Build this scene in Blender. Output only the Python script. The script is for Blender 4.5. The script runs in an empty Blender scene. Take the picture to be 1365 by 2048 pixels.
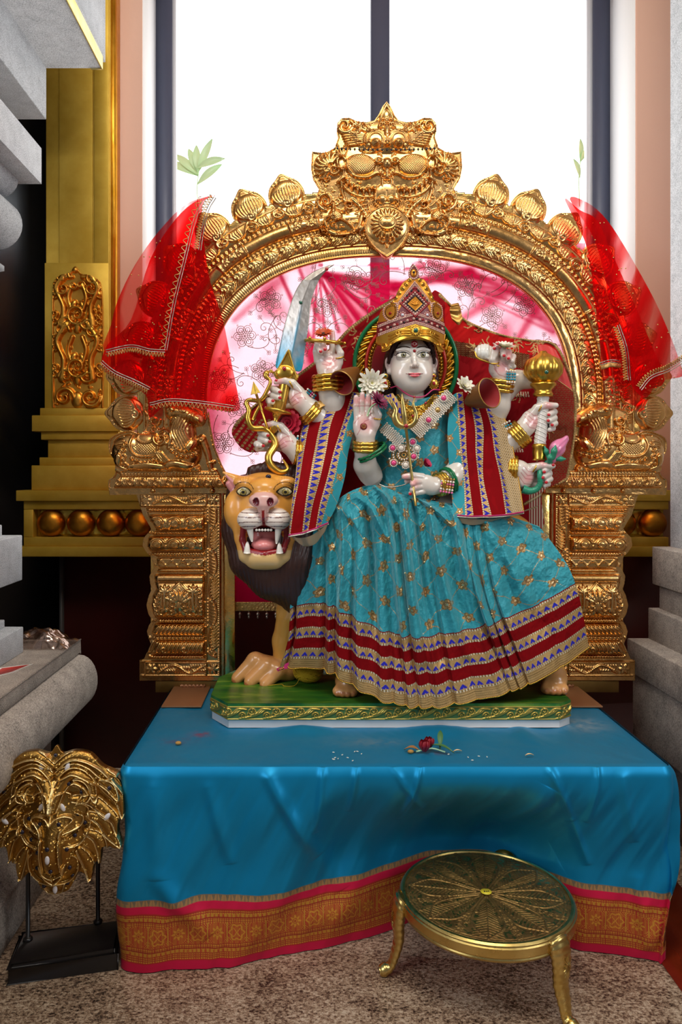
import bpy, math, random
import numpy as np
random.seed(5); rng = np.random.default_rng(7)
FL, CX, CY, HC = 1500.0, 620.0, 945.0, 1.485      # focal length in pixels, optical axis, eye height
SC = bpy.context.scene
COL = SC.collection
pi = math.pi

def P(px, py, y):
    return np.array(((px-CX)/FL*y, y, HC-(py-CY)/FL*y))

def fr(D):
    """frame: photo-pixel units at depth D (x right, y down, q towards the viewer) -> metres"""
    s = D/FL
    def f(V):
        V = np.asarray(V, float)
        return np.stack(((V[..., 0]-CX)*s, D-V[..., 2]*s, HC-(V[..., 1]-CY)*s), -1)
    f.s = s; f.D = D
    return f

# ------------------------------------------------------------------ objects
def tag(o, label=None, cat=None, group=None, kind=None):
    if label: o['label'] = label
    if cat: o['category'] = cat
    if group: o['group'] = group
    if kind: o['kind'] = kind
    return o

def thing(name, label, cat, loc, group=None):
    o = bpy.data.objects.new(name, None); COL.objects.link(o)
    o.location = [float(v) for v in loc]; o.empty_display_size = .05
    return tag(o, label, cat, group)

def origin(o):
    v = np.zeros(3)
    while o is not None:
        v = v+np.array(o.location); o = o.parent
    return v

def fquads(*qs):
    return [np.asarray(q, np.int64) for q in qs if len(q)]

def obj(name, VF, mat, parent=None, loc=None, col=None, smooth=True, label=None, mod=None, uv=None):
    V, Fs = VF
    V = np.asarray(V, float)
    if parent is not None:
        org = origin(parent)
    else:
        if loc is None:
            lo, hi = V.min(0), V.max(0)
            loc = ((lo[0]+hi[0])/2, (lo[1]+hi[1])/2, lo[2])
        org = np.array(loc, float)
    me = bpy.data.meshes.new(name)
    Vl = (V-org).astype(np.float32)
    me.vertices.add(len(Vl)); me.vertices.foreach_set('co', Vl.ravel())
    Fs = [np.asarray(f, np.int32) for f in Fs if len(f)]
    nl = sum(f.size for f in Fs); npoly = sum(len(f) for f in Fs)
    me.loops.add(nl); me.polygons.add(npoly)
    me.loops.foreach_set('vertex_index', np.concatenate([f.ravel() for f in Fs]))
    tot = np.concatenate([np.full(len(f), f.shape[1], np.int32) for f in Fs])
    st = np.concatenate(([0], np.cumsum(tot)[:-1])).astype(np.int32)
    me.polygons.foreach_set('loop_start', st)
    if smooth is True: me.polygons.foreach_set('use_smooth', np.ones(npoly, bool))
    if col is not None:
        c = np.asarray(col, np.float32)
        if c.shape[1] == 3: c = np.concatenate((c, np.zeros((len(c), 1), np.float32)), 1)
        a = me.color_attributes.new('Col', 'FLOAT_COLOR', 'POINT')
        a.data.foreach_set('color', c.ravel())
    if uv is not None:
        idx = np.concatenate([f.ravel() for f in Fs])
        me.uv_layers.new(name='UVMap').data.foreach_set('uv', np.asarray(uv, np.float32)[idx].ravel())
    me.update(calc_edges=True)
    me.validate()
    o = bpy.data.objects.new(name, me); COL.objects.link(o)
    if parent is not None: o.parent = parent
    else: o.location = [float(v) for v in org]
    if mat is not None: me.materials.append(mat)
    if mod:
        m = o.modifiers.new('bevel', 'BEVEL'); m.width = mod; m.segments = 2; m.limit_method = 'ANGLE'
    if label: o['label'] = label
    return o

def dup(src, parent=None, loc=None, rot=None, scale=None):
    o = src.copy(); COL.objects.link(o); o.parent = parent
    if loc is not None: o.location = [float(v) for v in loc]
    if rot is not None: o.rotation_euler = rot
    if scale is not None: o.scale = scale
    return o

def join(*parts):
    Vs, Fs, n = [], {}, 0
    for V, F in parts:
        Vs.append(np.asarray(V, float).reshape(-1, 3))
        for f in F:
            f = np.asarray(f, np.int64)
            if len(f): Fs.setdefault(f.shape[1], []).append(f+n)
        n += len(Vs[-1])
    return np.concatenate(Vs), [np.concatenate(v) for v in Fs.values()]

# ------------------------------------------------------------------ primitives
def gridf(nu, nv, cu=False, cv=False):
    I = np.arange(nu*nv).reshape(nu, nv)
    if cu: I = np.concatenate((I, I[:1]), 0)
    if cv: I = np.concatenate((I, I[:, :1]), 1)
    return np.stack((I[:-1, :-1], I[1:, :-1], I[1:, 1:], I[:-1, 1:]), -1).reshape(-1, 4)

def gmesh(G, cu=False, cv=False, flip=False):
    q = gridf(G.shape[0], G.shape[1], cu, cv)
    if flip: q = q[:, ::-1]
    return G.reshape(-1, 3), [q]

def box(x0, x1, y0, y1, z0, z1):
    V = [(x, y, z) for x in (x0, x1) for y in (y0, y1) for z in (z0, z1)]
    return np.array(V, float), [np.array([(0, 1, 3, 2), (4, 6, 7, 5), (0, 4, 5, 1), (2, 3, 7, 6), (0, 2, 6, 4), (1, 5, 7, 3)])]

def prism(pts, a0, a1, axis='y'):
    """outline pts extruded along an axis; pts are (x,z) for y, (y,z) for x, (x,y) for z"""
    n = len(pts); V = []
    for a in (a0, a1):
        for p, q in pts:
            V.append((p, a, q) if axis == 'y' else (a, p, q) if axis == 'x' else (p, q, a))
    side = np.array([(i, (i+1) % n, (i+1) % n+n, i+n) for i in range(n)])
    from mathutils.geometry import tessellate_polygon
    from mathutils import Vector
    tri = np.array(tessellate_polygon([[Vector((p[0], p[1], 0)) for p in pts]]))
    return np.array(V, float), [side, np.concatenate((tri, tri[:, ::-1]+n))]

def cr(pts, n=8, closed=False):
    """Catmull-Rom through pts (any number of columns)"""
    p = np.asarray(pts, float)
    if closed: p = np.concatenate((p[-1:], p, p[:2]))
    else: p = np.concatenate((2*p[:1]-p[1:2], p, 2*p[-1:]-p[-2:-1]))
    t = np.linspace(0, 1, n, endpoint=False)[:, None]; out = []
    for i in range(1, len(p)-2):
        a, b, c, d = p[i-1:i+3]
        out.append(.5*((2*b)+(-a+c)*t+(2*a-5*b+4*c-d)*t*t+(-a+3*b-3*c+d)*t**3))
    out = np.concatenate(out)
    return out if closed else np.concatenate((out, p[-2:-1]))

def resamp(p, n):
    p = np.asarray(p, float)
    L = np.concatenate(([0], np.cumsum(np.linalg.norm(np.diff(p[:, :3], axis=0), axis=1))))
    t = np.linspace(0, L[-1], n)
    return np.stack([np.interp(t, L, p[:, k]) for k in range(p.shape[1])], 1)

def tube(pts, r, n=8, closed=False, flat=1.0, up=None):
    p = np.asarray(pts, float); m = len(p)
    r = np.broadcast_to(np.asarray(r, float), (m,))
    if closed: T = np.roll(p, -1, 0)-np.roll(p, 1, 0)
    else: T = np.gradient(p, axis=0)
    T /= np.linalg.norm(T, axis=1)[:, None]+1e-12
    u = np.array(up if up is not None else (0, 0, 1.)) if up is not None or abs(T[0][2]) < .9 else np.array((1., 0, 0))
    N = np.empty_like(p); v = u-T[0]*(u@T[0]); v /= np.linalg.norm(v)+1e-12
    for i in range(m):
        v = v-T[i]*(v@T[i]); v /= np.linalg.norm(v)+1e-12; N[i] = v
    B = np.cross(T, N); a = np.linspace(0, 2*pi, n, endpoint=False)
    G = p[:, None]+r[:, None, None]*(N[:, None]*np.cos(a)[None, :, None]+flat*B[:, None]*np.sin(a)[None, :, None])
    q = gridf(m, n, closed, True)
    if closed: return G.reshape(-1, 3), [q]
    V = np.concatenate((G.reshape(-1, 3), p[:1], p[-1:])); c0, c1 = m*n, m*n+1
    i = np.arange(n); j = (i+1) % n
    t0 = np.stack((i*0+c0, j, i), 1); t1 = np.stack((i*0+c1, (m-1)*n+i, (m-1)*n+j), 1)
    return V, [q, np.concatenate((t0, t1))]

def lathe(prof, c=(0, 0, 0), n=40, axis=None, rib=None):
    pr = np.asarray(prof, float); a = np.linspace(0, 2*pi, n, endpoint=False)
    R = pr[:, 0][:, None]*np.ones(n)
    if rib: R = R*(1+rib[1]*(np.abs(np.cos(a*rib[0]/2))**.6-.5)*np.sin(np.linspace(0, pi, len(pr)))[:, None])
    G = np.stack((R*np.cos(a), R*np.sin(a), pr[:, 1][:, None]*np.ones(n)), -1)
    V, F = gmesh(G, cv=True, flip=True)
    if axis is not None: V = V@basis(axis).T
    return V+np.asarray(c, float), F

def basis(ax):
    z = np.asarray(ax, float); z = z/np.linalg.norm(z)
    x = np.cross((0, 1, 0) if abs(z[1]) < .9 else (1, 0, 0), z); x /= np.linalg.norm(x)
    return np.stack((x, np.cross(z, x), z), 1)

def ball(c, r, n=16, m=10, R=None):
    a = np.linspace(0, 2*pi, n, endpoint=False); b = np.linspace(-pi/2, pi/2, m)
    r = np.broadcast_to(np.asarray(r, float), (3,))
    G = np.stack((np.cos(b)[:, None]*np.cos(a), np.cos(b)[:, None]*np.sin(a), np.sin(b)[:, None]*np.ones(n)), -1)*r
    if R is not None: G = G@np.asarray(R).T
    return gmesh(G+np.asarray(c, float), cv=True, flip=True)

def balls(C, r, n=8, m=6):
    return join(*[ball(c, (r if np.isscalar(r) else r[i]), n, m) for i, c in enumerate(C)])

def noise2(x, y, seed=0, octs=3):
    """smooth value noise on arrays"""
    out = 0; amp = 1.; tot = 0
    for o in range(octs):
        g = np.random.default_rng(seed*31+o).random((64, 64))
        xi = np.floor(x).astype(int); yi = np.floor(y).astype(int); fx = x-xi; fy = y-yi
        fx = fx*fx*(3-2*fx); fy = fy*fy*(3-2*fy)
        G = lambda a, b: g[a % 64, b % 64]
        out = out+amp*((G(xi, yi)*(1-fx)+G(xi+1, yi)*fx)*(1-fy)+(G(xi, yi+1)*(1-fx)+G(xi+1, yi+1)*fx)*fy)
        tot += amp; amp *= .5; x = x*2.03+5; y = y*2.03+9
    return out/tot*2-1

# ------------------------------------------------------------------ relief canvas (hammered metal, carving)
def inpoly(X, Y, poly):
    poly = np.asarray(poly, float); r = np.zeros(X.shape, bool); n = len(poly)
    for i in range(n):
        x1, y1 = poly[i]; x2, y2 = poly[(i+1) % n]
        if y1 == y2: continue
        c = ((Y < y1) != (Y < y2)) & (X < (x2-x1)*(Y-y1)/(y2-y1)+x1)
        r ^= c
    return r

class Canvas:
    def __init__(s, x0, y0, x1, y1, res=.8):
        s.res = res; s.x0 = x0; s.y0 = y0
        s.nx = int((x1-x0)/res)+1; s.ny = int((y1-y0)/res)+1
        s.Y, s.X = np.meshgrid(y0+np.arange(s.ny)*res, x0+np.arange(s.nx)*res, indexing='ij')
        s.H = np.zeros((s.ny, s.nx)); s.B = s.H.copy(); s.mask = np.ones_like(s.H, bool); s.C = None; s.poly = None
    def commit(s): s.B = s.H.copy()
    def cut(s, poly):
        s.poly = np.asarray(poly, float)[:, :2]; s.mask = inpoly(s.X, s.Y, s.poly)
    def edged(s):
        """grid coordinates with the rim vertices drawn onto the outline"""
        if s.poly is None: return s.X, s.Y
        m = s.mask; fm = m[:-1, :-1] & m[1:, :-1] & m[1:, 1:] & m[:-1, 1:]; n = np.zeros(m.shape, int)
        for a in (slice(0, -1), slice(1, None)):
            for b in (slice(0, -1), slice(1, None)): n[a, b] += fm
        b = (n > 0) & (n < 4); X, Y = s.X.copy(), s.Y.copy(); px, py = X[b], Y[b]
        A = s.poly; B_ = np.roll(A, -1, 0); best = np.full(px.shape, 1e9); qx, qy = px.copy(), py.copy()
        for (ax, ay), (bx, by) in zip(A, B_):
            L = (bx-ax)**2+(by-ay)**2+1e-9; t = np.clip(((px-ax)*(bx-ax)+(py-ay)*(by-ay))/L, 0, 1)
            x, y = ax+t*(bx-ax), ay+t*(by-ay); d = np.hypot(px-x, py-y); k = d < best
            best = np.where(k, d, best); qx = np.where(k, x, qx); qy = np.where(k, y, qy)
        ok = best < 1.8*s.res; X[b] = np.where(ok, qx, px); Y[b] = np.where(ok, qy, py)
        return X, Y
    def win(s, xa, ya, xb, yb):
        i0 = max(0, int((ya-s.y0)/s.res)); i1 = min(s.ny, int((yb-s.y0)/s.res)+2)
        j0 = max(0, int((xa-s.x0)/s.res)); j1 = min(s.nx, int((xb-s.x0)/s.res)+2)
        return (slice(i0, max(i0, i1)), slice(j0, max(j0, j1)))
    def put(s, w, h, on, add=False, col=None):
        if add: s.H[w] = s.H[w]+np.where(on, h, 0)
        else: s.H[w] = np.where(on, np.maximum(s.H[w], s.B[w]+h), s.H[w])
        if col is not None:
            if s.C is None: s.C = np.zeros(s.H.shape+(4,))
            s.C[w][on] = col
    def dome(s, x, y, rx, ry=None, h=5, rot=0, p=.5, add=False, col=None, rim=0):
        ry = ry or rx; R = max(rx, ry); w = s.win(x-R, y-R, x+R, y+R)
        dx = s.X[w]-x; dy = s.Y[w]-y; c, n = math.cos(rot), math.sin(rot)
        d = ((dx*c+dy*n)/rx)**2+((-dx*n+dy*c)/ry)**2
        v = h*np.clip(1-d, 0, 1)**p
        if rim: v = v+rim*np.exp(-((np.sqrt(d)-.82)/.12)**2)
        s.put(w, v, d < 1, add, col)
    def stroke(s, pts, r, h, add=False, col=None, p=.5):
        pts = np.asarray(pts, float); r = np.broadcast_to(np.asarray(r, float), (len(pts),))
        R = r.max(); w = s.win(pts[:, 0].min()-R, pts[:, 1].min()-R, pts[:, 0].max()+R, pts[:, 1].max()+R)
        X, Y = s.X[w], s.Y[w]
        if X.size == 0: return
        best = np.full(X.shape, 9.)
        for i in range(len(pts)-1):
            ax, ay = pts[i, :2]; bx, by = pts[i+1, :2]; L = (bx-ax)**2+(by-ay)**2+1e-9
            t = np.clip(((X-ax)*(bx-ax)+(Y-ay)*(by-ay))/L, 0, 1)
            d = np.hypot(X-ax-t*(bx-ax), Y-ay-t*(by-ay))/np.maximum(r[i]+(r[i+1]-r[i])*t, .01)
            np.minimum(best, d, out=best)
        s.put(w, h*np.clip(1-best**2, 0, 1)**p, best < 1, add, col)
    def spiral(s, x, y, r, a0, turns, w, h, d=1, col=None, n=22):
        t = np.linspace(0, 1, n); a = a0+d*turns*2*pi*t; R = r*(1-t)**.9+.3
        s.stroke(np.stack((x+R*np.cos(a), y+R*np.sin(a)), 1), w*(1-.6*t), h, col=col)
    def fan(s, x, y, a0, a1, n, L, w, h, curve=0, r0=0, col=None):
        for a in np.linspace(a0, a1, n):
            t = np.linspace(0, 1, 6); b = a+curve*t
            R = r0+(L-r0)*t
            s.stroke(np.stack((x+R*np.cos(b), y+R*np.sin(b)), 1), w*np.sin(np.clip(t*.8+.2, 0, 1)*pi)**.5+.3, h, col=col)
    def beads(s, pts, step, r, h, col=None):
        q = np.asarray(pts, float); L = np.linalg.norm(np.diff(q, axis=0), axis=1).sum()
        for x, y in resamp(q, max(2, int(L/step))): s.dome(x, y, r, h=h, col=col)
    def hatch(s, x, y, rx, ry, step, h):
        w = s.win(x-rx, y-ry, x+rx, y+ry); X, Y = s.X[w], s.Y[w]
        on = ((X-x)/rx)**2+((Y-y)/ry)**2 < 1
        s.put(w, h*(np.abs(np.sin((X+Y)*pi/step))*np.abs(np.sin((X-Y)*pi/step))-.4), on, True)
    def mirror(s, cx):
        """copy the left half to the right about x=cx"""
        j = np.rint((2*cx-s.X[0]-s.x0)/s.res).astype(int); right = (s.X[0] > cx) & (j >= 0) & (j < s.nx)
        for A in (s.H, s.mask)+((s.C,) if s.C is not None else ()):
            A[:, right] = A[:, j[right]]
    def blur(s, n=1):
        for _ in range(n):
            A = s.H; B = A.copy()
            B[1:-1, 1:-1] = .4*A[1:-1, 1:-1]+.15*(A[:-2, 1:-1]+A[2:, 1:-1]+A[1:-1, :-2]+A[1:-1, 2:])
            s.H = B
    def mesh(s, f, thick=1.5, extra=None, pos=None):
        """solid sheet: relief in front, thin back; f maps pixel frame to metres"""
        Q = s.H if extra is None else s.H+extra
        EX, EY = s.edged()
        G = np.stack((EX, EY, Q), -1) if pos is None else pos(EX, EY, Q)
        Bk = G.copy()
        if pos is None: Bk[..., 2] = (0 if extra is None else extra)-thick
        else: Bk = pos(EX, EY, Q*0-thick)
        m = s.mask; fm = m[:-1, :-1] & m[1:, :-1] & m[1:, 1:] & m[:-1, 1:]
        return solid(G, Bk, fm, f, s.C)

def solid(G, Bk, fm, f, C=None):
    ny, nx = G.shape[:2]; I = np.arange(ny*nx).reshape(ny, nx); N = ny*nx
    q = np.stack((I[:-1, :-1], I[1:, :-1], I[1:, 1:], I[:-1, 1:]), -1)[fm]
    side = []
    pad = np.pad(fm, 1)
    c = pad[1:-1, 1:-1]
    for (di, dj, e) in ((-1, 0, ((0, 0), (0, 1))), (1, 0, ((1, 1), (1, 0))), (0, -1, ((1, 0), (0, 0))), (0, 1, ((0, 1), (1, 1)))):
        nb = pad[1+di:pad.shape[0]-1+di, 1+dj:pad.shape[1]-1+dj]
        i, j = np.nonzero(c & ~nb)
        a = I[i+e[0][0], j+e[0][1]]; b = I[i+e[1][0], j+e[1][1]]
        side.append(np.stack((a, b, b+N, a+N), -1))
    qa = np.concatenate([q, q[:, ::-1]+N]+side)
    V = np.concatenate((G.reshape(-1, 3), Bk.reshape(-1, 3)))
    used = np.unique(qa); mp = np.full(2*N, -1); mp[used] = np.arange(len(used))
    V = V[used]; V = f(V) if f else V
    cc = None
    if C is not None:
        cc = C.reshape(-1, 4); cc = np.concatenate((cc, cc))[used]
    return (V, [mp[qa]]), cc

# ------------------------------------------------------------------ distance fields (sculpted bodies)
class Vol:
    def __init__(s, lo, hi, res):
        s.lo = np.array(lo, float); s.res = res
        s.n = ((np.array(hi)-s.lo)/res).astype(int)+2
        s.F = np.full(s.n, 30., np.float32); s.I = np.zeros(s.n, np.int16)
        s.ax = [s.lo[k]+np.arange(s.n[k])*res for k in range(3)]; s.cols = [(1, 1, 1)]
    def w(s, lo, hi):
        sl = []
        for k in range(3):
            a = max(0, int((lo[k]-s.lo[k])/s.res)); b = min(s.n[k], int((hi[k]-s.lo[k])/s.res)+2)
            if b <= a: return None, None
            sl.append(slice(a, b))
        X = np.meshgrid(*[s.ax[k][sl[k]] for k in range(3)], indexing='ij', sparse=True)
        return tuple(sl), X
    def cid(s, c):
        if c is None: return 0
        if c not in s.cols: s.cols.append(c)
        return s.cols.index(c)
    def op(s, w, d, k, c, sub=False):
        F = s.F[w]
        if sub:
            d = -d; hh = np.clip(.5-.5*(F-d)/max(k, 1e-6), 0, 1) if k else (d > F)*1.
            s.F[w] = F*(1-hh)+d*hh+(k*hh*(1-hh) if k else 0)
            if c is not None: s.I[w] = np.where(d > F-.6, s.cid(c), s.I[w])
        else:
            if c is not None: s.I[w] = np.where(d < F, s.cid(c), s.I[w])
            if k:
                hh = np.clip(.5+.5*(F-d)/k, 0, 1); s.F[w] = F*(1-hh)+d*hh-k*hh*(1-hh)
            else: s.F[w] = np.minimum(F, d)
    def ell(s, c, r, k=0, col=None, rot=None, sub=False):
        r = np.broadcast_to(np.asarray(r, float), (3,)); R = r.max()+k+2*s.res; c = np.asarray(c, float)
        w, X = s.w(c-R, c+R)
        if w is None: return
        x, y, z = X[0]-c[0], X[1]-c[1], X[2]-c[2]
        if rot:                                            # in-plane rotation about q
            a, b = math.cos(rot), math.sin(rot); x, y = x*a+y*b, -x*b+y*a
        k0 = np.sqrt((x/r[0])**2+(y/r[1])**2+(z/r[2])**2); k1 = np.sqrt((x/r[0]**2)**2+(y/r[1]**2)**2+(z/r[2]**2)**2)+1e-9
        s.op(w, (k0*(k0-1)/k1).astype(np.float32), k, col, sub)
    def cap(s, a, b, ra, rb, k=0, col=None, sub=False):
        a = np.asarray(a, float); b = np.asarray(b, float); R = max(ra, rb)+k+2*s.res
        w, X = s.w(np.minimum(a, b)-R, np.maximum(a, b)+R)
        if w is None: return
        u = b-a; L = u@u+1e-9
        t = np.clip(((X[0]-a[0])*u[0]+(X[1]-a[1])*u[1]+(X[2]-a[2])*u[2])/L, 0, 1)
        d = np.sqrt((X[0]-a[0]-t*u[0])**2+(X[1]-a[1]-t*u[1])**2+(X[2]-a[2]-t*u[2])**2)-(ra+(rb-ra)*t)
        s.op(w, d.astype(np.float32), k, col, sub)
    def chain(s, pts, k=0, col=None, sub=False):
        for a, b in zip(pts[:-1], pts[1:]): s.cap(a[:3], b[:3], a[3], b[3], k, col, sub)
    def mesh(s, f=None, paint=None, disp=None):
        F = s.F
        if disp is not None: F = F+disp(*np.meshgrid(*s.ax, indexing='ij', sparse=True)).astype(np.float32)
        S = F < 0
        cnt = np.zeros(tuple(np.array(F.shape)-1), np.int8)
        offs = [(i, j, k) for i in (0, 1) for j in (0, 1) for k in (0, 1)]
        n = F.shape
        for o in offs: cnt += S[o[0]:n[0]-1+o[0], o[1]:n[1]-1+o[1], o[2]:n[2]-1+o[2]]
        A = np.argwhere((cnt > 0) & (cnt < 8))
        vals = np.stack([F[A[:, 0]+o[0], A[:, 1]+o[1], A[:, 2]+o[2]] for o in offs], 1)
        acc = np.zeros((len(A), 3)); num = np.zeros(len(A))
        for i in range(8):
            for j in range(i+1, 8):
                if sum(abs(offs[i][q]-offs[j][q]) for q in range(3)) != 1: continue
                va, vb = vals[:, i], vals[:, j]; x = (va < 0) != (vb < 0)
                t = np.where(x, va/(va-vb+1e-12), 0)
                acc += np.where(x[:, None], np.array(offs[i])+t[:, None]*(np.array(offs[j])-np.array(offs[i])), 0); num += x
        Vv = s.lo+(A+acc/num[:, None])*s.res
        idx = np.full(cnt.shape, -1, np.int64); idx[A[:, 0], A[:, 1], A[:, 2]] = np.arange(len(A))
        Q = []
        for ax in range(3):
            b, c = (ax+1) % 3, (ax+2) % 3
            sl0 = [slice(None)]*3; sl1 = [slice(None)]*3; sl0[ax] = slice(0, -1); sl1[ax] = slice(1, None)
            e = np.argwhere(S[tuple(sl0)] != S[tuple(sl1)])
            e = e[(e[:, b] > 0) & (e[:, c] > 0) & (e[:, b] < n[b]-1) & (e[:, c] < n[c]-1)]
            sg = S[e[:, 0], e[:, 1], e[:, 2]]
            def g(db, dc):
                q = e.copy(); q[:, b] += db; q[:, c] += dc; return idx[q[:, 0], q[:, 1], q[:, 2]]
            quad = np.stack((g(-1, -1), g(0, -1), g(0, 0), g(-1, 0)), 1)
            quad[~sg] = quad[~sg][:, ::-1]; Q.append(quad)
        Q = np.concatenate(Q)[:, ::-1]                     # pixel frame is left-handed (y down, q near)
        if f is not None and not getattr(f, 'D', None): Q = Q[:, ::-1]
        ii = A+(acc/num[:, None] > .5)
        cid = s.I[tuple(ii.T)]; col = np.array(s.cols, float)[cid]
        col = np.concatenate((col, np.zeros((len(col), 1))), 1)
        if paint is not None: col = paint(Vv, col, cid)
        return (f(Vv) if f else Vv, [Q]), col
# ------------------------------------------------------------------ materials
def srgb(h):
    c = [int(h[i:i+2], 16)/255 for i in (0, 2, 4)]
    return tuple(v/12.92 if v <= .04045 else ((v+.055)/1.055)**2.4 for v in c)

class NT:
    def __init__(s, name):
        s.m = bpy.data.materials.new(name); s.m.use_nodes = True; s.t = s.m.node_tree; s.t.nodes.clear()
        s.out = s.n('ShaderNodeOutputMaterial')
    def n(s, typ, **kw):
        nd = s.t.nodes.new(typ)
        for k, v in kw.items():
            if k.startswith('i_'): nd.inputs[k[2:].replace('_', ' ')].default_value = v
            else: setattr(nd, k, v)
        return nd
    def l(s, a, b): s.t.links.new(a, b)
    def ramp(s, fac, stops):
        r = s.n('ShaderNodeValToRGB'); e = r.color_ramp.elements
        while len(e) < len(stops): e.new(.5)
        for k, (p, c) in zip(e, stops): k.position = p; k.color = tuple(c)+(1,) if len(c) == 3 else c
        s.l(fac, r.inputs[0]); return r.outputs[0]
    def noise(s, scale, detail=4, rough=.6, vec=None, stretch=None):
        tc = s.n('ShaderNodeTexCoord'); n = s.n('ShaderNodeTexNoise'); n.inputs['Scale'].default_value = scale
        n.inputs['Detail'].default_value = detail; n.inputs['Roughness'].default_value = rough
        v = tc.outputs['Object'] if vec is None else vec
        if stretch:
            mp = s.n('ShaderNodeMapping'); mp.inputs['Scale'].default_value = stretch; s.l(v, mp.inputs[0]); v = mp.outputs[0]
        s.l(v, n.inputs['Vector']); return n.outputs['Fac']
    def bsdf(s, **kw):
        b = s.n('ShaderNodeBsdfPrincipled')
        for k, v in kw.items():
            k = k.replace('_', ' ')
            b.inputs[k].default_value = v if not (isinstance(v, tuple) and len(v) == 3 and k not in ('Subsurface Radius',)) else tuple(v)+(1,)
        s.l(b.outputs[0], s.out.inputs[0]); s.b = b; return b
    def bump(s, fac, strength=.3, dist=.002):
        b = s.n('ShaderNodeBump'); b.inputs['Strength'].default_value = strength; b.inputs['Distance'].default_value = dist
        s.l(fac, b.inputs['Height']); s.l(b.outputs[0], s.b.inputs['Normal'])

def simple(name, col, rough=.5, metal=0, bump=None, var=0, **kw):
    t = NT(name); t.bsdf(Base_Color=col, Roughness=rough, Metallic=metal, **kw)
    if var:
        f = t.noise(var[0] if isinstance(var, tuple) else 12)
        a = var[1] if isinstance(var, tuple) else var
        t.l(t.ramp(f, [(.3, tuple(c*(1-a) for c in col)), (.7, tuple(min(1, c*(1+a)) for c in col))]), t.b.inputs['Base Color'])
    if bump: t.bump(t.noise(bump[0]), bump[1], bump[2] if len(bump) > 2 else .002)
    return t.m

def gold(name, c1, c2, rough=.22, bumps=(60, .25, .002), rv=.15):
    t = NT(name); t.bsdf(Base_Color=c1, Metallic=1.0, Roughness=rough)
    f = t.noise(9, 5)
    t.l(t.ramp(f, [(.35, c1), (.7, c2)]), t.b.inputs['Base Color'])
    r = t.ramp(t.noise(30, 3), [(.3, (rough, rough, rough)), (.75, (rough+rv,)*3)])
    t.l(r, t.b.inputs['Roughness']); t.bump(t.noise(bumps[0], 3), bumps[1], bumps[2])
    return t.m

def painted(name, rough=.45, metalrough=.32, **kw):
    """colour as painted / woven on the thing, alpha marks metal thread or gilding"""
    t = NT(name); t.bsdf(Roughness=rough, **kw)
    a = t.n('ShaderNodeAttribute', attribute_name='Col'); t.l(a.outputs['Color'], t.b.inputs['Base Color'])
    t.l(a.outputs['Alpha'], t.b.inputs['Metallic'])
    m = t.n('ShaderNodeMapRange'); m.inputs['To Min'].default_value = rough; m.inputs['To Max'].default_value = metalrough
    t.l(a.outputs['Alpha'], m.inputs[0]); t.l(m.outputs[0], t.b.inputs['Roughness'])
    return t

M = {}
M['gold'] = gold('hammered_gold', srgb('D29C56'), srgb('DFB074'), .19)
M['gold_flat'] = gold('gold_sheet', srgb('EDB860'), srgb('F6CC80'), .15, (22, .5, .004))
M['gold_paint'] = gold('gold_wall_paint', srgb('C0992E'), srgb('D0AA40'), .42, (14, .25, .002), .1)
M['gold_paint'].node_tree.nodes['Principled BSDF'].inputs['Metallic'].default_value = .55
M['gold_dark'] = gold('antique_gold', srgb('C98A30'), srgb('DDA548'), .3, (90, .3, .002))
M['brass'] = gold('polished_brass', srgb('C6A860'), srgb('D4B872'), .24, (50, .12, .001))
M['brass_old'] = gold('tarnished_brass', srgb('8E6E42'), srgb('B08E56'), .45, (120, .4, .0015))
M['trim_gold'] = gold('gilded_marble', srgb('D2A23E'), srgb('E6BC5A'), .24, (60, .2, .001))

M['steel'] = simple('brown_steel', srgb('9A6A48'), .45, .5, (30, .2))
M['black_wood'] = simple('black_lacquer', srgb('14100F'), .35, 0, (40, .1))
M['gem_dark'] = simple('dark_gem', srgb('201A2A'), .08, 0)
M['gem_white'] = simple('white_stone', srgb('D8D2D2'), .12, 0)
M['gem_red'] = simple('red_gem', srgb('A00A12'), .08, 0, Coat_Weight=1.0)
M['gem_green'] = simple('green_gem', srgb('05503A'), .08, 0, Coat_Weight=1.0)
M['gem_pink'] = simple('pink_gem', srgb('E03A78'), .08, 0, Coat_Weight=1.0)
M['pearl'] = simple('pearl', srgb('F0E2D0'), .2, 0, Coat_Weight=.6)
M['bead_black'] = simple('black_bead', srgb('141018'), .25)
M['nail'] = simple('nail_red', srgb('C01420'), .2, 0, Coat_Weight=.6)
M['green_paint'] = simple('green_enamel', srgb('0E6A3C'), .22)
M['red_paint'] = simple('red_enamel', srgb('B02818'), .25)
M['hair'] = simple('hair_paint', srgb('2C1210'), .32, 0, (120, .3))
M['teal_bead'] = simple('teal_beads', srgb('128AA0'), .3)
M['pink_bead'] = simple('pink_beads', srgb('E070A0'), .3)
M['thread_gold'] = gold('gold_thread', srgb('B98D4A'), srgb('DDB877'), .4, (300, .5, .001))
M['thread_silver'] = gold('silver_thread', srgb('B0A090'), srgb('E0D8CC'), .3, (300, .5, .001))
M['frame_dark'] = simple('anodised_frame', srgb('4B5064'), .45, .1)
M['peach'] = simple('peach_plaster', srgb('DDB09A'), .6, 0, (9, .5, .004))
M['white_wall'] = simple('white_reveal', srgb('F2F2F2'), .6)
M['maroon'] = simple('maroon_wall', srgb('4A130C'), .5, 0, None, (3, .2))
M['black_wall'] = simple('black_polished_panel', srgb('0B0C10'), .25, 0)
M['red_stone'] = simple('red_polished_stone', srgb('7A2810'), .2, 0, None, (8, .25))
M['table_wood'] = simple('table_wood', srgb('5A3A22'), .6)

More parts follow.
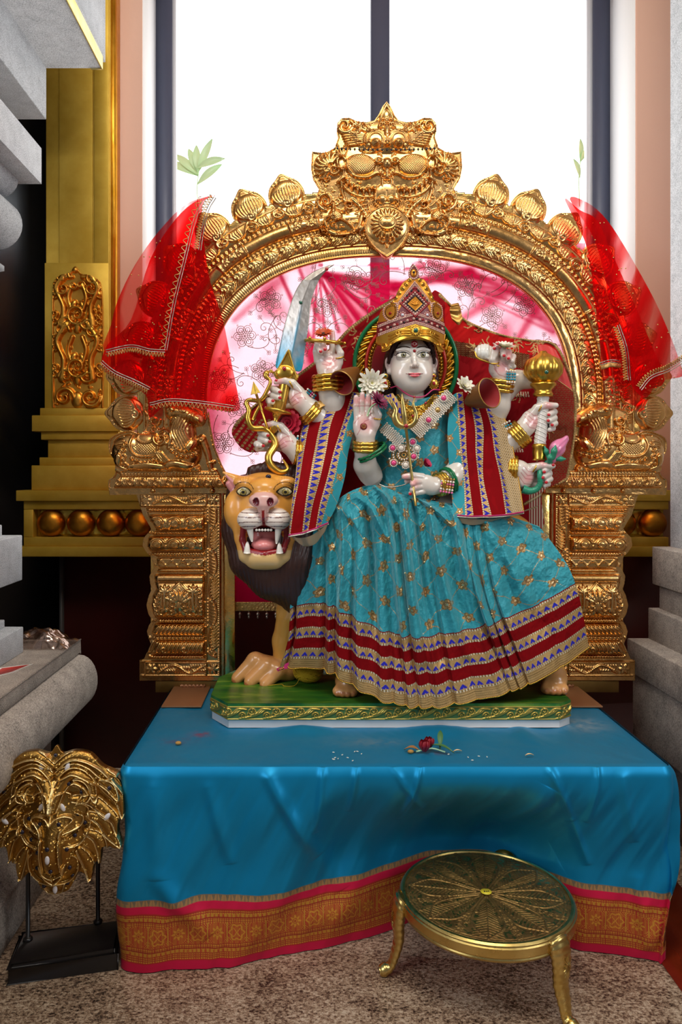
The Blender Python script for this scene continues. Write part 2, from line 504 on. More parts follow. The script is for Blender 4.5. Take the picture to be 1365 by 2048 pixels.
def granite(name, cols, scale=220, rough=.7, stretch=None, blotch=.35):
    t = NT(name); t.bsdf(Roughness=rough)
    f = t.noise(scale, 6, .75, stretch=stretch); g = t.noise(scale/14, 4, .6, stretch=stretch)
    mx = t.n('ShaderNodeMath', operation='ADD'); ml = t.n('ShaderNodeMath', operation='MULTIPLY_ADD')
    t.l(g, ml.inputs[0]); ml.inputs[1].default_value = blotch; ml.inputs[2].default_value = -blotch/2
    t.l(f, mx.inputs[0]); t.l(ml.outputs[0], mx.inputs[1])
    t.l(t.ramp(mx.outputs[0], cols), t.b.inputs['Base Color']); t.bump(f, .25, .001)
    return t.m
M['granite'] = granite('grey_granite', [(.33, srgb('66686C')), (.44, srgb('A2A5A8')), (.54, srgb('C2C5C8')), (.66, srgb('DADCDD'))], 260, .7, None, .2)
M['granite_w'] = granite('weathered_granite', [(.34, srgb('55504A')), (.45, srgb('8C8278')), (.55, srgb('A89C90')), (.66, srgb('C2B6A8'))], 200, .7, None, .3)
M['floor'] = granite('tan_granite_floor', [(.39, srgb('2A201C')), (.46, srgb('876C56')), (.53, srgb('B2977C')), (.61, srgb('DAC4AA'))], 105, .4, (1, 1.4, 1), .25)

t = painted('mask_gilding', .5, .3); t.bump(t.noise(260, 3), .6, .0014); M['mask_gold'] = t.m
# marble skin of the statue
t = painted('painted_marble', .22, .3, Subsurface_Weight=.12, Subsurface_Scale=.01, Coat_Weight=.5, Coat_Roughness=.08)
t.b.inputs['Subsurface Radius'].default_value = (1, .6, .4); M['marble'] = t.m
M['mane_paint'] = painted('mane_enamel', .48, .3, Coat_Weight=.12, Coat_Roughness=.3).m
M['lion_paint'] = painted('lion_enamel', .3, .3, Coat_Weight=.35, Coat_Roughness=.15).m
M['crown'] = painted('jewelled_crown', .35, .3).m
M['velvet'] = (lambda t: t)(painted('velvet_cloth', .85, .36, Sheen_Weight=.12, Sheen_Roughness=.3, Sheen_Tint=(1, .2, .15), Specular_IOR_Level=.1)).m
t = painted('teal_velvet', .42, .35, Sheen_Weight=.9, Sheen_Roughness=.3, Specular_IOR_Level=.5, Specular_Tint=(.5, .9, 1)); t.b.inputs['Sheen Tint'].default_value = (.55, .95, 1, 1)
n = t.noise(22, 5, .65); t.bump(n, .7, .008); M['teal'] = t.m
t = painted('blue_satin', .5, .36, Sheen_Weight=.06, Sheen_Roughness=.4, Specular_IOR_Level=.3)
t.b.inputs['Sheen Tint'].default_value = (.3, .8, 1, 1); M['satin'] = t.m
M['petal'] = painted('flower_petals', .5, .5, Subsurface_Weight=.1, Subsurface_Scale=.01).m
t = painted('green_white_base', .4, .3); M['base'] = t.m

def sheer(name, tint, diff, trans_w, tlw):
    """sheer cloth: tinted see-through weave mixed with the thread's own colour; Col.r scales the layers of cloth"""
    t = NT(name)
    tr = t.n('ShaderNodeBsdfTransparent'); df = t.n('ShaderNodeBsdfDiffuse'); tl = t.n('ShaderNodeBsdfTranslucent')
    a = t.n('ShaderNodeAttribute', attribute_name='Col'); sep = t.n('ShaderNodeSeparateColor'); t.l(a.outputs['Color'], sep.inputs[0])
    cmb = t.n('ShaderNodeCombineColor')
    for i, c in enumerate(tint):
        pw = t.n('ShaderNodeMath', operation='POWER'); pw.inputs[0].default_value = c; t.l(sep.outputs[0], pw.inputs[1]); t.l(pw.outputs[0], cmb.inputs[i])
    t.l(cmb.outputs[0], tr.inputs[0])
    df.inputs[0].default_value = tl.inputs[0].default_value = tuple(diff)+(1,)
    m1 = t.n('ShaderNodeMixShader'); m1.inputs[0].default_value = tlw; t.l(df.outputs[0], m1.inputs[1]); t.l(tl.outputs[0], m1.inputs[2])
    m2 = t.n('ShaderNodeMixShader'); w = t.n('ShaderNodeMath', operation='POWER'); w.inputs[0].default_value = trans_w
    t.l(sep.outputs[0], w.inputs[1]); t.l(w.outputs[0], m2.inputs[0]); t.l(m1.outputs[0], m2.inputs[1]); t.l(tr.outputs[0], m2.inputs[2])
    t.l(m2.outputs[0], t.out.inputs[0]); return t.m
M['curtain'] = sheer('sheer_pink_curtain', (1, .80, .87), srgb('B80C38'), .5, .6)
M['veil'] = sheer('sheer_red_net', (1, .22, .22), srgb('D01418'), .72, .45)
M['dupatta'] = (lambda t: t)(painted('red_net_cloth', .8, .35, Sheen_Weight=.08, Sheen_Tint=(1, .2, .15), Specular_IOR_Level=.1)).m
t = NT('clear_glass'); tr = t.n('ShaderNodeBsdfTransparent'); gl = t.n('ShaderNodeBsdfGlossy'); gl.inputs['Roughness'].default_value = .02
mx = t.n('ShaderNodeMixShader'); mx.inputs[0].default_value = .02
t.l(tr.outputs[0], mx.inputs[1]); t.l(gl.outputs[0], mx.inputs[2]); t.l(mx.outputs[0], t.out.inputs[0]); M['glass'] = t.m
t = NT('thin_plastic'); tr = t.n('ShaderNodeBsdfTransparent'); tr.inputs[0].default_value = (.8, .72, .68, 1)
gl = t.n('ShaderNodeBsdfGlossy'); gl.inputs['Roughness'].default_value = .15; gl.inputs[0].default_value = (.8, .6, .5, 1); mx = t.n('ShaderNodeMixShader'); mx.inputs[0].default_value = .35
t.l(tr.outputs[0], mx.inputs[1]); t.l(gl.outputs[0], mx.inputs[2]); t.l(mx.outputs[0], t.out.inputs[0]); M['plastic'] = t.m
M['leaf'] = simple('leaf_green', srgb('B8DCA8'), .35)
M['paper_red'] = simple('red_card', srgb('B02A1E'), .5); M['paper_white'] = simple('white_card_edge', srgb('E8E0D6'), .5)
M['yarn'] = simple('yellow_yarn', srgb('C9A21A'), .8, 0, (200, .8, .002))
# ------------------------------------------------------------------ room
def struct(name, VF, mat, **kw):
    return tag(obj(name, VF, mat, smooth=kw.pop('smooth', False), **kw), kind='structure')
XW0, XW1 = -.834, 1.623          # window opening
YW = 3.72
struct('floor', box(-4, 5, -1.5, 3.80, -.1, 0), M['floor'])
# inlaid red stone band to the right of the table
struct('trim_1', box(1.064, 1.33, -1.5, 3.8, .0005, .003), M['red_stone'])
struct('wall_back', join(box(-1.262, XW0, YW, 4.2, 1.1, 5), box(XW1, 5, YW, 4.2, 1.1, 5), box(XW0, XW1, YW, 4.2, 4.3, 5)), M['peach'])
struct('wall_back_lower', join(box(-1.235, 5, 3.77, 4.2, 0, 1.1)), M['maroon'])
struct('trim_2', box(-1.25, -1.235, 3.74, 3.8, 0, 1.08), simple('grey_edge_strip', srgb('3C3A38'), .6))
struct('trim_3', join(box(XW0-.002, XW0+.004, 3.735, 4.06, 1.1, 4.3), box(XW1-.004, XW1+.002, 3.735, 4.06, 1.1, 4.3), box(XW0, XW1, 3.735, 4.06, 1.1, 1.108)), M['white_wall'])
struct('wall_left', join(box(-4, -1.25, 3.80, 4.2, 0, 5), box(-4, -1.263, 3.73, 3.80, 1.1, 5)), M['black_wall'])
struct('wall_far_left', box(-4, -3.9, -1.5, 3.8, 0, 5), simple('dark_side_wall', srgb('4A403A'), .7))
struct('wall_right', box(4.9, 5, -1.5, 3.8, 0, 5), simple('side_wall', srgb('9A8674'), .7))
struct('ceiling', box(-4, 5, -1.5, 4.2, 4.9, 5.0), simple('ceiling_paint', srgb('C8BCA8'), .8))
# window: dark frame, mullion, two panes
w = tag(thing('window_1', None, None, (.4, 4.06, 1.1)), kind='structure')
yf0, yf1 = 4.04, 4.12
pxw = lambda px, y=4.06: (px-CX)/FL*y
obj('window_frame', join(box(XW0, pxw(345), yf0, yf1, 1.108, 4.3), box(pxw(1186), XW1, yf0, yf1, 1.108, 4.3), box(XW0, XW1, yf0, yf1, 4.24, 4.3), box(XW0, XW1, yf0, yf1, 1.108, 1.16)), M['frame_dark'], w, smooth=False)
obj('mullion', box(pxw(742), pxw(779), yf0, yf1, 1.16, 4.24), M['frame_dark'], w, smooth=False)
obj('glazing_bead', join(box(pxw(345), pxw(352), 4.06, 4.10, 1.16, 4.24), box(pxw(1175), pxw(1186), 4.06, 4.10, 1.16, 4.24)), simple('pale_bead', srgb('D6D8DE'), .4), w, smooth=False)
for a, b in ((352, 742), (779, 1175)):
    obj('pane', box(pxw(a), pxw(b), 4.085, 4.091, 1.16, 4.24), M['glass'], w, smooth=False)

# ------------------------------------------------------------------ gold pilaster, left, and ball frieze ledge
gp = M['gold_paint']
D = 3.60; f = fr(D); s = f.s
def pbox(x0, x1, y0, y1, q0, q1, D=3.6):
    fa = fr(D); k = D/FL
    return box((x0-CX)*k, (x1-CX)*k, D-q1*k, D-q0*k, HC-(y1-CY)*k, HC-(y0-CY)*k)
pil = thing('gold_pilaster', 'tall gold-painted wall pilaster with a scroll-carved panel, left of the window', 'pilaster', P(160, 815, 3.6)+np.array((0, 0, 0)))
obj('shaft', join(pbox(92, 221, -320, 822, -45, 0), pbox(119, 186, -320, 528, 0, 3), pbox(190, 219, -320, 530, 0, 6), pbox(92, 219, 528, 822, 0, 8)), gp, pil, smooth=False, mod=.002)
obj('side_edge', pbox(216, 229, -320, 822, -45, -6), gold('gold_side', srgb('C98A20'), srgb('E0A53A'), .35), pil, smooth=False)
obj('base_moulding', join(pbox(84, 232, 817, 832, -45, 12), pbox(70, 245, 832, 864, -45, 18), pbox(86, 240, 864, 880, -45, 12), pbox(97, 240, 880, 915, -45, 4), pbox(83, 240, 915, 931, -45, 12), pbox(70, 250, 931, 980, -45, 20)), gp, pil, smooth=False, mod=.003)
# carved acanthus panel
cv = Canvas(102, 532, 212, 818, .7)
out = cr([(107, 816), (106, 700), (107, 580), (118, 556), (140, 548), (152, 534), (164, 548), (190, 556), (205, 580), (208, 700), (207, 816)], 8)
cv.cut(out)
cv.H[:] = 2; cv.commit()
cv.stroke(out, 3, 3.5)
for (yy, dr) in ((640, 1), (745, 1)):
    for k in (-1, 1):
        c = 156
        cv.stroke(cr([(c+k*22, yy-95), (c+k*40, yy-62), (c+k*27, yy-25), (c+k*30, yy+12)], 6), [9, 9, 8, 7, 7, 7, 6, 6, 6, 5, 5, 5, 6, 6, 6, 8, 9, 9, 9][:19], 9)
        cv.spiral(c+k*30, yy-84, 15, 0, 1.2, 4, 9, k)
        cv.spiral(c+k*22, yy+8, 14, pi, 1.2, 4.5, 9, -k)
        cv.stroke(cr([(c+k*10, yy-70), (c+k*18, yy-45), (c+k*12, yy-20)], 6), 4.5, 7)
        for a in (-70, -50, -12, 2):
            cv.spiral(c+k*45, yy+a, 7, pi/2, 1, 2.6, 6, k)
    cv.spiral(156, yy-10, 22, .5, 1.7, 5, 9)
    cv.dome(156, yy+14, 9, 14, 8); cv.dome(148, yy-30, 7, 11, 7, .5); cv.dome(166, yy-28, 6, 11, 7, -.5)
for k in (-1, 1):
    cv.spiral(156+k*28, 578, 17, -pi/2, 1.3, 5, 9, k); cv.spiral(156+k*8, 572, 9, 0, 1.2, 3, 8, -k)
    cv.spiral(156+k*26, 795, 20, 0, 1.4, 5, 9, k)
    cv.stroke(cr([(156+k*10, 555), (156+k*30, 560), (156+k*44, 590)], 6), 4, 7)
cv.dome(152, 541, 6, 6, 7); cv.dome(156, 800, 12, 16, 8)
for i in range(70):
    x, y = random.uniform(112, 202), random.uniform(570, 812); a = random.uniform(0, 6)
    cv.stroke([(x, y), (x+6*math.cos(a), y+6*math.sin(a))], [2.2, .8], 4.5)
cv.blur(1)
VF, _ = cv.mesh(fr(3.58), 1)
obj('carved_panel', VF, M['gold_dark'], pil)
# ledge with balls, running behind the arch to the right
led = thing('gold_frieze_ledge', 'horizontal gold ledge with a row of gold balls below the pilaster, running behind the arch', 'wall ledge', P(700, 1110, 3.6))
obj('ledge_body', join(pbox(45, 1340, 980, 1001, -45, 34), pbox(57, 1326, 1001, 1018, -45, 26), pbox(57, 76, 1018, 1072, -45, 26), pbox(76, 1326, 1018, 1072, -45, 4), pbox(57, 1326, 1072, 1090, -45, 26), pbox(47, 1330, 1090, 1110, -45, 32)), gp, led, smooth=False, mod=.003)
proto = None
bm = gold('gold_ball', srgb('B5701C'), srgb('D9A33C'), .3, (20, .3, .002))
for i, x in enumerate([107, 166, 225, 281, 338, 395, 1180, 1239, 1300]):
    c = P(x, 1045, 3.6)+np.array((0, -.028, 0))
    if proto is None: proto = obj('ball', ball(c, (.068, .05, .066), 28, 18), bm, led); c0 = c; L0 = np.array(proto.location)
    else: dup(proto, led, L0+c-c0)
cv = Canvas(80, 1019, 1322, 1071, 2.4)
for i in range(900): cv.dome(random.uniform(80, 1320), random.uniform(1019, 1071), random.uniform(3, 7), h=random.uniform(1, 3))
obj('rough_backing', cv.mesh(fr(3.59), 1)[0], gold('rough_gold', srgb('A98A2C'), srgb('D8C060'), .35), led)

# ------------------------------------------------------------------ granite structures
def yprof(pts, y0, y1):
    return prism(pts, y0, y1, 'y')
gr, gw = M['granite'], M['granite_w']
cor = thing('granite_cornice', 'speckled grey granite roof slab and beam jutting in at the top left corner', 'stone cornice', (-1.2, 2.4, 2.99))
D1 = 3.2
sl = obj('roof_slab', box(-2.4, -.889, 1.0, D1, 3.21, 3.29), gr, cor, smooth=False)
obj('gilded_edge', join(box(-.889, -.884, 1.0, D1+.003, 3.205, 3.262), box(-.935, -.884, D1, D1+.004, 3.205, 3.262)), gold('pale_gold_edge', srgb('E8D27A'), srgb('F4E6A8'), .4), sl, smooth=False)
obj('upper_slab', box(-2.4, -.90, 1.0, D1+.1, 3.29, 3.6), gr, cor, smooth=False)
obj('beam', box(-2.4, -1.124, 1.0, D1, 2.99, 3.21), gr, cor, smooth=False, mod=.004)
cap = thing('granite_bracket_capital', 'pale granite bracket capital with rolled corbels at the left edge, below the cornice', 'stone capital', (-1.3, 2.6, 2.35))
k = 2.9/FL; xw = lambda px: (px-CX)*k; zw = lambda py: HC-(py-CY)*k
obj('bracket_block', prism([(-1.6, zw(297)), (xw(83), zw(297)), (xw(83), zw(368)), (xw(46), zw(368)), (-1.6, zw(366))], 1.6, 2.9), gr, cap, smooth=False, mod=.003)
obj('abacus', box(-1.6, xw(0)-.02, 1.6, 2.88, zw(297), zw(215)), gr, cap, smooth=False)
def roll(xr, y0, y1):
    c = (zw(y0)+zw(y1))/2; r = (zw(y0)-zw(y1))/2
    a = np.linspace(pi/2, -pi/2, 15)
    return [(-1.6, c+r)]+[(xr-r+r*math.cos(t), c+r*math.sin(t)) for t in a]+[(-1.6, c-r)]
obj('corbel_roll', prism(roll(xw(45), 330, 403), 1.6, 2.86), gr, cap)
obj('corbel_roll', prism(roll(xw(53), 408, 506), 1.6, 2.86), gr, cap)
obj('corbel_tip', prism([(-1.6, zw(515)), (xw(-8), zw(520)), (xw(17), zw(538)), (xw(17), zw(548)), (xw(-10), zw(552)), (-1.6, zw(552))], 1.6, 2.86), gr, cap, smooth=False)
pb = thing('granite_pillar_base', 'stepped grey granite pillar base at the left edge above the plinth', 'pillar', (-1.3, 2.3, 1.1))
obj('pillar_shaft', box(-1.8, xw(2), 1.8, 2.82, zw(1062), 2.35), gr, pb, smooth=False)
obj('upper_step', join(box(-1.8, xw(13), 1.8, 2.86, zw(1075), zw(1048)), box(-1.8, xw(45), 1.8, 2.9, zw(1160), zw(1070))), gr, pb, smooth=False, mod=.004)
obj('middle_block', box(-1.8, xw(2), 1.8, 2.86, zw(1235), zw(1160)), gr, pb, smooth=False)
obj('lower_step', join(box(-1.8, xw(14), 1.8, 2.88, zw(1255), zw(1237)), box(-1.8, xw(47), 1.8, 2.9, .79, zw(1253))), gr, pb, smooth=False, mod=.004)
pl = thing('granite_plinth', 'broad granite plinth with a rounded moulding at lower left, behind the lion mask', 'stone plinth', (-1.5, 2.2, 0))
D2 = 3.12
a = np.linspace(pi*.42, -pi*.42, 12)
tor = [(-1.2, .72)]+[(-.955+.075*math.cos(t), .625+.105*math.sin(t)) for t in a]+[(-1.2, .53)]
obj('top_slab', prism([(-2.6, .79), (-.955, .79), (-.955, .735), (-2.6, .735)], .8, D2), gw, pl, smooth=False, mod=.003)
obj('rounded_moulding', prism([(-2.6, .738), (-1.0, .738)]+tor[1:-1]+[(-1.0, .52), (-2.6, .52)], .8, D2-.01), gw, pl)
obj('recess', box(-2.6, -1.06, .8, D2-.05, .29, .525), gw, pl, smooth=False)
obj('foot_slab', prism([(-2.6, .30), (-1.06, .30), (-.965, .168), (-.948, .15), (-.948, .0), (-2.6, .0)], .8, D2-.05), gw, pl, smooth=False, mod=.003)
# right-hand pillar
rc = thing('granite_pillar', 'tall pale blue-grey granite pillar at the right edge with stepped dark plinth', 'pillar', (1.9, 2.8, 0))
kr = 3.3/FL; xr = lambda px: (px-CX)*kr; zr = lambda py: HC-(py-CY)*kr
obj('shaft', box(xr(1341), 2.3, 2.6, 3.3, zr(1100), 4.9), gr, rc, smooth=False, mod=.004)
obj('shaft_foot', box(xr(1305), 2.3, 2.5, 3.3, zr(1168), zr(1093)), gw, rc, smooth=False, mod=.004)
obj('step', box(xr(1315), 2.3, 2.5, 3.28, zr(1222), zr(1168)), gw, rc, smooth=False, mod=.004)
obj('step', box(xr(1297), 2.3, 2.3, 3.3, zr(1285), zr(1215)), gw, rc, smooth=False, mod=.004)
obj('plinth', box(xr(1255), 2.4, 2.2, 3.3, zr(1340), zr(1276)), gw, rc, smooth=False, mod=.004)
obj('plinth_face', box(xr(1262), 2.4, 2.2, 3.28, .34, zr(1338)), gw, rc, smooth=False, mod=.004)
obj('plinth_foot', box(xr(1290), 2.4, 2.2, 3.28, 0, .34), gw, rc, smooth=False)

# plastic bag and card lying on the plinth
fb = fr(2.95)
g = np.zeros((40, 30, 3)); uu, vv = np.meshgrid(np.linspace(0, 1, 40), np.linspace(0, 1, 30), indexing='ij')
hgt = .0+.075*np.sin(uu*pi)**.6*np.sin(vv*pi)**.7*(.75+.5*noise2(uu*5, vv*5, 3))
g[..., 0] = -1.22+.27*uu; g[..., 1] = 2.93+.16*vv+.02*noise2(uu*4, vv*4, 9); g[..., 2] = .792+hgt+.012*np.abs(noise2(uu*9, vv*9, 4))
tag(obj('plastic_bag', gmesh(g), M['plastic'], smooth=True), 'crumpled clear plastic bag lying on the left granite plinth', 'bag')
cd = thing('card', 'red card with white edge lying on the left granite plinth', 'card', (-1.0, 2.6, .7905))
obj('card_sheet', prism([(-1.10, 2.66), (-1.0, 2.72), (-1.03, 2.60), (-1.10, 2.50)], .7905, .792, 'z'), M['paper_white'], cd, smooth=False)
obj('printed_face', prism([(-1.09, 2.655), (-1.012, 2.705), (-1.038, 2.61), (-1.09, 2.53)], .792, .7925, 'z'), M['paper_red'], cd, smooth=False)

# leafy shoots outside the glass
def shoot(cx, cy, n, sc, label):
    D = 4.55; f2 = fr(D)
    t = thing('leafy_shoot', label, 'plant', P(cx, cy+70, D), 'plants outside the window')
    st = cr([(cx, cy+95, 0), (cx-2, cy+40, 2), (cx+2, cy, 0)], 6)
    obj('stem', tube(f2(st), .003, 6), M['leaf'], t)
    for i in range(n):
        a = -pi/2+(i-(n-1)/2)*.62*(1 if n > 3 else .9)+random.uniform(-.1, .1); a = -pi/2+(a+pi/2)*.62; L = random.uniform(50, 84)*sc; y0 = cy+random.uniform(0, 40)
        u = np.linspace(0, 1, 9); w_ = np.linspace(-1, 1, 5)
        U, W = np.meshgrid(u, w_, indexing='ij')
        wd = 8*sc*np.sin(np.clip(U, .02, .98)*pi)**.8
        X = cx+np.cos(a)*U*L-np.sin(a)*W*wd; Y = y0+np.sin(a)*U*L+np.cos(a)*W*wd+U*U*8*abs(math.cos(a)); Q = 6*np.sin(U*pi)+2*W*W+i*2
        obj('leaf', gmesh(f2(np.stack((X, Y, Q), -1))), M['leaf'], t)
    return t
shoot(397, 335, 7, 1, 'pale green leafy shoot outside the left window pane')
shoot(1160, 318, 3, .6, 'small pale leaf tip outside the right window pane near its frame')
# ------------------------------------------------------------------ golden arch (back frame)
DA = 3.06; fa = fr(DA); SA = DA/FL; XM = 778.0
arch = thing('golden_arch', 'large embossed golden arch with a fanged guardian face at its crown, standing on two pillars', 'arch', P(778, 1385, 3.1))
def sup(th, off=0, a=365., b=308., n=2.5, cy=820.):
    c, s_ = np.cos(th), np.sin(th)
    x = a*np.sign(c)*np.abs(c)**(2/n); y = b*np.abs(s_)**(2/n)
    return x, cy-y
th = np.linspace(pi, 0, 400)
ix, iy = sup(th); base = np.stack((XM+ix, iy), 1)
legL = np.stack((np.full(30, base[0, 0]), np.linspace(880, base[0, 1]+2, 30)), 1)
legR = legL.copy()[::-1]; legR[:, 0] = base[-1, 0]
inner = resamp(np.concatenate((legL, base, legR)), 1500)
def smooth1(a, k):
    kk = np.hanning(k); kk /= kk.sum(); p = np.pad(a, (k//2, k//2), 'edge'); return np.convolve(p, kk, 'same')[k//2:-(k//2)]
tn = np.gradient(inner, axis=0); ang = np.unwrap(np.arctan2(tn[:, 1], tn[:, 0])); ang = smooth1(ang, 121)
nrm = np.stack((np.sin(ang), -np.cos(ang)), 1)
nrm *= np.where((nrm*(inner-np.array([XM, 760]))).sum(1).mean() < 0, -1, 1)
Lt = np.concatenate(([0], np.cumsum(np.hypot(*np.diff(inner, axis=0).T)))); LT = Lt[-1]
# relief drawn on the unrolled band: X = arc length, Y = distance outward from the opening
cv = Canvas(0, -2, LT, 126, .8)
T_, D_ = cv.X, cv.Y
def bandp(lo, hi, h, p=.5): return np.where((D_ > lo) & (D_ < hi), h*np.clip(1-((D_-(lo+hi)/2)/((hi-lo)/2))**2, 0, 1)**p, 0)
cv.H = 3+bandp(-2, 3, 4)+bandp(3, 18, 2.5)+bandp(18, 22, 3)+bandp(20, 52, 4, .3)+bandp(60, 88, 13)+bandp(96, 122, 5, .3)+bandp(88.5, 91, 2)+bandp(58, 60.5, 2)
cv.H += np.where((D_ > 3) & (D_ < 18), np.where(T_ < LT*.47, .5*np.sin(T_*2*pi/4.6), 1.1*noise2(T_/16, D_/9, 6)), 0)
cv.commit()
cv.beads([(4, 56), (LT-4, 56)], 7.5, 2.9, 4); cv.beads([(4, 92.5), (LT-4, 92.5)], 8, 3.1, 4.5)
mid = LT/2
def mirrored(fn):
    fn(1)
for k in range(int(LT/31)+1):                              # inner row: curling leaves leaning towards the crown
    x = k*31+8; d = 1 if x < mid else -1
    cv.spiral(x, 41, 8.5, -pi/2, 1.3, 3, 6, d)
    cv.spiral(x+13*d, 32, 6, pi/2, 1.2, 2.6, 5, -d)
    for j in range(5):
        t = j/4
        cv.stroke(cr([(x-6*d+j*4.5*d, 49-2*t), (x+1*d+j*4.8*d, 38-4*t), (x-8*d+j*4*d, 26-2*t)], 4), [1.2, 1.8, 2.2, 2.4, 2.6, 2.4, 2, 1.4, .8], 5.2)
    cv.stroke(cr([(x+3*d, 23), (x+14*d, 27), (x+20*d, 36), (x+30*d, 42)], 5), 1.6, 5)
for k in range(int(LT/46)+1):                              # outer row: wave scroll with lotus buds
    x = k*46+12; d = 1 if x < mid else -1; up = k % 2
    cv.spiral(x, 108+(3 if up else -3), 10.5, pi*.5, 1.5, 2.7, 6, d if up else -d)
    cv.dome(x, 108, 4, 3.2, 6)
    cv.stroke(cr([(x-21, 98), (x-12, 103), (x, 121), (x+12, 103), (x+22, 99)], 5), 1.7, 5)
    for j in range(4):
        cv.stroke([(x+16+j*3.2, 119), (x+13+j*4.4, 110), (x+18+j*3, 100)], [.8, 2, 1], 4.6)
for fx in (.075, .165, .27, .375, .625, .73, .835, .925): # wraps round the tube
    x = fx*LT; w = cv.win(x-24, 60, x+24, 88)
    cv.H[w] += 2.5
    w = cv.win(x-24, 58, x+24, 90); cv.B[w] = cv.H[w]
    for e in (-24, 24): cv.stroke([(x+e, 60), (x+e, 88)], 2.4, 2.5)
    for dx in (-13, 0, 13):
        cv.spiral(x+dx, 70, 5, 0, 1.2, 1.8, 3); cv.spiral(x+dx+3, 79, 5, pi, 1.2, 1.8, 3, -1)
    cv.dome(x, 74, 6, 6, 3.5, rim=1.5)
cv.H *= .8; cv.blur(2)
def posb(X, Y, Q):
    px = np.interp(X, Lt, inner[:, 0])+np.interp(X, Lt, nrm[:, 0])*Y
    py = np.interp(X, Lt, inner[:, 1])+np.interp(X, Lt, nrm[:, 1])*Y
    return np.stack((px, py, Q), -1)
VF, _ = cv.mesh(fa, 3, pos=posb)
obj('arch_band', VF, M['gold'], arch)
# flat brass backing sheet showing between the petals
out = [tuple(posb(np.array(t), np.array(140.), 0)[:2]) for t in np.linspace(0, LT, 160)]
cb = Canvas(235, 300, 1320, 900, 3)
cb.mask = inpoly(cb.X, cb.Y, out+[(XM+385, 880), (XM+385, 700)]+[tuple(posb(np.array(t), np.array(100.), 0)[:2]) for t in np.linspace(LT, 0, 160)])
cb.H[:] = noise2(cb.X/30, cb.Y/30, 4)*1.5
obj('backing_sheet', cb.mesh(fa, 2, extra=np.full_like(cb.H, -2.))[0], M['gold_flat'], arch)
# flame petals round the rim
def petal_canvas():
    c = Canvas(-38, -46, 38, 40, .8)
    r = 35
    o = cr([(0, -45), (14, -35), (29, -22), (35, 0), (27, 22), (10, 33), (-10, 33), (-27, 22), (-35, 0), (-29, -22), (-14, -35)], 6, True)
    c.cut(o)
    c.H[:] = 2; c.stroke(np.concatenate((o, o[:1])), 2.2, 2.5)
    c.dome(0, 1, 31, 31, 11, add=True); c.commit()
    for k in range(11):
        t = (k-5)/5
        pts = cr([(t*4-2, 20-2*abs(t)), (t*22, 8), (t*27, -8-4*(1-abs(t))), (t*13+3, -24), (t*3+1, -37)], 5)
        c.stroke(pts, np.linspace(1.6, 2.6, len(pts)) if k % 2 else 2.2, 3.5)
    c.spiral(-3, 14, 9, 0, 1.5, 2.4, 5)
    for a in np.linspace(-2.2, -.94, 7): c.dome(38*math.cos(a)*.95, 38*math.sin(a)+4, 1.5, h=2)
    c.H *= .8; c.blur(2)
    return c.mesh(None, 2)[0]
pV, pF = petal_canvas()
npet = 0; pproto = None
for side in (-1, 1):
    for i, fx in enumerate((.043, .0905, .136, .1815, .227, .2725, .318, .3635)):
        t = fx*LT if side < 0 else LT-fx*LT
        x, y, _ = posb(np.array(t), np.array(141. if i > 1 else 156.), 0)
        nx, ny = np.interp(t, Lt, nrm[:, 0]), np.interp(t, Lt, nrm[:, 1])
        r = math.atan2(nx, -ny)
        if pproto is None:
            V = pV*1.06; V[:, 0] *= SA; V[:, 1] *= -SA; V[:, 2] *= SA
            V = np.stack((V[:, 0], -V[:, 2], V[:, 1]), 1)
            me_o = obj('flame_petal', (V+origin(arch), pF), M['gold'], arch); pproto = me_o
            o = me_o
        else: o = dup(pproto, arch)
        c = P(x, y, DA+.01)-origin(arch)
        o.location = [float(v) for v in c]; o.rotation_euler = (0, r, 0)
        if side > 0: o.scale = (-1, 1, 1)
# ------------------------------------------------------------------ guardian face plate
K = Canvas(612, 192, 940, 520, .62); c0 = 775.
top = [(775, 196), (783, 206), (790, 222), (797, 232), (812, 240), (832, 240), (852, 230), (868, 230), (877, 246), (874, 262), (879, 290)]
low = [(903, 300), (926, 296), (928, 320), (926, 350), (914, 368), (930, 372)]
out = [(775, 196), (784, 207), (792, 224), (800, 235), (815, 238), (832, 237), (850, 229), (866, 230), (875, 240), (876, 256), (873, 268), (880, 290), (900, 301), (926, 297), (928, 330), (924, 352), (912, 372), (917, 392), (922, 410), (916, 440), (905, 462), (880, 470), (840, 465), (818, 470), (812, 486), (795, 500), (775, 512)]
out = out+[(2*c0-x, y) for x, y in out[::-1][1:-1]]
K.cut(out)
K.H[:] = 10
K.H += 9*np.exp(-((K.X-775)/95)**2-((K.Y-330)/60)**2)
K.commit()
oc = np.array(out+[out[0]], float); K.stroke(oc, 3, 3)
def both(fn):
    fn(-1)
L_ = lambda pts: [(2*c0-x, y) for x, y in pts]
# domed upper head
K.dome(775, 268, 70, 36, 9, p=.7); K.commit()
# scroll lobes top left
K.spiral(690, 246, 16, .3, 1.5, 4.5, 9, 1); K.spiral(712, 250, 13, 2.5, 1.3, 4, 8, -1)
for j in range(6):
    K.stroke(cr([(684+2*j, 262+5*j), (705+2*j, 262+4.5*j), (732, 268+3*j)], 5), [1.5]+[2.8]*9+[1.5], 8)
for j in range(4): K.stroke(cr([(700+9*j, 236+j), (715+8*j, 248+2*j), (735+4*j, 262)], 5), [1]+[2.4]*9+[1.2], 8)
# crest finial
K.stroke(cr([(775, 204), (766, 222), (762, 238)], 5), 3, 8); K.dome(775, 226, 9, 15, 9); K.spiral(768, 240, 8, 0, 1.2, 3, 9, -1)
for j in range(4): K.stroke([(760+5*j, 252), (762+4.5*j, 241)], [3, 1.5], 8)
K.dome(775, 268, 6, 22, 11); K.dome(775, 288, 4, 4, 13)
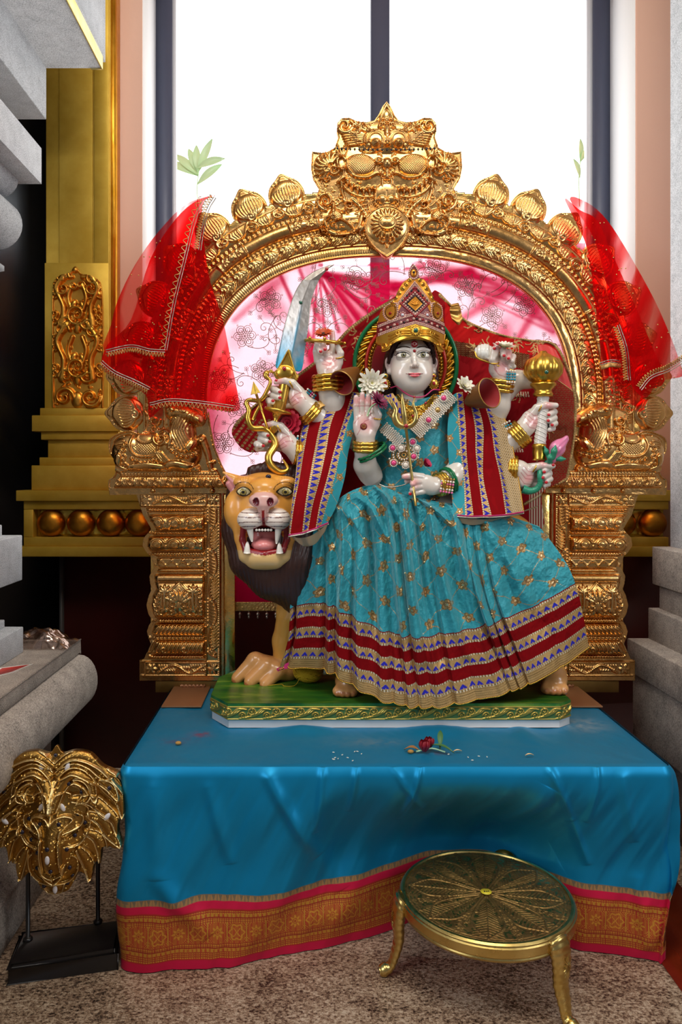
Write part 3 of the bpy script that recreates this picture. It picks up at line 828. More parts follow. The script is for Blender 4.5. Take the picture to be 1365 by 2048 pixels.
# eye with rings
K.dome(752, 278, 24, 22, 10); K.commit()
for r in (23, 18.5, 14): K.stroke([(752+r*math.cos(a), 279+r*math.sin(a)) for a in np.linspace(-3.4, .5, 18)], 2, 4)
K.dome(752, 287, 11, 10, 11); K.dome(752, 288, 5, 5, 13)
K.stroke(cr([(722, 296), (740, 301), (765, 298)], 5), 2, 5)
# ears / side fans
K.dome(660, 326, 32, 28, 6); K.commit()
K.fan(662, 330, pi*.62, pi*1.62, 10, 34, 3.4, 8, .35, 7)
K.spiral(668, 336, 11, 0, 1.4, 3, 8); K.spiral(652, 352, 7, 0, 1.2, 2.4, 7)
K.fan(690, 312, pi*1.05, pi*1.5, 5, 24, 3, 8, .3, 6)
# cross-hatched cheek
K.dome(722, 326, 31, 22, 13, .12); K.commit(); K.hatch(722, 326, 29, 20, 4.4, 2.4)
K.stroke(cr([(694, 318), (696, 336), (712, 349), (735, 352), (755, 344), (768, 347)], 6), 3, 8)
K.stroke(cr([(694, 318), (686, 310), (676, 316), (677, 330), (684, 336)], 6), 3.4, 9)
K.spiral(768, 350, 6, 0, 1.2, 2.4, 8)
# nose
K.dome(759, 320, 10, 7.5, 16, .3, rim=3); K.dome(775, 326, 11, 14, 20); K.dome(760, 322, 4, 3, -8, add=True)
K.stroke(cr([(775, 338), (775, 352)], 3), 5, 12)
# curled tusk at the mouth corner, teeth
K.stroke(cr([(688, 336), (686, 352), (678, 360), (690, 352)], 6), [2]*6+[4]*6+[3]*7, 14)
for j, (x, y) in enumerate([(696, 358), (705, 366), (716, 372), (728, 376), (740, 376), (751, 372)]):
    K.dome(x, y, 5.5, 5, 13); K.stroke([(x, y+2), (x+1, y+10)], [4.4, 1.2], 12)
K.stroke(cr([(684, 362), (700, 380), (725, 390), (752, 389)], 6), 2.6, 7)
K.stroke([(766, 358), (766, 370)], 3, 8); K.stroke([(764, 370), (786, 370)], 2.2, 7)
K.stroke(cr([(683, 358), (686, 382), (694, 402), (688, 396)], 6), 3.4, 10)
# tongue
K.dome(775, 388, 26, 26, 10, p=.35); K.commit(); K.stroke([(775, 380), (775, 402)], 1.4, -2, add=True)
K.dome(765, 397, 10, 8, 5); K.stroke(cr([(751, 380), (751, 402), (762, 412), (775, 415)], 6), 2.2, 5)
# crocodile-dragon curling outward
K.dome(672, 436, 34, 24, 9, .3); K.dome(712, 440, 26, 24, 7); K.commit()
K.spiral(652, 398, 18, pi*.5, 1.6, 5, 11, 1)
K.stroke(cr([(668, 405), (666, 425), (650, 440), (660, 460), (690, 466), (715, 456), (725, 430)], 7), [4]*20+[5]*23, 11)
K.dome(672, 428, 14, 12, 10, .4); K.commit(); K.hatch(670, 428, 13, 11, 4, 2)
K.stroke(cr([(662, 444), (682, 436), (698, 444), (706, 452)], 6), 2.4, 8); K.dome(690, 418, 6, 6, 11); K.dome(690, 418, 3, 3, 14)
K.stroke(cr([(706, 396), (724, 412), (736, 434), (722, 462)], 6), 4.5, 9)
for j in range(7): K.stroke([(716+3*j, 402+8*j), (730+1.5*j, 398+8*j)], [2, 1], 10)
K.spiral(700, 406, 9, 1, 1.4, 3, 10); K.spiral(640, 448, 9, 1, 1.4, 3, 9); K.spiral(648, 462, 7, 1, 1.2, 2.6, 8, -1)
for j in range(9): K.stroke([(700+5*j, 470-3*j), (704+5*j, 462-3*j)], [1.8, .8], 8)
for j in range(6): K.stroke(cr([(742+4*j, 396), (738+4*j, 408), (742+3*j, 420)], 4), 1.6, 5)
for i in range(150):
    x, y = random.uniform(632, 772), random.uniform(240, 468); a = random.uniform(0, 6.3)
    if K.H[int((y-K.y0)/K.res), int((x-K.x0)/K.res)] < K.B[int((y-K.y0)/K.res), int((x-K.x0)/K.res)]+1.5 and not (abs(x-722) < 32 and abs(y-326) < 22):
        K.stroke(cr([(x, y), (x+5*math.cos(a), y+5*math.sin(a)), (x+9*math.cos(a+.8), y+9*math.sin(a+.8))], 4), [.8, 1.2, 1.6, 1.8, 2, 1.8, 1.6, 1.2, .8], 3.4)
K.mirror(c0)
K.commit()
# heart-shaped pendant boss
pm = inpoly(K.X, K.Y, cr([(775, 514), (752, 496), (736, 476), (730, 452), (738, 428), (756, 414), (775, 410), (794, 414), (812, 428), (820, 452), (814, 476), (798, 496)], 6, True))
K.H = np.where(pm, np.maximum(20, 0), K.H)
K.dome(775, 448, 42, 38, 10, add=True, p=.7); K.commit()
K.stroke(cr([(775, 512), (752, 496), (736, 476), (730, 452), (738, 428), (756, 414), (775, 410), (794, 414), (812, 428), (820, 452), (814, 476), (798, 496), (775, 512)], 6), 2.4, 5)
K.fan(775, 448, 0, 2*pi*.96, 22, 33, 3, 5, 0, 18)
K.dome(775, 446, 20, 16, 6, rim=4); K.commit(); K.dome(769, 445, 9, 9, 3); K.dome(781, 445, 9, 9, 3); K.commit(); K.hatch(775, 445, 14, 8, 3, 1.2)
K.stroke(cr([(775, 470), (775, 492)], 3), [6, 5, 4, 2], 6); K.spiral(766, 478, 7, 0, 1.2, 2.4, 5); K.spiral(784, 478, 7, pi, 1.2, 2.4, 5, -1)
K.mask |= pm; K.poly = None
K.H *= .75; K.blur(2)
VF, _ = K.mesh(fr(DA-.045), 0, extra=np.full_like(K.H, -.045/fr(DA-.045).s))
gf = obj('guardian_face', VF, M['gold'], arch, label='embossed fanged guardian face plate')
# black bead string across the face
q = np.linspace(0, 1, 60)
fs_ = fr(DA-.075); pts = np.stack((668+(880-668)*q, 286+15*np.sin(q*pi)**.7, -20*np.abs(q*2-1)**2+4*np.sin(q*pi)), 1)
bt = thing('black_bead_string', 'string of small black beads hanging across the golden guardian face', 'bead string', P(778, 300, 3.0))
obj('thread', tube(fs_(pts), .0008, 6), M['bead_black'], bt)
bp = None
for i, p_ in enumerate(resamp(pts, 25)[1:-1]):
    c = fs_(p_)
    if bp is None: bp = obj('bead', ball(c, (.0042, .004, .006), 10, 8), M['bead_black'], bt); cc = c; LB = np.array(bp.location)
    else: dup(bp, bt, LB+c-cc)

# ------------------------------------------------------------------ crouching beasts + brackets (left, mirrored right)
V_ = Canvas(214, 795, 470, 992, .7)
out = cr([(222, 990), (220, 962), (232, 950), (236, 925), (222, 905), (222, 880), (238, 868), (262, 862), (285, 868), (298, 845), (300, 825), (320, 815), (345, 806), (372, 812), (404, 822), (412, 840)], 5)
out = [tuple(p) for p in out]+[(419, 822), (422, 850), (431, 895), (445, 930), (458, 955), (462, 986), (222, 990)]
V_.cut(out)
V_.H[:] = 6; V_.commit(); V_.stroke(out+[out[0]], 2.5, 3)
V_.beads([(419, 835), (428, 890), (441, 926)], 8, 2, 2.5)
V_.dome(300, 905, 74, 38, 24); V_.dome(262, 905, 36, 36, 26); V_.dome(356, 900, 50, 44, 28, .5)
V_.stroke(cr([(360, 900), (366, 862), (362, 835)], 6), np.linspace(34, 20, 13), 31)
V_.stroke(cr([(350, 826), (372, 828), (392, 836), (402, 842)], 6), np.linspace(18, 10, 19), 39)       # head and muzzle
V_.commit()
V_.dome(401, 841, 10, 12, 6); V_.dome(404, 838, 3, 3, 8); V_.dome(372, 824, 7, 5, 6, .2, rim=2); V_.dome(372, 824, 3, 3, 8)
V_.stroke(cr([(386, 851), (396, 852), (406, 848)], 4), 2, 5); V_.dome(384, 836, 5, 9, 4, .6)
V_.stroke(cr([(352, 822), (342, 808), (350, 800), (362, 806)], 6), [5]*6+[4]*6+[2]*7, 8)                # horn
V_.dome(338, 818, 7, 10, 7, -.6)
for j in range(9):                                                                                 # mane locks
    x = 334+j*5.5
    V_.stroke(cr([(x+6, 836+abs(j-5)*1.5), (x-4, 862), (x+6, 884), (x+14, 902)], 5), 2.2, 3)
V_.beads(cr([(336, 850), (346, 884), (372, 904), (396, 898)], 6), 6.5, 3, 8); V_.beads(cr([(330, 858), (342, 894), (370, 914), (398, 908)], 6), 9, 4.2, 7)
V_.spiral(327, 878, 21, pi*.2, 1.8, 4.5, 9, -1)
for j in range(4): V_.stroke(cr([(316+j*4, 905), (326+j*5, 920), (345+j*5, 934)], 5), 2.2, 5)
w = V_.win(272, 868, 322, 905); V_.stroke(cr([(270, 872), (266, 893), (276, 910), (298, 914), (318, 908), (322, 880)], 6), 2.6, 5)   # saddle cloth
V_.dome(296, 876, 20, 13, 4, rim=3); V_.hatch(296, 898, 22, 11, 5, 2.2); V_.beads(cr([(270, 918), (292, 926), (318, 920), (334, 926)], 5), 7, 3.6, 6)
for j in range(6): V_.spiral(258-4*j % 9, 888+9*j, 6, j, 1.1, 2.2, 5)
for j in range(5): V_.stroke(cr([(232+3*j, 884+5*j), (240+3*j, 876+8*j), (252, 872+10*j)], 4), 2, 4)
V_.stroke(cr([(268, 938), (300, 934), (338, 940)], 6), 10, 13); V_.stroke(cr([(330, 942), (350, 930), (390, 938)], 6), 10, 16); V_.dome(392, 938, 11, 11, 18); V_.spiral(394, 938, 7, 0, 1.2, 2.2, 20)
V_.stroke(cr([(243, 915), (240, 935), (256, 945)], 6), 9, 14)
V_.stroke(cr([(384, 896), (396, 882), (406, 878)], 6), [9]*6+[7]*7, 14); V_.stroke(cr([(406, 880), (416, 905), (424, 938)], 6), np.linspace(8, 4.5, 13), 13)
V_.dome(405, 879, 9, 9, 16); V_.spiral(405, 879, 5, 0, 1.2, 2, 18); V_.dome(428, 942, 8, 5, 14); V_.stroke([(418, 926), (430, 924)], 3, 14)
V_.spiral(312, 842, 10, 0, 1.3, 3, 8); V_.spiral(310, 858, 7, 0, 1.3, 2.4, 7)
V_.commit()
# leaf-rolled base under the beast
w = V_.win(228, 944, 456, 976)
X, Y = V_.X[w], V_.Y[w]; lft = 246-(Y-946)*.5; rgt = 438+(Y-946)*.55
on = (X > lft) & (X < rgt)
V_.H[w] = np.where(on & (Y < 951), 15+0*X, V_.H[w]); V_.H[w] = np.where(on & (Y >= 951), 10+13*np.clip(1-((Y-963)/12.5)**2, 0, 1)**.5, V_.H[w])
V_.commit(); V_.beads([(248, 948), (438, 948)], 6, 2, 3)
for x in range(242, 452, 25):
    V_.spiral(x, 963, 8, 0, 1.3, 2.2, 4)
    for j in range(3): V_.stroke(cr([(x+9+j*4, 954), (x+6+j*4, 963), (x+10+j*4, 972)], 4), 1.5, 3.5)
w = V_.win(222, 976, 470, 992); V_.H[w] = 7+noise2(V_.X[w]/14, V_.Y[w]/9, 3)*1.2
for x in (308, 366, 426): V_.dome(x, 981, 4.5, 4.5, 9, rim=2)
V_.H *= .8; V_.blur(2)
VF, _ = V_.mesh(fa, 6, extra=np.full_like(V_.H, 4.))
def mirror_vf(VF):
    V, F = VF; V = V.copy(); V[:, 0] = 2*(775-CX)*SA-V[:, 0]; return V, [f[:, ::-1] for f in F]
obj('crouching_beast', VF, M['gold'], arch, label='embossed crouching beast facing right'); obj('crouching_beast', mirror_vf(VF), M['gold'], arch, label='embossed crouching beast facing left')

# ------------------------------------------------------------------ pillar panels
W_ = Canvas(270, 984, 472, 1366, .72)
prof = [(985, 272), (992, 274), (1030, 286), (1058, 303), (1066, 296), (1076, 287), (1092, 285), (1106, 294), (1112, 302), (1136, 308), (1144, 303), (1152, 299), (1168, 301), (1178, 304), (1190, 298), (1210, 293), (1228, 297), (1240, 305), (1250, 298), (1262, 294), (1275, 297), (1288, 302), (1298, 297), (1318, 288), (1320, 280), (1362, 280)]
py_ = np.array([p[0] for p in prof], float); px_ = np.array([p[1] for p in prof], float)
W_.mask = (W_.X > np.interp(W_.Y, py_, px_)) & (W_.X < 447+(W_.Y-985)*.006) & (W_.Y < 1361)
W_.H[:] = 3+noise2(W_.X/20, W_.Y/20, 8)*.6
X, Y = W_.X, W_.Y
xl = np.interp(Y, py_, px_)+11; body = (X > xl) & (X < 411)
def roll_(y0, y1, h, b=4): 
    c, r = (y0+y1)/2, (y1-y0)/2
    on = body & (Y > y0) & (Y < y1)
    e = np.clip((X-xl)/8, 0, 1)**.5*np.clip((411-X)/4, 0, 1)**.5
    W_.H[:] = np.where(on, 3+(b+h*np.clip(1-((Y-c)/r)**2, 0, 1)**.5)*e, W_.H)
def flat_(y0, y1, h): roll_(y0, y1, 0, h)
flat_(1016, 1022, 8); flat_(1024, 1029, 6); roll_(1030, 1061, 15); flat_(1062, 1068, 9); roll_(1072, 1102, 16); flat_(1104, 1112, 8); flat_(1116, 1134, 7); roll_(1137, 1143, 5)
roll_(1148, 1164, 12, 6); roll_(1162, 1234, 20, 4); flat_(1236, 1243, 11); roll_(1245, 1270, 14); flat_(1271, 1278, 8); roll_(1279, 1306, 15); flat_(1308, 1315, 12)
W_.H = np.where((Y > 988) & (Y < 1012) & (X > 282) & (X < 438), 9, W_.H); W_.H = np.where((Y > 1322) & (Y < 1350) & (X > 291) & (X < 440), 9, W_.H)
W_.H = np.where((X > 414) & (X < 441) & (Y > 988) & (Y < 1350), 8, W_.H)
W_.commit()
for y in (988, 1012, 1322, 1350): W_.stroke([(284, y), (440, y)], 1.8, 4)
for x in (414, 441): W_.stroke([(x, 988), (x, 1350)], 1.6, 4); W_.beads([(x-3, 990), (x-3, 1350)], 4, 1.3, 2)
for y in (1019, 1065, 1108, 1240, 1274.5, 1311): W_.beads([(300, y), (408, y)], 5 if y != 1274.5 else 7, 2.1 if y != 1274.5 else 3.2, 4)
def wave(x0, x1, y, amp, n):
    W_.stroke(cr([(x0+(x1-x0)*k/n, y+amp*(-1)**k) for k in range(n+1)], 6), 2, 5)
    for k in range(n):
        cx_ = x0+(x1-x0)*(k+.5)/n
        for j in range(6):
            W_.stroke(cr([(cx_-14+j*5, y+amp*.9*(-1)**(k+1)), (cx_-11+j*5, y), (cx_-6+j*5, y-amp*.5*(-1)**(k+1))], 3), 1.3, 4)
wave(308, 410, 1000, 7, 3); wave(318, 412, 1336, 8, 3)
for x, y in ((294, 1000), (428, 1000), (304, 1336), (428, 1336)):
    W_.fan(x, y, 0, 2*pi*.84, 6, 10, 3.2, 4, 0, 3); W_.dome(x, y, 3, 3, 5)
W_.stroke(cr([(427.5+8*math.sin(k*pi/2+.8), 1018+k*24.5) for k in range(13)], 6), 2, 5)
for k in range(24):
    y0 = 1020+k*12.4; sd = 1 if math.sin((y0-1018)/24.5*pi/2+.8) < 0 else -1
    for j in range(2): W_.stroke(cr([(427.5-sd*5, y0+j*6), (427.5+sd*3, y0-3+j*6), (427.5+sd*10, y0-9+j*6)], 3), 1.6, 4.4)
for x0 in (318, 352, 386):                                   # framed ovals and buds on the rolls
    for y0, ry in ((1045, 10), (1087, 9)):
        W_.dome(x0, y0, 9, ry*.8, 4, rim=3); W_.stroke([(x0+15*math.cos(a), y0+12*math.sin(a)) for a in np.linspace(-2.9, -.2, 10)], 1.8, 4)
    W_.beads([(x0+17, 1075), (x0+17, 1099)], 5, 2, 3); W_.spiral(x0+17, 1048, 8, 0, 1.3, 2, 4)
    for j in range(4): W_.stroke(cr([(x0+10+j*4, 1034), (x0+14+j*3, 1045), (x0+9+j*4, 1057)], 3), 1.4, 3.4)
for k in range(9): W_.stroke([(312+k*11, 1119 if k % 2 else 1131), (323+k*11, 1131 if k % 2 else 1119)], 1.6, 3)
for x in np.arange(312, 405, 22): W_.dome(x+11, 1122, 4, 3, 3); W_.dome(x, 1129, 3, 2.5, 2.5)
for x0 in (333, 389):                                        # palmettes on the urn
    W_.stroke([(x0, 1178), (x0, 1212)], [4, 5, 6][0], 5); W_.dome(x0, 1219, 8, 8, 6)
    W_.fan(x0, 1182, pi*1.1, pi*1.9, 5, 15, 2.6, 5, 0, 3)
    for k in (-1, 1):
        for j in range(5): W_.spiral(x0+k*(13+1.5*j % 4), 1186+j*9, 7, 0 if k > 0 else pi, 1.1, 2.2, 5, k)
        W_.stroke(cr([(x0+k*4, 1228), (x0+k*20, 1222), (x0+k*25, 1196), (x0+k*18, 1180)], 5), 2, 4)
W_.fan(361, 1205, pi*1.15, pi*1.85, 7, 30, 3, 5, 0, 8); W_.dome(361, 1214, 7, 14, 5)
W_.stroke([(345, 1178), (361, 1163), (377, 1178)], 1.6, 3)
for k in range(13): x = 306+k*8; W_.stroke(cr([(x, 1264), (x+6, 1257), (x+15, 1250)], 4), 2, 4)
for k in range(14):
    x = 302+k*8; W_.stroke(cr([(x+5, 1283), (x, 1292), (x-4, 1303)], 4), 2.4, 4)
for x in (332, 372): W_.spiral(x, 1296, 8, 0, 1.2, 2, 5)
W_.H *= .75; W_.blur(2)
VF, _ = W_.mesh(fa, 6)
pn = obj('pillar_panel', VF, M['gold'], arch); pn2 = obj('pillar_panel', mirror_vf(VF), M['gold'], arch)
# box returns behind the panels, tie rail and brown foot plates
def both_box(name, x0, x1, y0, y1, ya, yb, mat, **kw):
    for sgn in (0, 1):
        a, b = (x0, x1) if not sgn else (1550-x1, 1550-x0)
        k = DA/FL
        obj(name, box((a-CX)*k, (b-CX)*k, ya, yb, HC-(y1-CY)*k, HC-(y0-CY)*k), mat, arch, smooth=False, mod=.002, **kw)
both_box('pillar_back_sheet', 447, 470, 980, 1362, DA+.005, DA+.05, M['gold_flat'])
both_box('pillar_back_box', 300, 452, 990, 1360, DA+.014, DA+.05, M['gold_flat'])
both_box('tie_rail', 311, 470, 1362, 1385, DA+.0, DA+.03, gold('rail_paint', srgb('8A6A38'), srgb('9A7844'), .4))
for k, (xa, xb) in enumerate(((-.555, -.405), (.90, 1.05))):
    obj('foot_plate', box(xa+(.0 if not k else .045), xb+(0 if not k else .045), 2.80, 3.06, .6065, .6125), M['steel'], arch, smooth=False, mod=.001)
    obj('weld_bead', tube([(xa+.03+t*.1+(.045 if k else 0), 3.053, .616+.003*math.sin(t*40)) for t in np.linspace(0, 1, 30)], .006, 6), M['steel'], arch)
# ------------------------------------------------------------------ table and blue cloth
ZT = .600
TX0, TX1, TY0, TY1 = -.555, 1.075, 2.262, 3.16
tb = thing('altar_table', 'plain wooden altar table hidden under the blue silk cloth', 'table', (.26, 2.7, 0))
obj('table_top', box(TX0, TX1, TY0+.3, TY1, ZT-.03, ZT-.004), M['table_wood'], tb, smooth=False)
obj('front_rail', box(TX0, TX1, TY0, TY0+.3, ZT-.03, ZT-.004), M['table_wood'], tb, smooth=False)
for x in (TX0+.03, TX1-.08):
    for y in (TY0+.33, TY1-.08): obj('leg', box(x, x+.05, y, y+.05, 0, ZT-.03), M['table_wood'], tb, smooth=False)
# cloth: sheet from the back edge over the front and both sides; columns run round the table rim
def sm(x): x = np.clip(x, 0, 1); return x*x*(3-2*x)
R_ = .03
x0, x1, y0, y1 = TX0-.01, TX1+.012, TY0-.016, TY1
per = []                                                     # rim path (x, y, outward nx, ny)
for y in np.linspace(y1, y0+R_, 150): per.append((x0, y, -1, 0))
for a in np.linspace(pi, 1.5*pi, 14)[1:]: per.append((x0+R_+R_*math.cos(a), y0+R_+R_*math.sin(a), math.cos(a), math.sin(a)))
for x in np.linspace(x0+R_, x1-R_, 1100)[1:]: per.append((x, y0, 0, -1))
for a in np.linspace(1.5*pi, 2*pi, 14)[1:]: per.append((x1-R_+R_*math.cos(a), y0+R_+R_*math.sin(a), math.cos(a), math.sin(a)))
for y in np.linspace(y0+R_, y1, 150)[1:]: per.append((x1, y, 1, 0))
per = np.array(per)
U = np.concatenate(([0], np.cumsum(np.hypot(*np.diff(per[:, :2], axis=0).T))))
NV = 330
v = np.linspace(0, 1, NV)
PXs = per[:, 0][:, None]; front = (per[:, 3] < -.5)[:, None]
# how far the hem is pushed back under the table (by the stool), as a function of x
hem = np.interp(per[:, 0], [-.56, -.5, -.36, -.2, 0, .17, .25, .4, .6, .78, .84, .9, 1.0, 1.08], [0, 0, .015, .035, .07, .15, .20, .29, .29, .16, .11, .085, .05, .03])
hem = smooth1(hem, 61)[:, None]
vv = v[None, :]
drop = np.where(vv < .03, 0, (vv-.03)/.97)                     # 0 at rim, 1 at hem
z = ZT+.004-(ZT+.002)*drop
edge = .012*np.sin(np.clip(drop/.05, 0, 1)*pi/2)
UU = U[:, None]
f1 = noise2(UU*4.2+3+drop*.8, drop*.9+0*UU, 11, 2); f2_ = noise2(UU*13+drop*3.2, drop*1.8+0*UU, 12, 2); f3 = noise2(UU*32+drop*9, drop*3.2, 14, 2)
fold = (f1*.056*sm(drop*1.6)+.018*f2_*sm(drop*4)+.003*f3*sm(drop*6))
def streak(xa, da, xb, db, wid, amp):                          # a single soft diagonal pull fold on the front
    global fold
    ax, bx = xa, xb
    X = PXs+0*drop; Dn = drop*.6+0*X
    L = (bx-ax)**2+((db-da)*.6)**2
    t = np.clip(((X-ax)*(bx-ax)+(Dn-da*.6)*((db-da)*.6))/L, 0, 1)
    d = np.hypot(X-ax-t*(bx-ax), Dn-da*.6-t*(db-da)*.6)
    fold = fold+np.where(front, 1.0*amp*np.exp(-(d/wid)**2)*np.sin(np.clip(t*.9+.1, 0, 1)*pi)**.5, 0)
for a in [(-.46, .1, -.45, .55, .03, .016), (-.45, .55, -.30, .85, .03, .02), (-.12, .05, .03, .5, .02, .02), (.03, .5, .1, .72, .025, .016), (.04, .0, .02, .35, .012, .012), (.14, .0, .12, .25, .01, .01),
          (.33, .0, .28, .35, .01, .012), (.62, .42, .72, .1, .03, .018), (.48, .6, .62, .42, .03, .016), (.72, .02, .80, .3, .012, .014), (.80, .3, .86, .55, .012, .014), (.93, .05, .98, .4, .018, .012), (.55, .75, .78, .55, .04, .02),
          (-.3, .1, -.24, .5, .02, .012), (-.02, .85, .2, .8, .04, .015), (.25, .0, .36, .3, .012, .008), (.86, .0, .84, .3, .01, .01), (1.0, .6, 1.03, .95, .02, .014)]: streak(*a)
off = edge+fold*.9-hem*sm(drop*1.15)**1.1*0
push = np.where(front, hem*sm((drop-.06)/.52), 0); fold = fold*(1-.75*hem/.29*sm((drop-.3)/.3))
rightside = (per[:, 0] > 0)[:, None]; side_in = np.where(~front, .035*drop**1.5-np.where(rightside, .034*np.sin(pi*np.clip(drop*1.5, 0, 1)), 0), 0)
off = edge+fold*.9
X = PXs+per[:, 2][:, None]*(off-side_in*1.0); Y = per[:, 1][:, None]+per[:, 3][:, None]*off+push
Z = z+0*X
Z[:, -1:] = .003
tp = vv < .03
G = np.stack((X, Y, Z), -1)
Uc, Vc = UU+0*X, drop*(ZT)+0*X
hd = (ZT-Vc)                                                  # height above the hem along the cloth
def lerp(a, b, t): t = np.asarray(t)[..., None]; return a*(1-t)+b*t
C = np.zeros(X.shape+(4,))
blue = np.array(srgb('0A86B6')+(.5,)); pink = np.array(srgb('C4123E')+(0.,)); zr = np.array(srgb('C87A30')+(.35,)); dkr = np.array(srgb('A82A24')+(0.1,)); gr_ = np.array(srgb('8A7A62')+(.4,)); gld = np.array(srgb('D79A3C')+(.6,))
C[:] = blue
def band(lo, hi, c, m=True):
    on = (hd > lo) & (hd <= hi) & m; C[on] = c
u = Uc
band(.192, .212, gr_*.8); sc_ = (np.abs(np.sin(u*pi/.021)) > (hd-.192)/.02*.9); band(.192, .210, np.array(srgb('B0885A')+(.4,)), sc_ & (np.abs(np.sin(u*pi/.0105)) > .3))
band(.170, .192, pink); band(.026, .170, dkr); band(-1, .026, pink*.9)
tex = (np.sin(u*2*pi/.004) > -.2)
band(.030, .166, zr*.88, tex)
for y in (.166, .160, .146, .141, .136, .070, .065, .060, .046, .040, .034):
    band(y-.0018, y+.0008, dkr*.7); band(y-.0042, y-.0018, gld, np.sin(u*2*pi/.007) > 0)
for y in (.153, .053): band(y-.005, y+.004, gld*.85, np.sin(u*2*pi/.013) > -.3)
cell = .058; cu = ((u/cell) % 1-.5)*cell; ch = hd-.103; rr = np.hypot(cu, ch*.95); aa = np.arctan2(ch, cu); odd = (np.floor(u/cell) % 2 == 0)
band(.074, .133, dkr, (np.abs(cu) > .0245) | (rr > .029)); band(.074, .133, gld*.8, (np.abs(cu) > .0265))
band(.074, .133, gld, odd & (rr < .014+.005*np.cos(8*aa)) & (rr > .004)); band(.074, .133, dkr, odd & (rr < .008) & (rr > .006))
band(.074, .133, gld, ~odd & (np.abs(rr-.020-.003*np.cos(6*aa)) < .0022)); band(.074, .133, gld, ~odd & (np.abs(np.abs(cu)-np.abs(ch)*.8) < .0016) & (rr < .017))
band(.074, .133, gld*.9, (rr > .028) & (np.sin(u*900)*np.sin(hd*900) > .2))
# slight woven weathering
C[..., :3] *= (1+.05*noise2(u*9, hd*9, 21))[..., None]
VF = gmesh(G, flip=False)
# top sheet with dips
nx_, ny_ = 420, 240
gx, gy = np.meshgrid(np.linspace(x0+.004, x1-.004, nx_), np.linspace(y0+.004, y1, ny_), indexing='ij')
ripple = .0035*noise2(gx*9, gy*7, 31)+.0015*noise2(gx*22+gy*5, gy*12, 32)
ed = np.clip(np.minimum.reduce([gx-x0, x1-gx, gy-y0])/.03, 0, 1)
bank = .016*np.exp(-((gx-.44)/.10)**2)*np.exp(-((gy-2.56)/.05)**2)*1+.016*np.exp(-((gx+.02)/.08)**2-((gy-2.56)/.04)**2)+.012*np.exp(-((gx-.72)/.035)**2-((gy-2.52)/.09)**2)
gz = ZT+.0042+ripple*ed*.8+bank*ed*(gy < 2.585)-(1-ed)**2*.006
C2 = np.zeros(gx.shape+(4,)); C2[:] = blue*np.array([1, .97, .95, 1])
dirt = np.clip(noise2(gx*6, gy*6, 41)*.5+.2, 0, 1)*.14+.02
C2[..., :3] = C2[..., :3]*(1-dirt[..., None])+np.array(srgb('5C6A74'))*dirt[..., None]
def smudge(x, y, rx, ry, c, a):
    m = a*np.exp(-((gx-x)/rx)**2-((gy-y)/ry)**2)*np.clip(.7+noise2(gx*60, gy*60, 44), 0, 1); C2[..., :3] = C2[..., :3]*(1-m[..., None])+np.array(srgb(c))*m[..., None]
smudge(-.365, 2.52, .03, .025, 'A01030', .9); smudge(-.43, 2.46, .05, .03, '7A2040', .45); smudge(.95, 2.62, .08, .07, 'B8C0C0', .5); smudge(.2, 2.45, .12, .04, '9AA0A0', .3); smudge(.40, 2.36, .04, .02, '701030', .5)
A, F1 = VF; B, F2 = gmesh(np.stack((gx, gy, gz), -1), flip=False)
cloth = obj('tablecloth', join((A, F1), (B, F2)), M['satin'], None, loc=(.26, 2.7, 0), col=np.concatenate((C.reshape(-1, 4), C2.reshape(-1, 4))))
tag(cloth, 'blue silk cloth with pink and gold brocade border draped over the altar table', 'tablecloth')
zcloth = ZT+.006

# ------------------------------------------------------------------ marble base of the statue
ZB0, ZB1 = ZT+.006, .690
bx0, bx1, by0, by1, ch_ = -.352, .912, 2.585, 3.03, .10
def octa(g=0): return [(bx0+ch_*.7-g*.3, by0-g), (bx1-ch_*.5+g*.3, by0-g), (bx1+g, by0+ch_*.4-g*.3), (bx1+g, by1-.05), (bx1-.06, by1+g), (bx0+.06, by1+g), (bx0-g, by1-.12), (bx0-g, by0+ch_-g*.3)]
sb = thing('statue_base', 'long green-topped marble base with gilded wave carving under the lion and goddess', 'plinth', (.28, 2.8, ZB0))
obj('marble_slab', prism(octa(-.002), ZB0, ZB0+.03, 'z'), simple('white_marble', srgb('C9C6C4'), .3, 0, None, (6, .08)), sb, smooth=False, mod=.003)
t = NT('green_painted_top'); t.bsdf(Roughness=.3); f = t.noise(5, 6, .65, stretch=(1, 5, 1)); t.l(t.ramp(f, [(.3, srgb('0C4A20')), (.5, srgb('2F6A1E')), (.68, srgb('6F8C2C'))]), t.b.inputs['Base Color']); t.bump(f, .2, .002)
obj('green_top', prism(octa(.0015), ZB1-.010, ZB1, 'z'), t.m, sb, smooth=False, mod=.003)
obj('frieze_core', prism(octa(-.004), ZB0+.03, ZB1-.008, 'z'), simple('green_ground', srgb('3C6A34'), .5), sb, smooth=False)
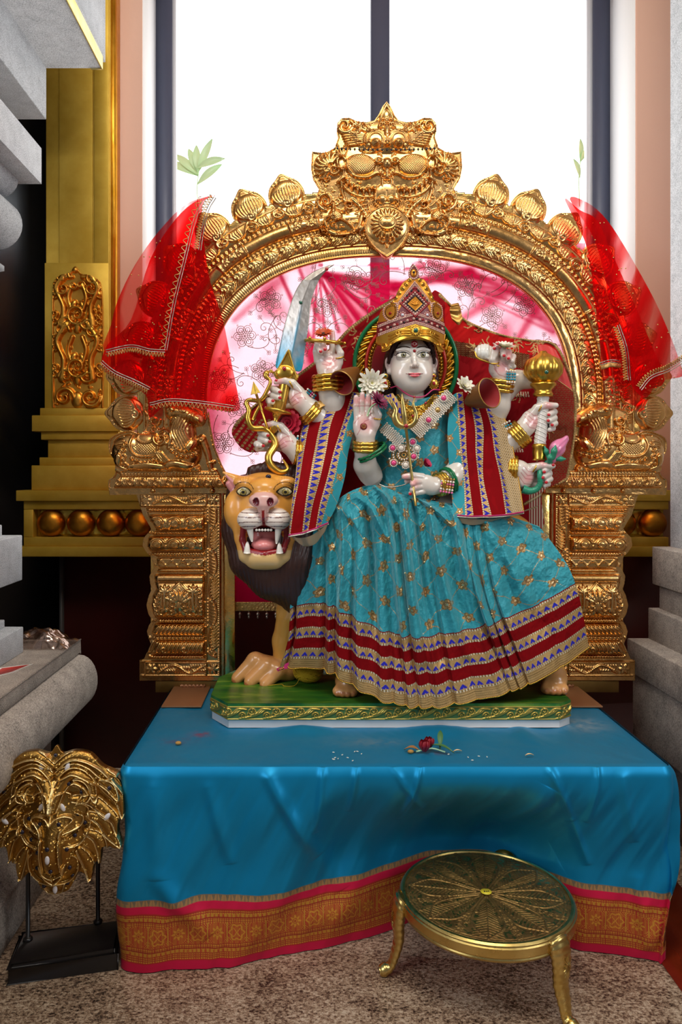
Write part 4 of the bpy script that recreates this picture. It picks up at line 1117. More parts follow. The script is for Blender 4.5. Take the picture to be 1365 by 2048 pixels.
# wave frieze on the visible faces, unrolled
pl_ = octa(0); path = np.array([pl_[6], pl_[7], pl_[0], pl_[1], pl_[2], pl_[3]])
sg = np.hypot(*np.diff(path, axis=0).T); cumu = np.concatenate(([0], np.cumsum(sg))); TL = cumu[-1]
hgt_ = ZB1-.010-(ZB0+.026)
c = Canvas(0, 0, TL*1000, hgt_*1000, 1.1); c.H[:] = 1; c.commit(); HH = hgt_*1000
c.stroke([(0, 3), (TL*1000, 3)], 2.5, 3); c.stroke([(0, HH-3), (TL*1000, HH-3)], 2.5, 3)
for k in range(int(TL*1000/84)+1):
    x = k*84
    for j in range(3):
        o_ = j*7
        c.stroke(cr([(x-20+o_, HH-7-j), (x+4+o_, HH-14), (x+26+o_, HH/2), (x+44+o_, 9+j), (x+66+o_*.6, 9+j)], 7), 2.6, 5)
    c.spiral(x+8, 17, 13, 0, 1.6, 2.8, 5); c.spiral(x+62, HH-16, 12, pi, 1.6, 2.8, 5)
    c.stroke(cr([(x+4, 6), (x+18, 10), (x+24, 22)], 5), 2.2, 4); c.stroke(cr([(x+50, HH-6), (x+74, HH-10), (x+80, HH-24)], 5), 2.2, 4)
c.blur(1)
col = np.zeros(c.H.shape+(4,)); hi = np.clip((c.H-1.6)/1.6, 0, 1)[..., None]
c.C = np.concatenate((np.array(srgb('4A6A34'))*(1-hi)+np.array(srgb('C9A64E'))*hi, .9*hi), -1)
def posw(X, Y, Q):
    u_ = X/1000; x = np.interp(u_, cumu, path[:, 0]); y = np.interp(u_, cumu, path[:, 1])
    i = np.clip(np.searchsorted(cumu, u_)-1, 0, len(sg)-1); d = np.diff(path, axis=0)[i]/sg[i][..., None]
    return np.stack((x+d[..., 1]*Q*.001, y-d[..., 0]*Q*.001, ZB1-.010-Y*.001), -1)
VF, cc = c.mesh(None, 2, pos=posw)
obj('gilded_frieze', VF, M['base'], sb, col=cc)

# ------------------------------------------------------------------ offerings on the cloth
def on_cloth(px, py, zz=zcloth):
    y = (HC-zz)*FL/(py-CY); return np.array(((px-CX)/FL*y, y, zz))
def bloom(name, c, nrm_, rad, layers, wid, cols, matk, label, cat, cup=.5, centre=None, group=None, curl=.2, tip=.8):
    """flower: layers of (number, length factor, elevation angle)"""
    t = thing(name, label, cat, c, group); Bz = basis(nrm_); Vs = []; Cs = []
    for li, (n, lf, el) in enumerate(layers):
        for k in range(n):
            a = 2*pi*(k+.5*li)/n+random.uniform(-.06, .06); L = rad*lf*random.uniform(.92, 1.05)
            U_, W_2 = np.meshgrid(np.linspace(0, 1, 8), np.linspace(-1, 1, 5), indexing='ij')
            wd = wid*rad*np.sin(np.clip(U_*tip+.12, 0, 1)*pi)**.7
            e = el*(1-curl*U_); r = L*U_
            X_, Zz = r*np.cos(e), r*np.sin(e)+.15*wd*W_2**2
            x = X_*np.cos(a)-W_2*wd*np.sin(a); y = X_*np.sin(a)+W_2*wd*np.cos(a)
            Vs.append(np.stack((x, y, Zz), -1)@Bz.T+c); cc_ = np.array(cols[0])*(1-U_[..., None])+np.array(cols[1])*U_[..., None]
            Cs.append(cc_*random.uniform(.88, 1.05))
    for Vp, Cp in zip(Vs, Cs):
        o = obj('petal', gmesh(Vp), M['petal'], t, col=Cp.reshape(-1, 3))
    if centre: obj('flower_centre', balls([c+Bz@np.array((rad*.12*math.cos(i*2.4)*math.sqrt(i/10), rad*.12*math.sin(i*2.4)*math.sqrt(i/10), rad*.1)) for i in range(14)], rad*.05), centre, t)
    return t
rs = on_cloth(852, 1506); rose = thing('cut_rose', 'wilted dark red rose with green leaves lying on the blue cloth', 'rose', rs)
for j, (dx, dy, dz, r) in enumerate(((0, 0, .018, .022), (.018, .02, .022, .02))):
    cc = rs+np.array((dx-.004, dy, dz)); Gs = []
    for k in range(7):
        a = k*2.4; U_, W_2 = np.meshgrid(np.linspace(0, 1, 8), np.linspace(-1, 1, 7), indexing='ij'); b = a+W_2*.9*(1-.3*U_)
        rr_ = r*(.35+.09*k*.6)*(np.sin(U_*pi*.75)+.25); Gs.append(gmesh(np.stack((rr_*np.cos(b)*1.1, rr_*np.sin(b), r*(U_*1.5-.6)+.002*np.sin(W_2*5+k)), -1)+cc))
    obj('rose_petals', join(*Gs), simple('rose_red', srgb('8E0C1E'), .5, 0, (90, .3)), rose)
obj('stem', tube(cr([rs+np.array((-.03, -.004, .006)), rs+np.array((.02, .006, .012)), rs+np.array((.06, -.008, .006))], 5), .0025, 6), M['leaf'], rose)
dg = simple('rose_leaf', srgb('3F6A34'), .5)
def leafm(a, b, w_, up=.01):
    a, b = np.array(a), np.array(b); U_, W_2 = np.meshgrid(np.linspace(0, 1, 9), np.linspace(-1, 1, 5), indexing='ij'); d = b-a; n = np.cross(d, (0, 0, 1.)); n /= np.linalg.norm(n)
    return gmesh(a+U_[..., None]*d+(W_2*w_*np.sin(np.clip(U_, .03, .97)*pi))[..., None]*n+np.stack((0*U_, 0*U_, up*np.sin(U_*pi)+.003*W_2**2), -1))
obj('leaf', leafm(rs+(.045, .0, .008), rs+(.055, .05, .052), .009), dg, rose); obj('leaf', leafm(rs+(.02, .01, .02), rs+(.085, -.02, .006), .009), dg, rose); obj('leaf', leafm(rs+(-.02, 0, .006), rs+(-.065, .015, .004), .011), simple('dry_leaf', srgb('9A6A3A'), .6), rose)
lb = [('dry seed lying on the blue cloth near the left foot plate', 357, 1489), ('dry seed beside the rose on the blue cloth', 822, 1506)]
for l, x, y in lb:
    c_ = on_cloth(x, y); tag(obj('dry_seed', ball(c_+(0, 0, .005), (.010, .007, .006), 12, 8), simple('seed_brown', srgb('B0803A'), .6), loc=c_), l, 'seed', 'dry seeds on the cloth')
for l, x, y in (('yellowed flower petal lying on the blue cloth to the right of the rose', 1060, 1514), ('small torn petal on the blue cloth just right of the rose', 916, 1506)):
    c_ = on_cloth(x, y); tag(obj('fallen_petal', leafm(c_+(-.014, 0, .003), c_+(.014, .004, .003), .004, .004), simple('dry_petal', srgb('D8B888'), .6), loc=c_), l, 'petal', 'fallen petals on the cloth')
gsrc = None
for i in range(16):
    c_ = on_cloth(690+random.gauss(0, 22), 1510+random.gauss(0, 8)) if i < 11 else on_cloth(950+random.gauss(0, 40), 1512+random.gauss(0, 6))
    if gsrc is None: gsrc = obj('rice_grain', ball(c_, (.0045, .0018, .0016), 8, 6), simple('rice_white', srgb('D8D0BC'), .5), loc=c_); o = gsrc
    else: o = dup(gsrc, None, c_, (0, 0, random.uniform(0, 3)))
    o.location.z += .003
    tag(o, 'pale rice grain scattered on the blue cloth in front of the statue base', 'rice grain', 'rice grains on the cloth')
# ball of yellow yarn behind the skirt hem
yc = P(617, 1350, 2.84); yc[2] = ZB1+.045
yn = thing('yarn_ball', 'ball of yellow yarn on the green base beside the lion paw', 'yarn', yc-(0, 0, .045))
obj('wound_core', ball(yc, (.056, .05, .045), 24, 16), M['yarn'], yn)
Ws = []
for k in range(26):
    ax = np.array((math.cos(k*1.1)*.8, .3*math.sin(k), 1+.6*math.sin(k*2.3))); B_ = basis(ax); a = np.linspace(0, 2*pi, 30, endpoint=False)
    Ws.append(tube((np.stack((np.cos(a), np.sin(a), 0*a+.0), -1)@B_.T)*(.0575, .0515, .0465)+yc, .0016, 5, True))
obj('wound_strands', join(*Ws), M['yarn'], yn)
obj('loose_end', tube(cr([yc+(-.03, -.02, -.02), yc+(-.05, -.05, -.042), yc+(-.09, -.055, -.043), yc+(-.10, -.03, -.043), yc+(-.15, -.05, -.043)], 8), .0013, 5), M['yarn'], yn)

# ------------------------------------------------------------------ brass stool
sc0 = np.array((.525, 2.232)); zs = .237
st = thing('brass_stool', 'low round engraved brass stool on three curved legs in front of the blue cloth', 'stool', (sc0[0], sc0[1], 0))
def crisp(pr):
    o_ = [pr[0]]
    for a_, b_ in zip(pr[:-1], pr[1:]):
        a_, b_ = np.array(a_), np.array(b_); o_ += [tuple(a_+(b_-a_)*.06), tuple(a_+(b_-a_)*.94), tuple(b_)]
    return o_
obj('rim', lathe(crisp([(.0, .185), (.236, .185), (.25, .188), (.254, .195), (.252, .199), (.256, .203), (.256, .226), (.253, .229), (.252, .233), (.247, .2375), (.240, .2375), (.238, .233), (.0, .233)]), (sc0[0], sc0[1], 0), 96), M['brass'], st)
c = Canvas(-242, -242, 242, 242, 1.5); c.mask = np.hypot(c.X, c.Y) < 241; c.H[:] = 1
c.H += 1.2*np.clip(noise2(c.X/7, c.Y/7, 51), -.5, 1); c.commit()
for k in range(8):
    a = k*pi/4+.2
    for sgn in (-1, 1):
        c.stroke(cr([(12*math.cos(a), 12*math.sin(a)), (90*math.cos(a+sgn*.34), 90*math.sin(a+sgn*.34)), (170*math.cos(a+sgn*.26), 170*math.sin(a+sgn*.26)), (226*math.cos(a), 226*math.sin(a))], 8), 3, 4)
    c.stroke([(15*math.cos(a), 15*math.sin(a)), (222*math.cos(a), 222*math.sin(a))], 2, 3.5)
    for r in range(50, 210, 12):
        for sgn in (-1, 1): c.stroke([(r*math.cos(a), r*math.sin(a)), ((r+22)*math.cos(a+sgn*.2), (r+22)*math.sin(a+sgn*.2))], 1.6, 2.6)
    for r in range(100, 236, 16):
        b = a+pi/8; c.spiral(r*math.cos(b)+random.uniform(-6, 6), r*math.sin(b)+random.uniform(-6, 6), 10, random.uniform(0, 6), 1.3, 2, 3); c.fan(r*math.cos(b), r*math.sin(b), b-1, b+1, 4, 15, 2, 2.5, 0, 4)
for r in (232, 222): c.stroke([(r*math.cos(t_), r*math.sin(t_)) for t_ in np.linspace(0, 2*pi, 90)], 1.8, 2.5)
V, F = c.mesh(None, 1)[0]; V = np.stack((V[:, 0]*.001+sc0[0], -V[:, 1]*.001+sc0[1], .2325+V[:, 2]*.0006), 1)
obj('engraved_top', (V, F), M['brass_old'], st)
stk = obj('price_sticker', lathe([(0, .2385), (.0165, .2385), (.0165, .2379)], (sc0[0], sc0[1]+.0, 0), 28), simple('yellow_sticker', srgb('D6C22E'), .4), st)
obj('sticker_print', join(box(sc0[0]-.007, sc0[0]-.002, sc0[1]-.003, sc0[1]+.003, .2385, .2388), box(sc0[0]+.000, sc0[0]+.003, sc0[1]-.004, sc0[1]+.003, .2385, .2388), box(sc0[0]+.005, sc0[0]+.009, sc0[1]-.002, sc0[1]+.003, .2385, .2388)), M['black_wood'], stk, smooth=False)
for (fx, fy) in ((.216, 2.215), (.70, 1.985), (.66, 2.50)):
    d = np.array((fx, fy))-sc0; L = np.linalg.norm(d); d /= L
    def pt(r, z_): return np.array((sc0[0]+d[0]*r, sc0[1]+d[1]*r, z_))
    p = cr([pt(.246, .228), pt(.258, .205), pt(.264, .16), pt(.262, .11), pt(.274, .06), pt(L-.02, .025), pt(L+.01, .013)], 8)
    r = np.interp(np.linspace(0, 1, len(p)), [0, .15, .35, .6, .85, .95, 1], [.034, .037, .033, .024, .017, .020, .013])
    V, F = tube(p, r, 20, flat=.55, up=(d[0], d[1], 0))
    side = np.array((-d[1], d[0], 0.))
    # swap so the leg is broad sideways and thin radially
    V2, F2 = tube(p, r, 20, flat=1.0, up=(d[0], d[1], 0))
    n = len(p); G = V2[:n*20].reshape(n, 20, 3); cen = p[:, None]
    rad = ((G-cen)@np.array((d[0], d[1], 0)))[..., None]*np.array((d[0], d[1], 0)); G = G-rad*.45
    rib = 1+.05*np.sin(np.arange(n)*1.9)[:, None, None]; G = cen+(G-cen)*rib
    V2 = V2.copy(); V2[:n*20] = G.reshape(-1, 3)
    lg = obj('leg', (V2, F2), M['brass'], st)
    fl = []
    for a in np.linspace(-1.2, 4.4, 14):
        b0 = pt(.279, .165); e_ = b0+side*math.cos(a)*.017+np.array((d[0]*-.002, d[1]*-.002, math.sin(a)*.034))
        fl.append(tube([b0, (b0+e_)/2+np.array((d[0], d[1], 0))*.004, e_], [.001, .0032, .001], 6))
    obj('leaf_relief', join(*fl), M['brass'], lg)
# ------------------------------------------------------------------ gilded lion mask on a black stand
DM = 2.235; fm_ = fr(DM); sM = DM/FL
lm = thing('lion_mask', 'gilded lion face mask studded with stones on a black stand at lower left', 'sculpture', (-.74, 2.3, 0))
bs = [(-.876, 2.173), (-.575, 2.239), (-.602, 2.39), (-.90, 2.325)]
def shr(pts, g):
    c = np.mean(pts, 0); return [tuple(c+(np.array(p)-c)*(1-g)) for p in pts]
obj('stand_base', prism(bs, .0, .045, 'z'), M['black_wood'], lm, smooth=False, mod=.004); obj('stand_step', prism(shr(bs, .07), .045, .058, 'z'), M['black_wood'], lm, smooth=False, mod=.004)
for (px, py) in ((56, 1880), (196, 1845)):
    yb = (HC-.058)*FL/(py-CY); x = (px-CX)/FL*yb
    r_ = obj('rod', tube([(x, yb, .057), (x, yb, .44)], .0068, 12), M['black_wood'], lm)
    obj('rod_collar', lathe([(0, .058), (.014, .058), (.014, .064), (.008, .068), (0, .068)], (x, yb, 0), 16), M['black_wood'], r_)
c = Canvas(-18, 1488, 256, 1792, .62); cx0 = 111.
half = [(111, 1493), (124, 1508), (150, 1502), (180, 1508), (205, 1532), (238, 1548), (226, 1554), (238, 1566), (247, 1600), (247, 1640), (240, 1636), (236, 1660), (243, 1692), (228, 1700), (206, 1690), (200, 1728), (190, 1724), (182, 1760), (168, 1748), (158, 1744), (146, 1766), (134, 1782), (111, 1786)]
out = half+[(2*cx0-x, y) for x, y in half[::-1][1:-1]]
c.cut(cr(out, 4, True))
X, Y = c.X, c.Y
# deep facial form: broad skull falling away, raised muzzle
RM = srgb('F2D698')+(1.,); c.C = np.zeros(c.H.shape+(4,)); c.C[:] = srgb('A67C3C')+(1.,)
c.H[:] = 8+40*np.exp(-((X-111)/62)**2-((Y-1660)/85)**2)+24*np.exp(-((X-111)/24)**2-((Y-1705)/55)**2)
c.commit()
def mlock(pts, r, h, rim=True):
    pts = cr(pts, 7); n = len(pts); rr_ = r*np.sin(np.clip(np.linspace(.12, 1, n), 0, 1)*pi)**.6+.6
    for sgn in (-1, 1):
        q = pts.copy(); 
        if sgn < 0: q[:, 0] = 2*cx0-q[:, 0]
        c.stroke(q, rr_, h, p=.7)
        if rim:
            d = np.gradient(q, axis=0); d /= np.hypot(d[:, 0], d[:, 1])[:, None]+1e-6; nn = np.stack((-d[:, 1], d[:, 0]), 1)
            for e in (-1, 1): rims.append(q+nn*(rr_*e*.93)[:, None])
rims = []
for pts, r, h in [
    ([(114, 1530), (150, 1512), (185, 1522), (212, 1546), (236, 1551)], 13, 14),
    ([(118, 1548), (150, 1530), (190, 1545), (220, 1575), (240, 1600), (246, 1636)], 15, 12),
    ([(116, 1610), (125, 1570), (150, 1545), (180, 1560), (196, 1600)], 14, 20),
    ([(150, 1590), (185, 1596), (212, 1618), (232, 1640), (236, 1668)], 13, 17),
    ([(180, 1622), (206, 1640), (222, 1668), (243, 1694)], 12, 13),
    ([(176, 1655), (198, 1672), (206, 1700), (202, 1722)], 12, 16),
    ([(164, 1690), (176, 1715), (182, 1738), (180, 1758)], 12, 12),
    ([(150, 1560), (168, 1566), (176, 1588), (160, 1598)], 10, 22),
    ([(200, 1560), (222, 1572), (238, 1598)], 8, 13)]: mlock(pts, r, h)
c.commit()
for q in rims: c.stroke(q, 1.9, 8, col=RM)
def sym(pts): return [pts, [(2*cx0-x, y) for x, y in pts]]
# brow, cheek plates, nose bridge and muzzle edges
c.stroke([(111, 1560), (111, 1634)], [3.2, 2.4], 9, col=RM)
for pts, r, h in [([(111, 1636), (122, 1624), (140, 1622), (152, 1630), (138, 1642), (130, 1655), (130, 1690), (130, 1736)], 2.2, 7),
                  ([(111, 1634), (113, 1600), (124, 1578), (150, 1585)], 2, 5), ([(150, 1598), (178, 1612), (182, 1650), (165, 1680), (140, 1684)], 2, 5), ([(155, 1618), (170, 1628), (164, 1646), (136, 1654)], 1.8, 5),
                  ([(93, 1740), (111, 1746), (129, 1740)], 2.2, 7), ([(111, 1761), (128, 1746), (136, 1722)], 2.4, 7), ([(111, 1762), (140, 1758), (158, 1738), (160, 1712), (152, 1700)], 2.2, 7), ([(90, 1764), (96, 1780), (111, 1784)], 2, 6),
                  ([(136, 1662), (150, 1654), (160, 1648)], 5, 4)]:
    for q in sym(pts): c.stroke(cr(q, 7), r, h*1.6, col=RM if r < 4 else None)
for q in sym([(128, 1662), (142, 1664), (156, 1656)]): c.stroke(cr(q, 5), 4, -6, add=True)
c.dome(111, 1770, 20, 14, 10)
c.H += .5*noise2(X/2.6, Y/2.6, 61)
c.commit()
for i in range(420):
    x, y = random.uniform(0, 240), random.uniform(1500, 1780); c.dome(x, y, 1.9, h=2.4, col=srgb('D8B468')+(1.,))
c.H *= .9
def dep(x, y):
    j = int((x-c.x0)/c.res); i = int((y-c.y0)/c.res); return c.H[min(max(i, 0), c.ny-1), min(max(j, 0), c.nx-1)]
VF, cM = c.mesh(fm_, 0, extra=np.full_like(c.H, -14.), pos=None)
face = obj('lion_face', VF, M['mask_gold'], lm, col=cM)
dk = [(110, 1512), (142, 1562), (220, 1574), (79, 1572), (9, 1584), (159, 1623), (127, 1636), (89, 1637), (172, 1642), (155, 1663), (69, 1671), (51, 1656), (62, 1632), (110, 1677), (112, 1726), (143, 1684), (143, 1729), (78, 1731), (136, 1764), (92, 1766), (84, 1693), (147, 1750), (168, 1578)]
wh = [(85, 1532, 0), (138, 1530, .4), (88, 1608, .5), (131, 1607, -.5), (110, 1698, 0), (115, 1771, 0), (13, 1639, -.9), (217, 1629, .7)]
g0 = None
for x, y in dk:
    cc = fm_((x, y, dep(x, y)-13.4))
    if g0 is None: g0 = obj('dark_stone', ball(cc, (.0066, .0045, .0066), 12, 8), M['gem_dark'], face, label='round dark stone'); c1 = cc; LL = np.array(g0.location)
    else: dup(g0, face, LL+cc-c1)
for x, y, a in wh:
    cc = fm_((x, y, dep(x, y)-13.2)); R = np.array(((math.cos(a), 0, math.sin(a)), (0, 1, 0), (-math.sin(a), 0, math.cos(a))))
    obj('white_stone', ball(cc, (.0072, .0045, .0130), 12, 8, R), M['gem_white'], face, label='oval white stone')
# ------------------------------------------------------------------ roaring lion (sculpted body, pixel frame at depth 2.74)
DL = 2.74; fl_ = fr(DL)
TAN = srgb('DE9F48'); BR = srgb('3A1C12'); PK = srgb('D98C8C'); WH = srgb('EFE0D2'); RD = srgb('8E0F16'); NOSE = srgb('D8A79C'); TONG = srgb('E58A86'); PAWC = srgb('CF9356')
lion = thing('lion', 'painted roaring lion carrying the goddess, dark brown mane and open red mouth', 'lion', P(560, 1355, 2.86)*(1, 1, 0)+(0, 0, ZB1))
h = Vol((440, 925, -40), (625, 1240, 95), 1.35)
X0 = 532
h.ell((X0, 1013, 0), (75, 66, 50), 0, TAN); h.ell((X0, 974, 10), (60, 27, 44), 12, TAN)
h.ell((X0, 1030, 20), (54, 56, 40), 16, TAN)
h.ell((X0, 974, 50), (33, 18, 22), 12, TAN); h.cap((X0, 982, 56), (X0, 990, 60), 23, 20, 10, TAN)                  # nose bridge
for k in (-1, 1):
    h.ell((X0+k*40, 964, 34), (22, 12, 14), 9, TAN)                    # brow
    h.ell((X0+k*62, 1020, 16), (20, 36, 24), 12, TAN)
h.ell((X0, 1110, 26), (41, 25, 36), 8, TAN); h.cap((X0-18, 1112, 34), (X0+18, 1112, 34), 22, 22, 6, TAN)                          # lower jaw
h.ell((X0, 1098, 30), (40, 14, 30), 8, TAN)
h.cap((X0, 1006, 76), (X0, 1032, 72), 12, 7, 5, NOSE)
h.ell((X0, 998, 74), (28, 16, 16), 4, NOSE); h.cap((X0, 1006, 80), (X0, 1026, 76), 11, 8, 4, NOSE)
for k in (-1, 1):
    h.ell((X0+k*14, 1001, 87), (6, 8, 7), 3, srgb('6A1420'), sub=True)
    h.ell((X0+k*26, 1035, 58), (26, 21, 23), 4, WH)                   # whisker pads
h.ell((X0, 1076, 52), (40, 28, 44), 5, RD, sub=True)                  # mouth hollow
h.ell((X0, 1076, 20), (33, 24, 20), 0, TONG, sub=True)
for k in (-1, 1): h.chain([(X0+k*56, 1030, 24, 16), (X0+k*49, 1075, 26, 10), (X0+k*38, 1108, 30, 14)], 7, TAN)
h.chain([(X0-42, 1050, 42, 5), (X0-43, 1076, 40, 6), (X0-36, 1096, 46, 6), (X0, 1102, 56, 6), (X0+36, 1096, 46, 6), (X0+43, 1076, 40, 6), (X0+42, 1050, 42, 5)], 3, RD)
for k in (-1, 1):                                                    # ears
    if k < 0:
        h.cap((502, 974, 12), (449, 945, 14), 17, 2.5, 8, TAN); h.cap((490, 982, 16), (455, 951, 16), 13, 2.5, 1.5, PK); h.cap((476, 988, 12), (460, 968, 14), 9, 7, 3, PK)
# eye sockets
for k in (-1, 1): h.ell((X0+k*40, 983, 40), (15, 10, 10), 4, TAN); 
gx_ = lambda V: V
def lion_paint(V, col, cid):
    x, y, q = V[:, 0], V[:, 1], V[:, 2]; n = len(V); f = q > 15
    def put(m, c): col[m, :3] = c
    put(f & (np.hypot((x-X0)/60, (y-960)/18) < 1) & (cid == 0), TAN)
    warm = noise2(x/22, y/22, 71)[:, None]; tan = (np.abs(col[:, :3]-np.array(TAN)).sum(1) < .02)
    col[tan, :3] = (np.array(TAN)*(1+.12*warm[tan])*np.array([1.05, .98, .9]))
    jaw = tan & (y > 1096); col[jaw, :3] = np.array(srgb('E0B878'))
    for k in (-1, 1):
        ex, ey = X0+k*40, 983
        dx, dy = (x-ex), (y-ey)
        eye = f & (np.abs(dx) < 13) & (np.abs(dy+1) < 7.2*np.clip(1-(np.abs(dx)/13)**2, 0, 1)**.8)
        rim = f & (np.abs(dx) < 17) & (np.abs(dy+1) < 9.6*np.clip(1-(np.abs(dx)/17)**2, 0, 1)**.9) & ~eye
        put(rim, srgb('20140E')); put(eye, srgb('E6D7A0')); r = np.hypot(dx+k*-1, dy)
        put(eye & (r < 7), srgb('1A1408')); put(eye & (r < 5.8), srgb('A8954A')); put(eye & (r < 3.2), srgb('0A0806'))
        br = f & (np.abs(np.hypot(dx, (dy+2)*1.2)-21) < .9) & (dy < -6); put(br, srgb('3A2010'))
        br = f & (np.abs((x-(ex+k*0))/1-0) < 16) & (np.abs(dy+26-np.abs(dx)*.25) < 5) & (np.sin(x*1.7)*np.sin(y*1.9) > .72); put(br, srgb('8A3A18'))
        pad = f & (np.hypot((x-X0-k*26)/26, (y-1035)/21) < 1.0) & (q > 52)
        for j in range(4):
            yy = 1022+j*8.5; put(pad & (np.abs(y-(yy+.004*(x-X0-k*24)**2*(1 if j > 1 else -.6))) < .75) & (np.abs(x-X0-k*27) < 22), srgb('5A2A22'))
    put(f & (np.abs(x-X0) < 2.6) & (y > 1016) & (y < 1050), RD)
    put(f & (q > 40) & (np.abs(y-(1056-.0022*(x-X0)**2*0)) < 2.5) & (np.abs(x-X0) < 46), RD)
    return col
VFh, ch = h.mesh(fl_, lion_paint)
mn = Vol((436, 915, -100), (680, 1250, 60), 2.1)
mn.ell((540, 1018, -30), (84, 78, 40), 0, BR)
mn.chain([(490, 990, -22, 40), (486, 1060, -16, 42), (500, 1120, -14, 40), (540, 1160, -18, 38), (585, 1190, -26, 34)], 14, BR)
mn.chain([(575, 990, -22, 40), (585, 1060, -16, 44), (590, 1120, -14, 46), (592, 1180, -24, 32), (590, 1215, -28, 18)], 14, BR)
mn.ell((560, 1120, -6), (76, 78, 40), 14, BR)
mn.chain([(505, 942, -20, 12), (540, 936, -18, 14), (600, 946, -24, 14)], 8, BR)
mdisp = lambda X_, Y_, Q_: .7*np.sin((X_-532)*.55*(1+.0016*(Y_-1000))+3*np.sin(Y_/33+X_/60)+Q_*.25)+.5*np.sin((X_-532)*1.3+Y_/14+Q_*.4)
VF, cm_ = mn.mesh(fl_, None, mdisp); obj('mane', VF, M['mane_paint'], lion, col=cm_)
# chest, legs and body
b = Vol((436, 915, -190), (1180, 1400, 60), 4.2)
b.ell((760, 1120, -92), (210, 92, 62), 14, TAN); b.ell((1010, 1130, -92), (110, 110, 66), 20, TAN)
def wz(px, y_m): return (px-CX)*DL/y_m+CX                            # photo column at another depth -> frame column
def leg(pts, toes, spread, tr):
    b.chain(pts, 10, TAN)
leg([(600, 1180, -54, 46), (582, 1235, -66, 30), (566, 1300, -84, 24), (566, 1345, -88, 24)], 0, 0, 0)
LEG2 = [(690, 1180, -40, 40), (700, 1280, -20, 30), (698, 1350, -6, 26)]; b.chain(LEG2, 10, TAN)
b.chain([(1080, 1180, -60, 52), (1112, 1280, -60, 32), (1104, 1345, -40, 24)], 10, TAN); b.chain([(1000, 1180, -110, 52), (1010, 1340, -110, 26)], 10, TAN)
def fur(X_, Y_, Q_): 
    m = (Y_ < 1230)*1.
    return m*(.9*np.sin((X_*.9+8*np.sin(Y_/40))*.62+Q_*.3)*np.ones_like(Y_+Q_))
VFb, cb_ = b.mesh(fl_, lambda V, c, i: c)
# paws with separate toes
def paw(x, y, q, w, face=0, k=1):
    v = Vol((x-w*1.5, y-w*1.5, q-w*1.6), (x+w*1.5, y+w*.8, q+w*1.7), 1.5)
    v.ell((x+w*.1, y-w*.52, q-w*.2), (w*.62, w*.55, w*.8), 0, PAWC)
    c_, s_ = math.cos(face), math.sin(face)
    for t_ in (-1.05, -.35, .35, 1.05):
        tx, tq = t_*w*.36, w*.62-abs(t_)*w*.12
        X_ = x+tx*c_-tq*s_; Q_ = q+tq*c_+tx*s_*.6
        v.cap((x+tx*.4*c_-s_*w*.1, y-w*.5, q+w*.1), (X_, y-w*.24, Q_), w*.26, w*.24, 5, PAWC)
        v.cap((X_, y-w*.24, Q_), (X_-s_*3, y-w*.18, Q_+w*.14*c_), w*.22, w*.16, 2, srgb('B87444'))
    v.cap((x+w*.15, y-w*.5, q-w*.2), (x+w*.25, y-w*.82, q-w*.4), w*.42, w*.46, 10, TAN)
    return v.mesh(fl_, lambda V, c, i: c)
parts = [(VFh, ch), (VFb, cb_)]
fp9 = fr(2.90); pv = Vol((455, 1270, -20), (620, 1366, 62), 1.4)
for toe, z_ in (([(562, 1335, 4), (512, 1318, 16), (478, 1349, 24)], 13), ([(572, 1338, 8), (535, 1326, 26), (504, 1351, 40)], 13), ([(580, 1340, 8), (556, 1334, 30), (534, 1354, 46)], 12), ([(560, 1340, 0), (520, 1330, 2), (492, 1352, 6)], 11)):
    pv.cap(toe[0], toe[1], z_+6, z_+4, 9, PAWC); pv.cap(toe[1], toe[2], z_+4, z_-1, 6, PAWC); pv.cap(toe[2], (toe[2][0]-4, toe[2][1]+3, toe[2][2]+3), z_-2, z_-5, 2, srgb('B8683C'))
pv.cap((572, 1335, 2), (575, 1290, -4), 22, 21, 10, TAN)
parts.append(pv.mesh(fp9, lambda V, c, i: c))
yb = CY+(HC-ZB1)*FL/DL                                                # frame row of the base top
for (px, Y_, w, fc, kk) in ((692, 2.70, 40, .1, 1), (1105, 2.73, 44, .1, 1), (1000, 2.93, 40, 0, 1)):
    x_ = CX+(px-CX)*Y_/DL; q_ = (DL-Y_)/fl_.s-(0 if px != 508 else 0)
    parts.append(paw(x_, yb, q_, w, fc, kk))
body = obj('lion_body', join(*[p[0] for p in parts]), M['lion_paint'], lion, col=np.concatenate([p[1] for p in parts]))
# teeth, tongue, brow gem
def cone(a, b_, r, n=12):
    a, b_ = fl_(a), fl_(b_); t = np.linspace(0, 1, 7); return tube(a+(b_-a)*t[:, None], r*fl_.s*np.sqrt(1-t*.96), n)
for nm, a, b_, r in (('fang', (505, 1052, 62), (509, 1078, 60), 7), ('fang', (560, 1052, 62), (556, 1082, 60), 7), ('fang', (499, 1100, 56), (500, 1078, 58), 7), ('fang', (562, 1100, 56), (561, 1080, 58), 7)):
    obj(nm, cone(a, b_, r), simple('tooth_white', srgb('F2EADC'), .2, 0, Coat_Weight=.5), body)
obj('front_teeth', join(*[ball(fl_((X0-14+j*5.6, 1055, 66)), (.005, .004, .005), 8, 6) for j in range(6)]), simple('tooth_white2', srgb('EFE6D8'), .2), body)
tg = Vol((495, 1060, 5), (570, 1105, 70), 1.2); tg.ell((X0-1, 1086, 36), (25, 14, 26), 0, TONG); tg.ell((X0-1, 1068, 24), (24, 20, 14), 8, TONG); tg.cap((X0, 1064, 52), (X0, 1092, 68), 1.6, 1.2, 3, TONG, sub=True)
VF, cc = tg.mesh(fl_); obj('tongue', VF, M['lion_paint'], body, col=cc)
for k in (-1, 1):
    ex = X0+k*40; # glossy eyeball
    obj('eye_glint', ball(fl_((ex, 983, 46)), (.0001, .0001, .0001), 6, 4), M['pearl'], body) if 0 else None
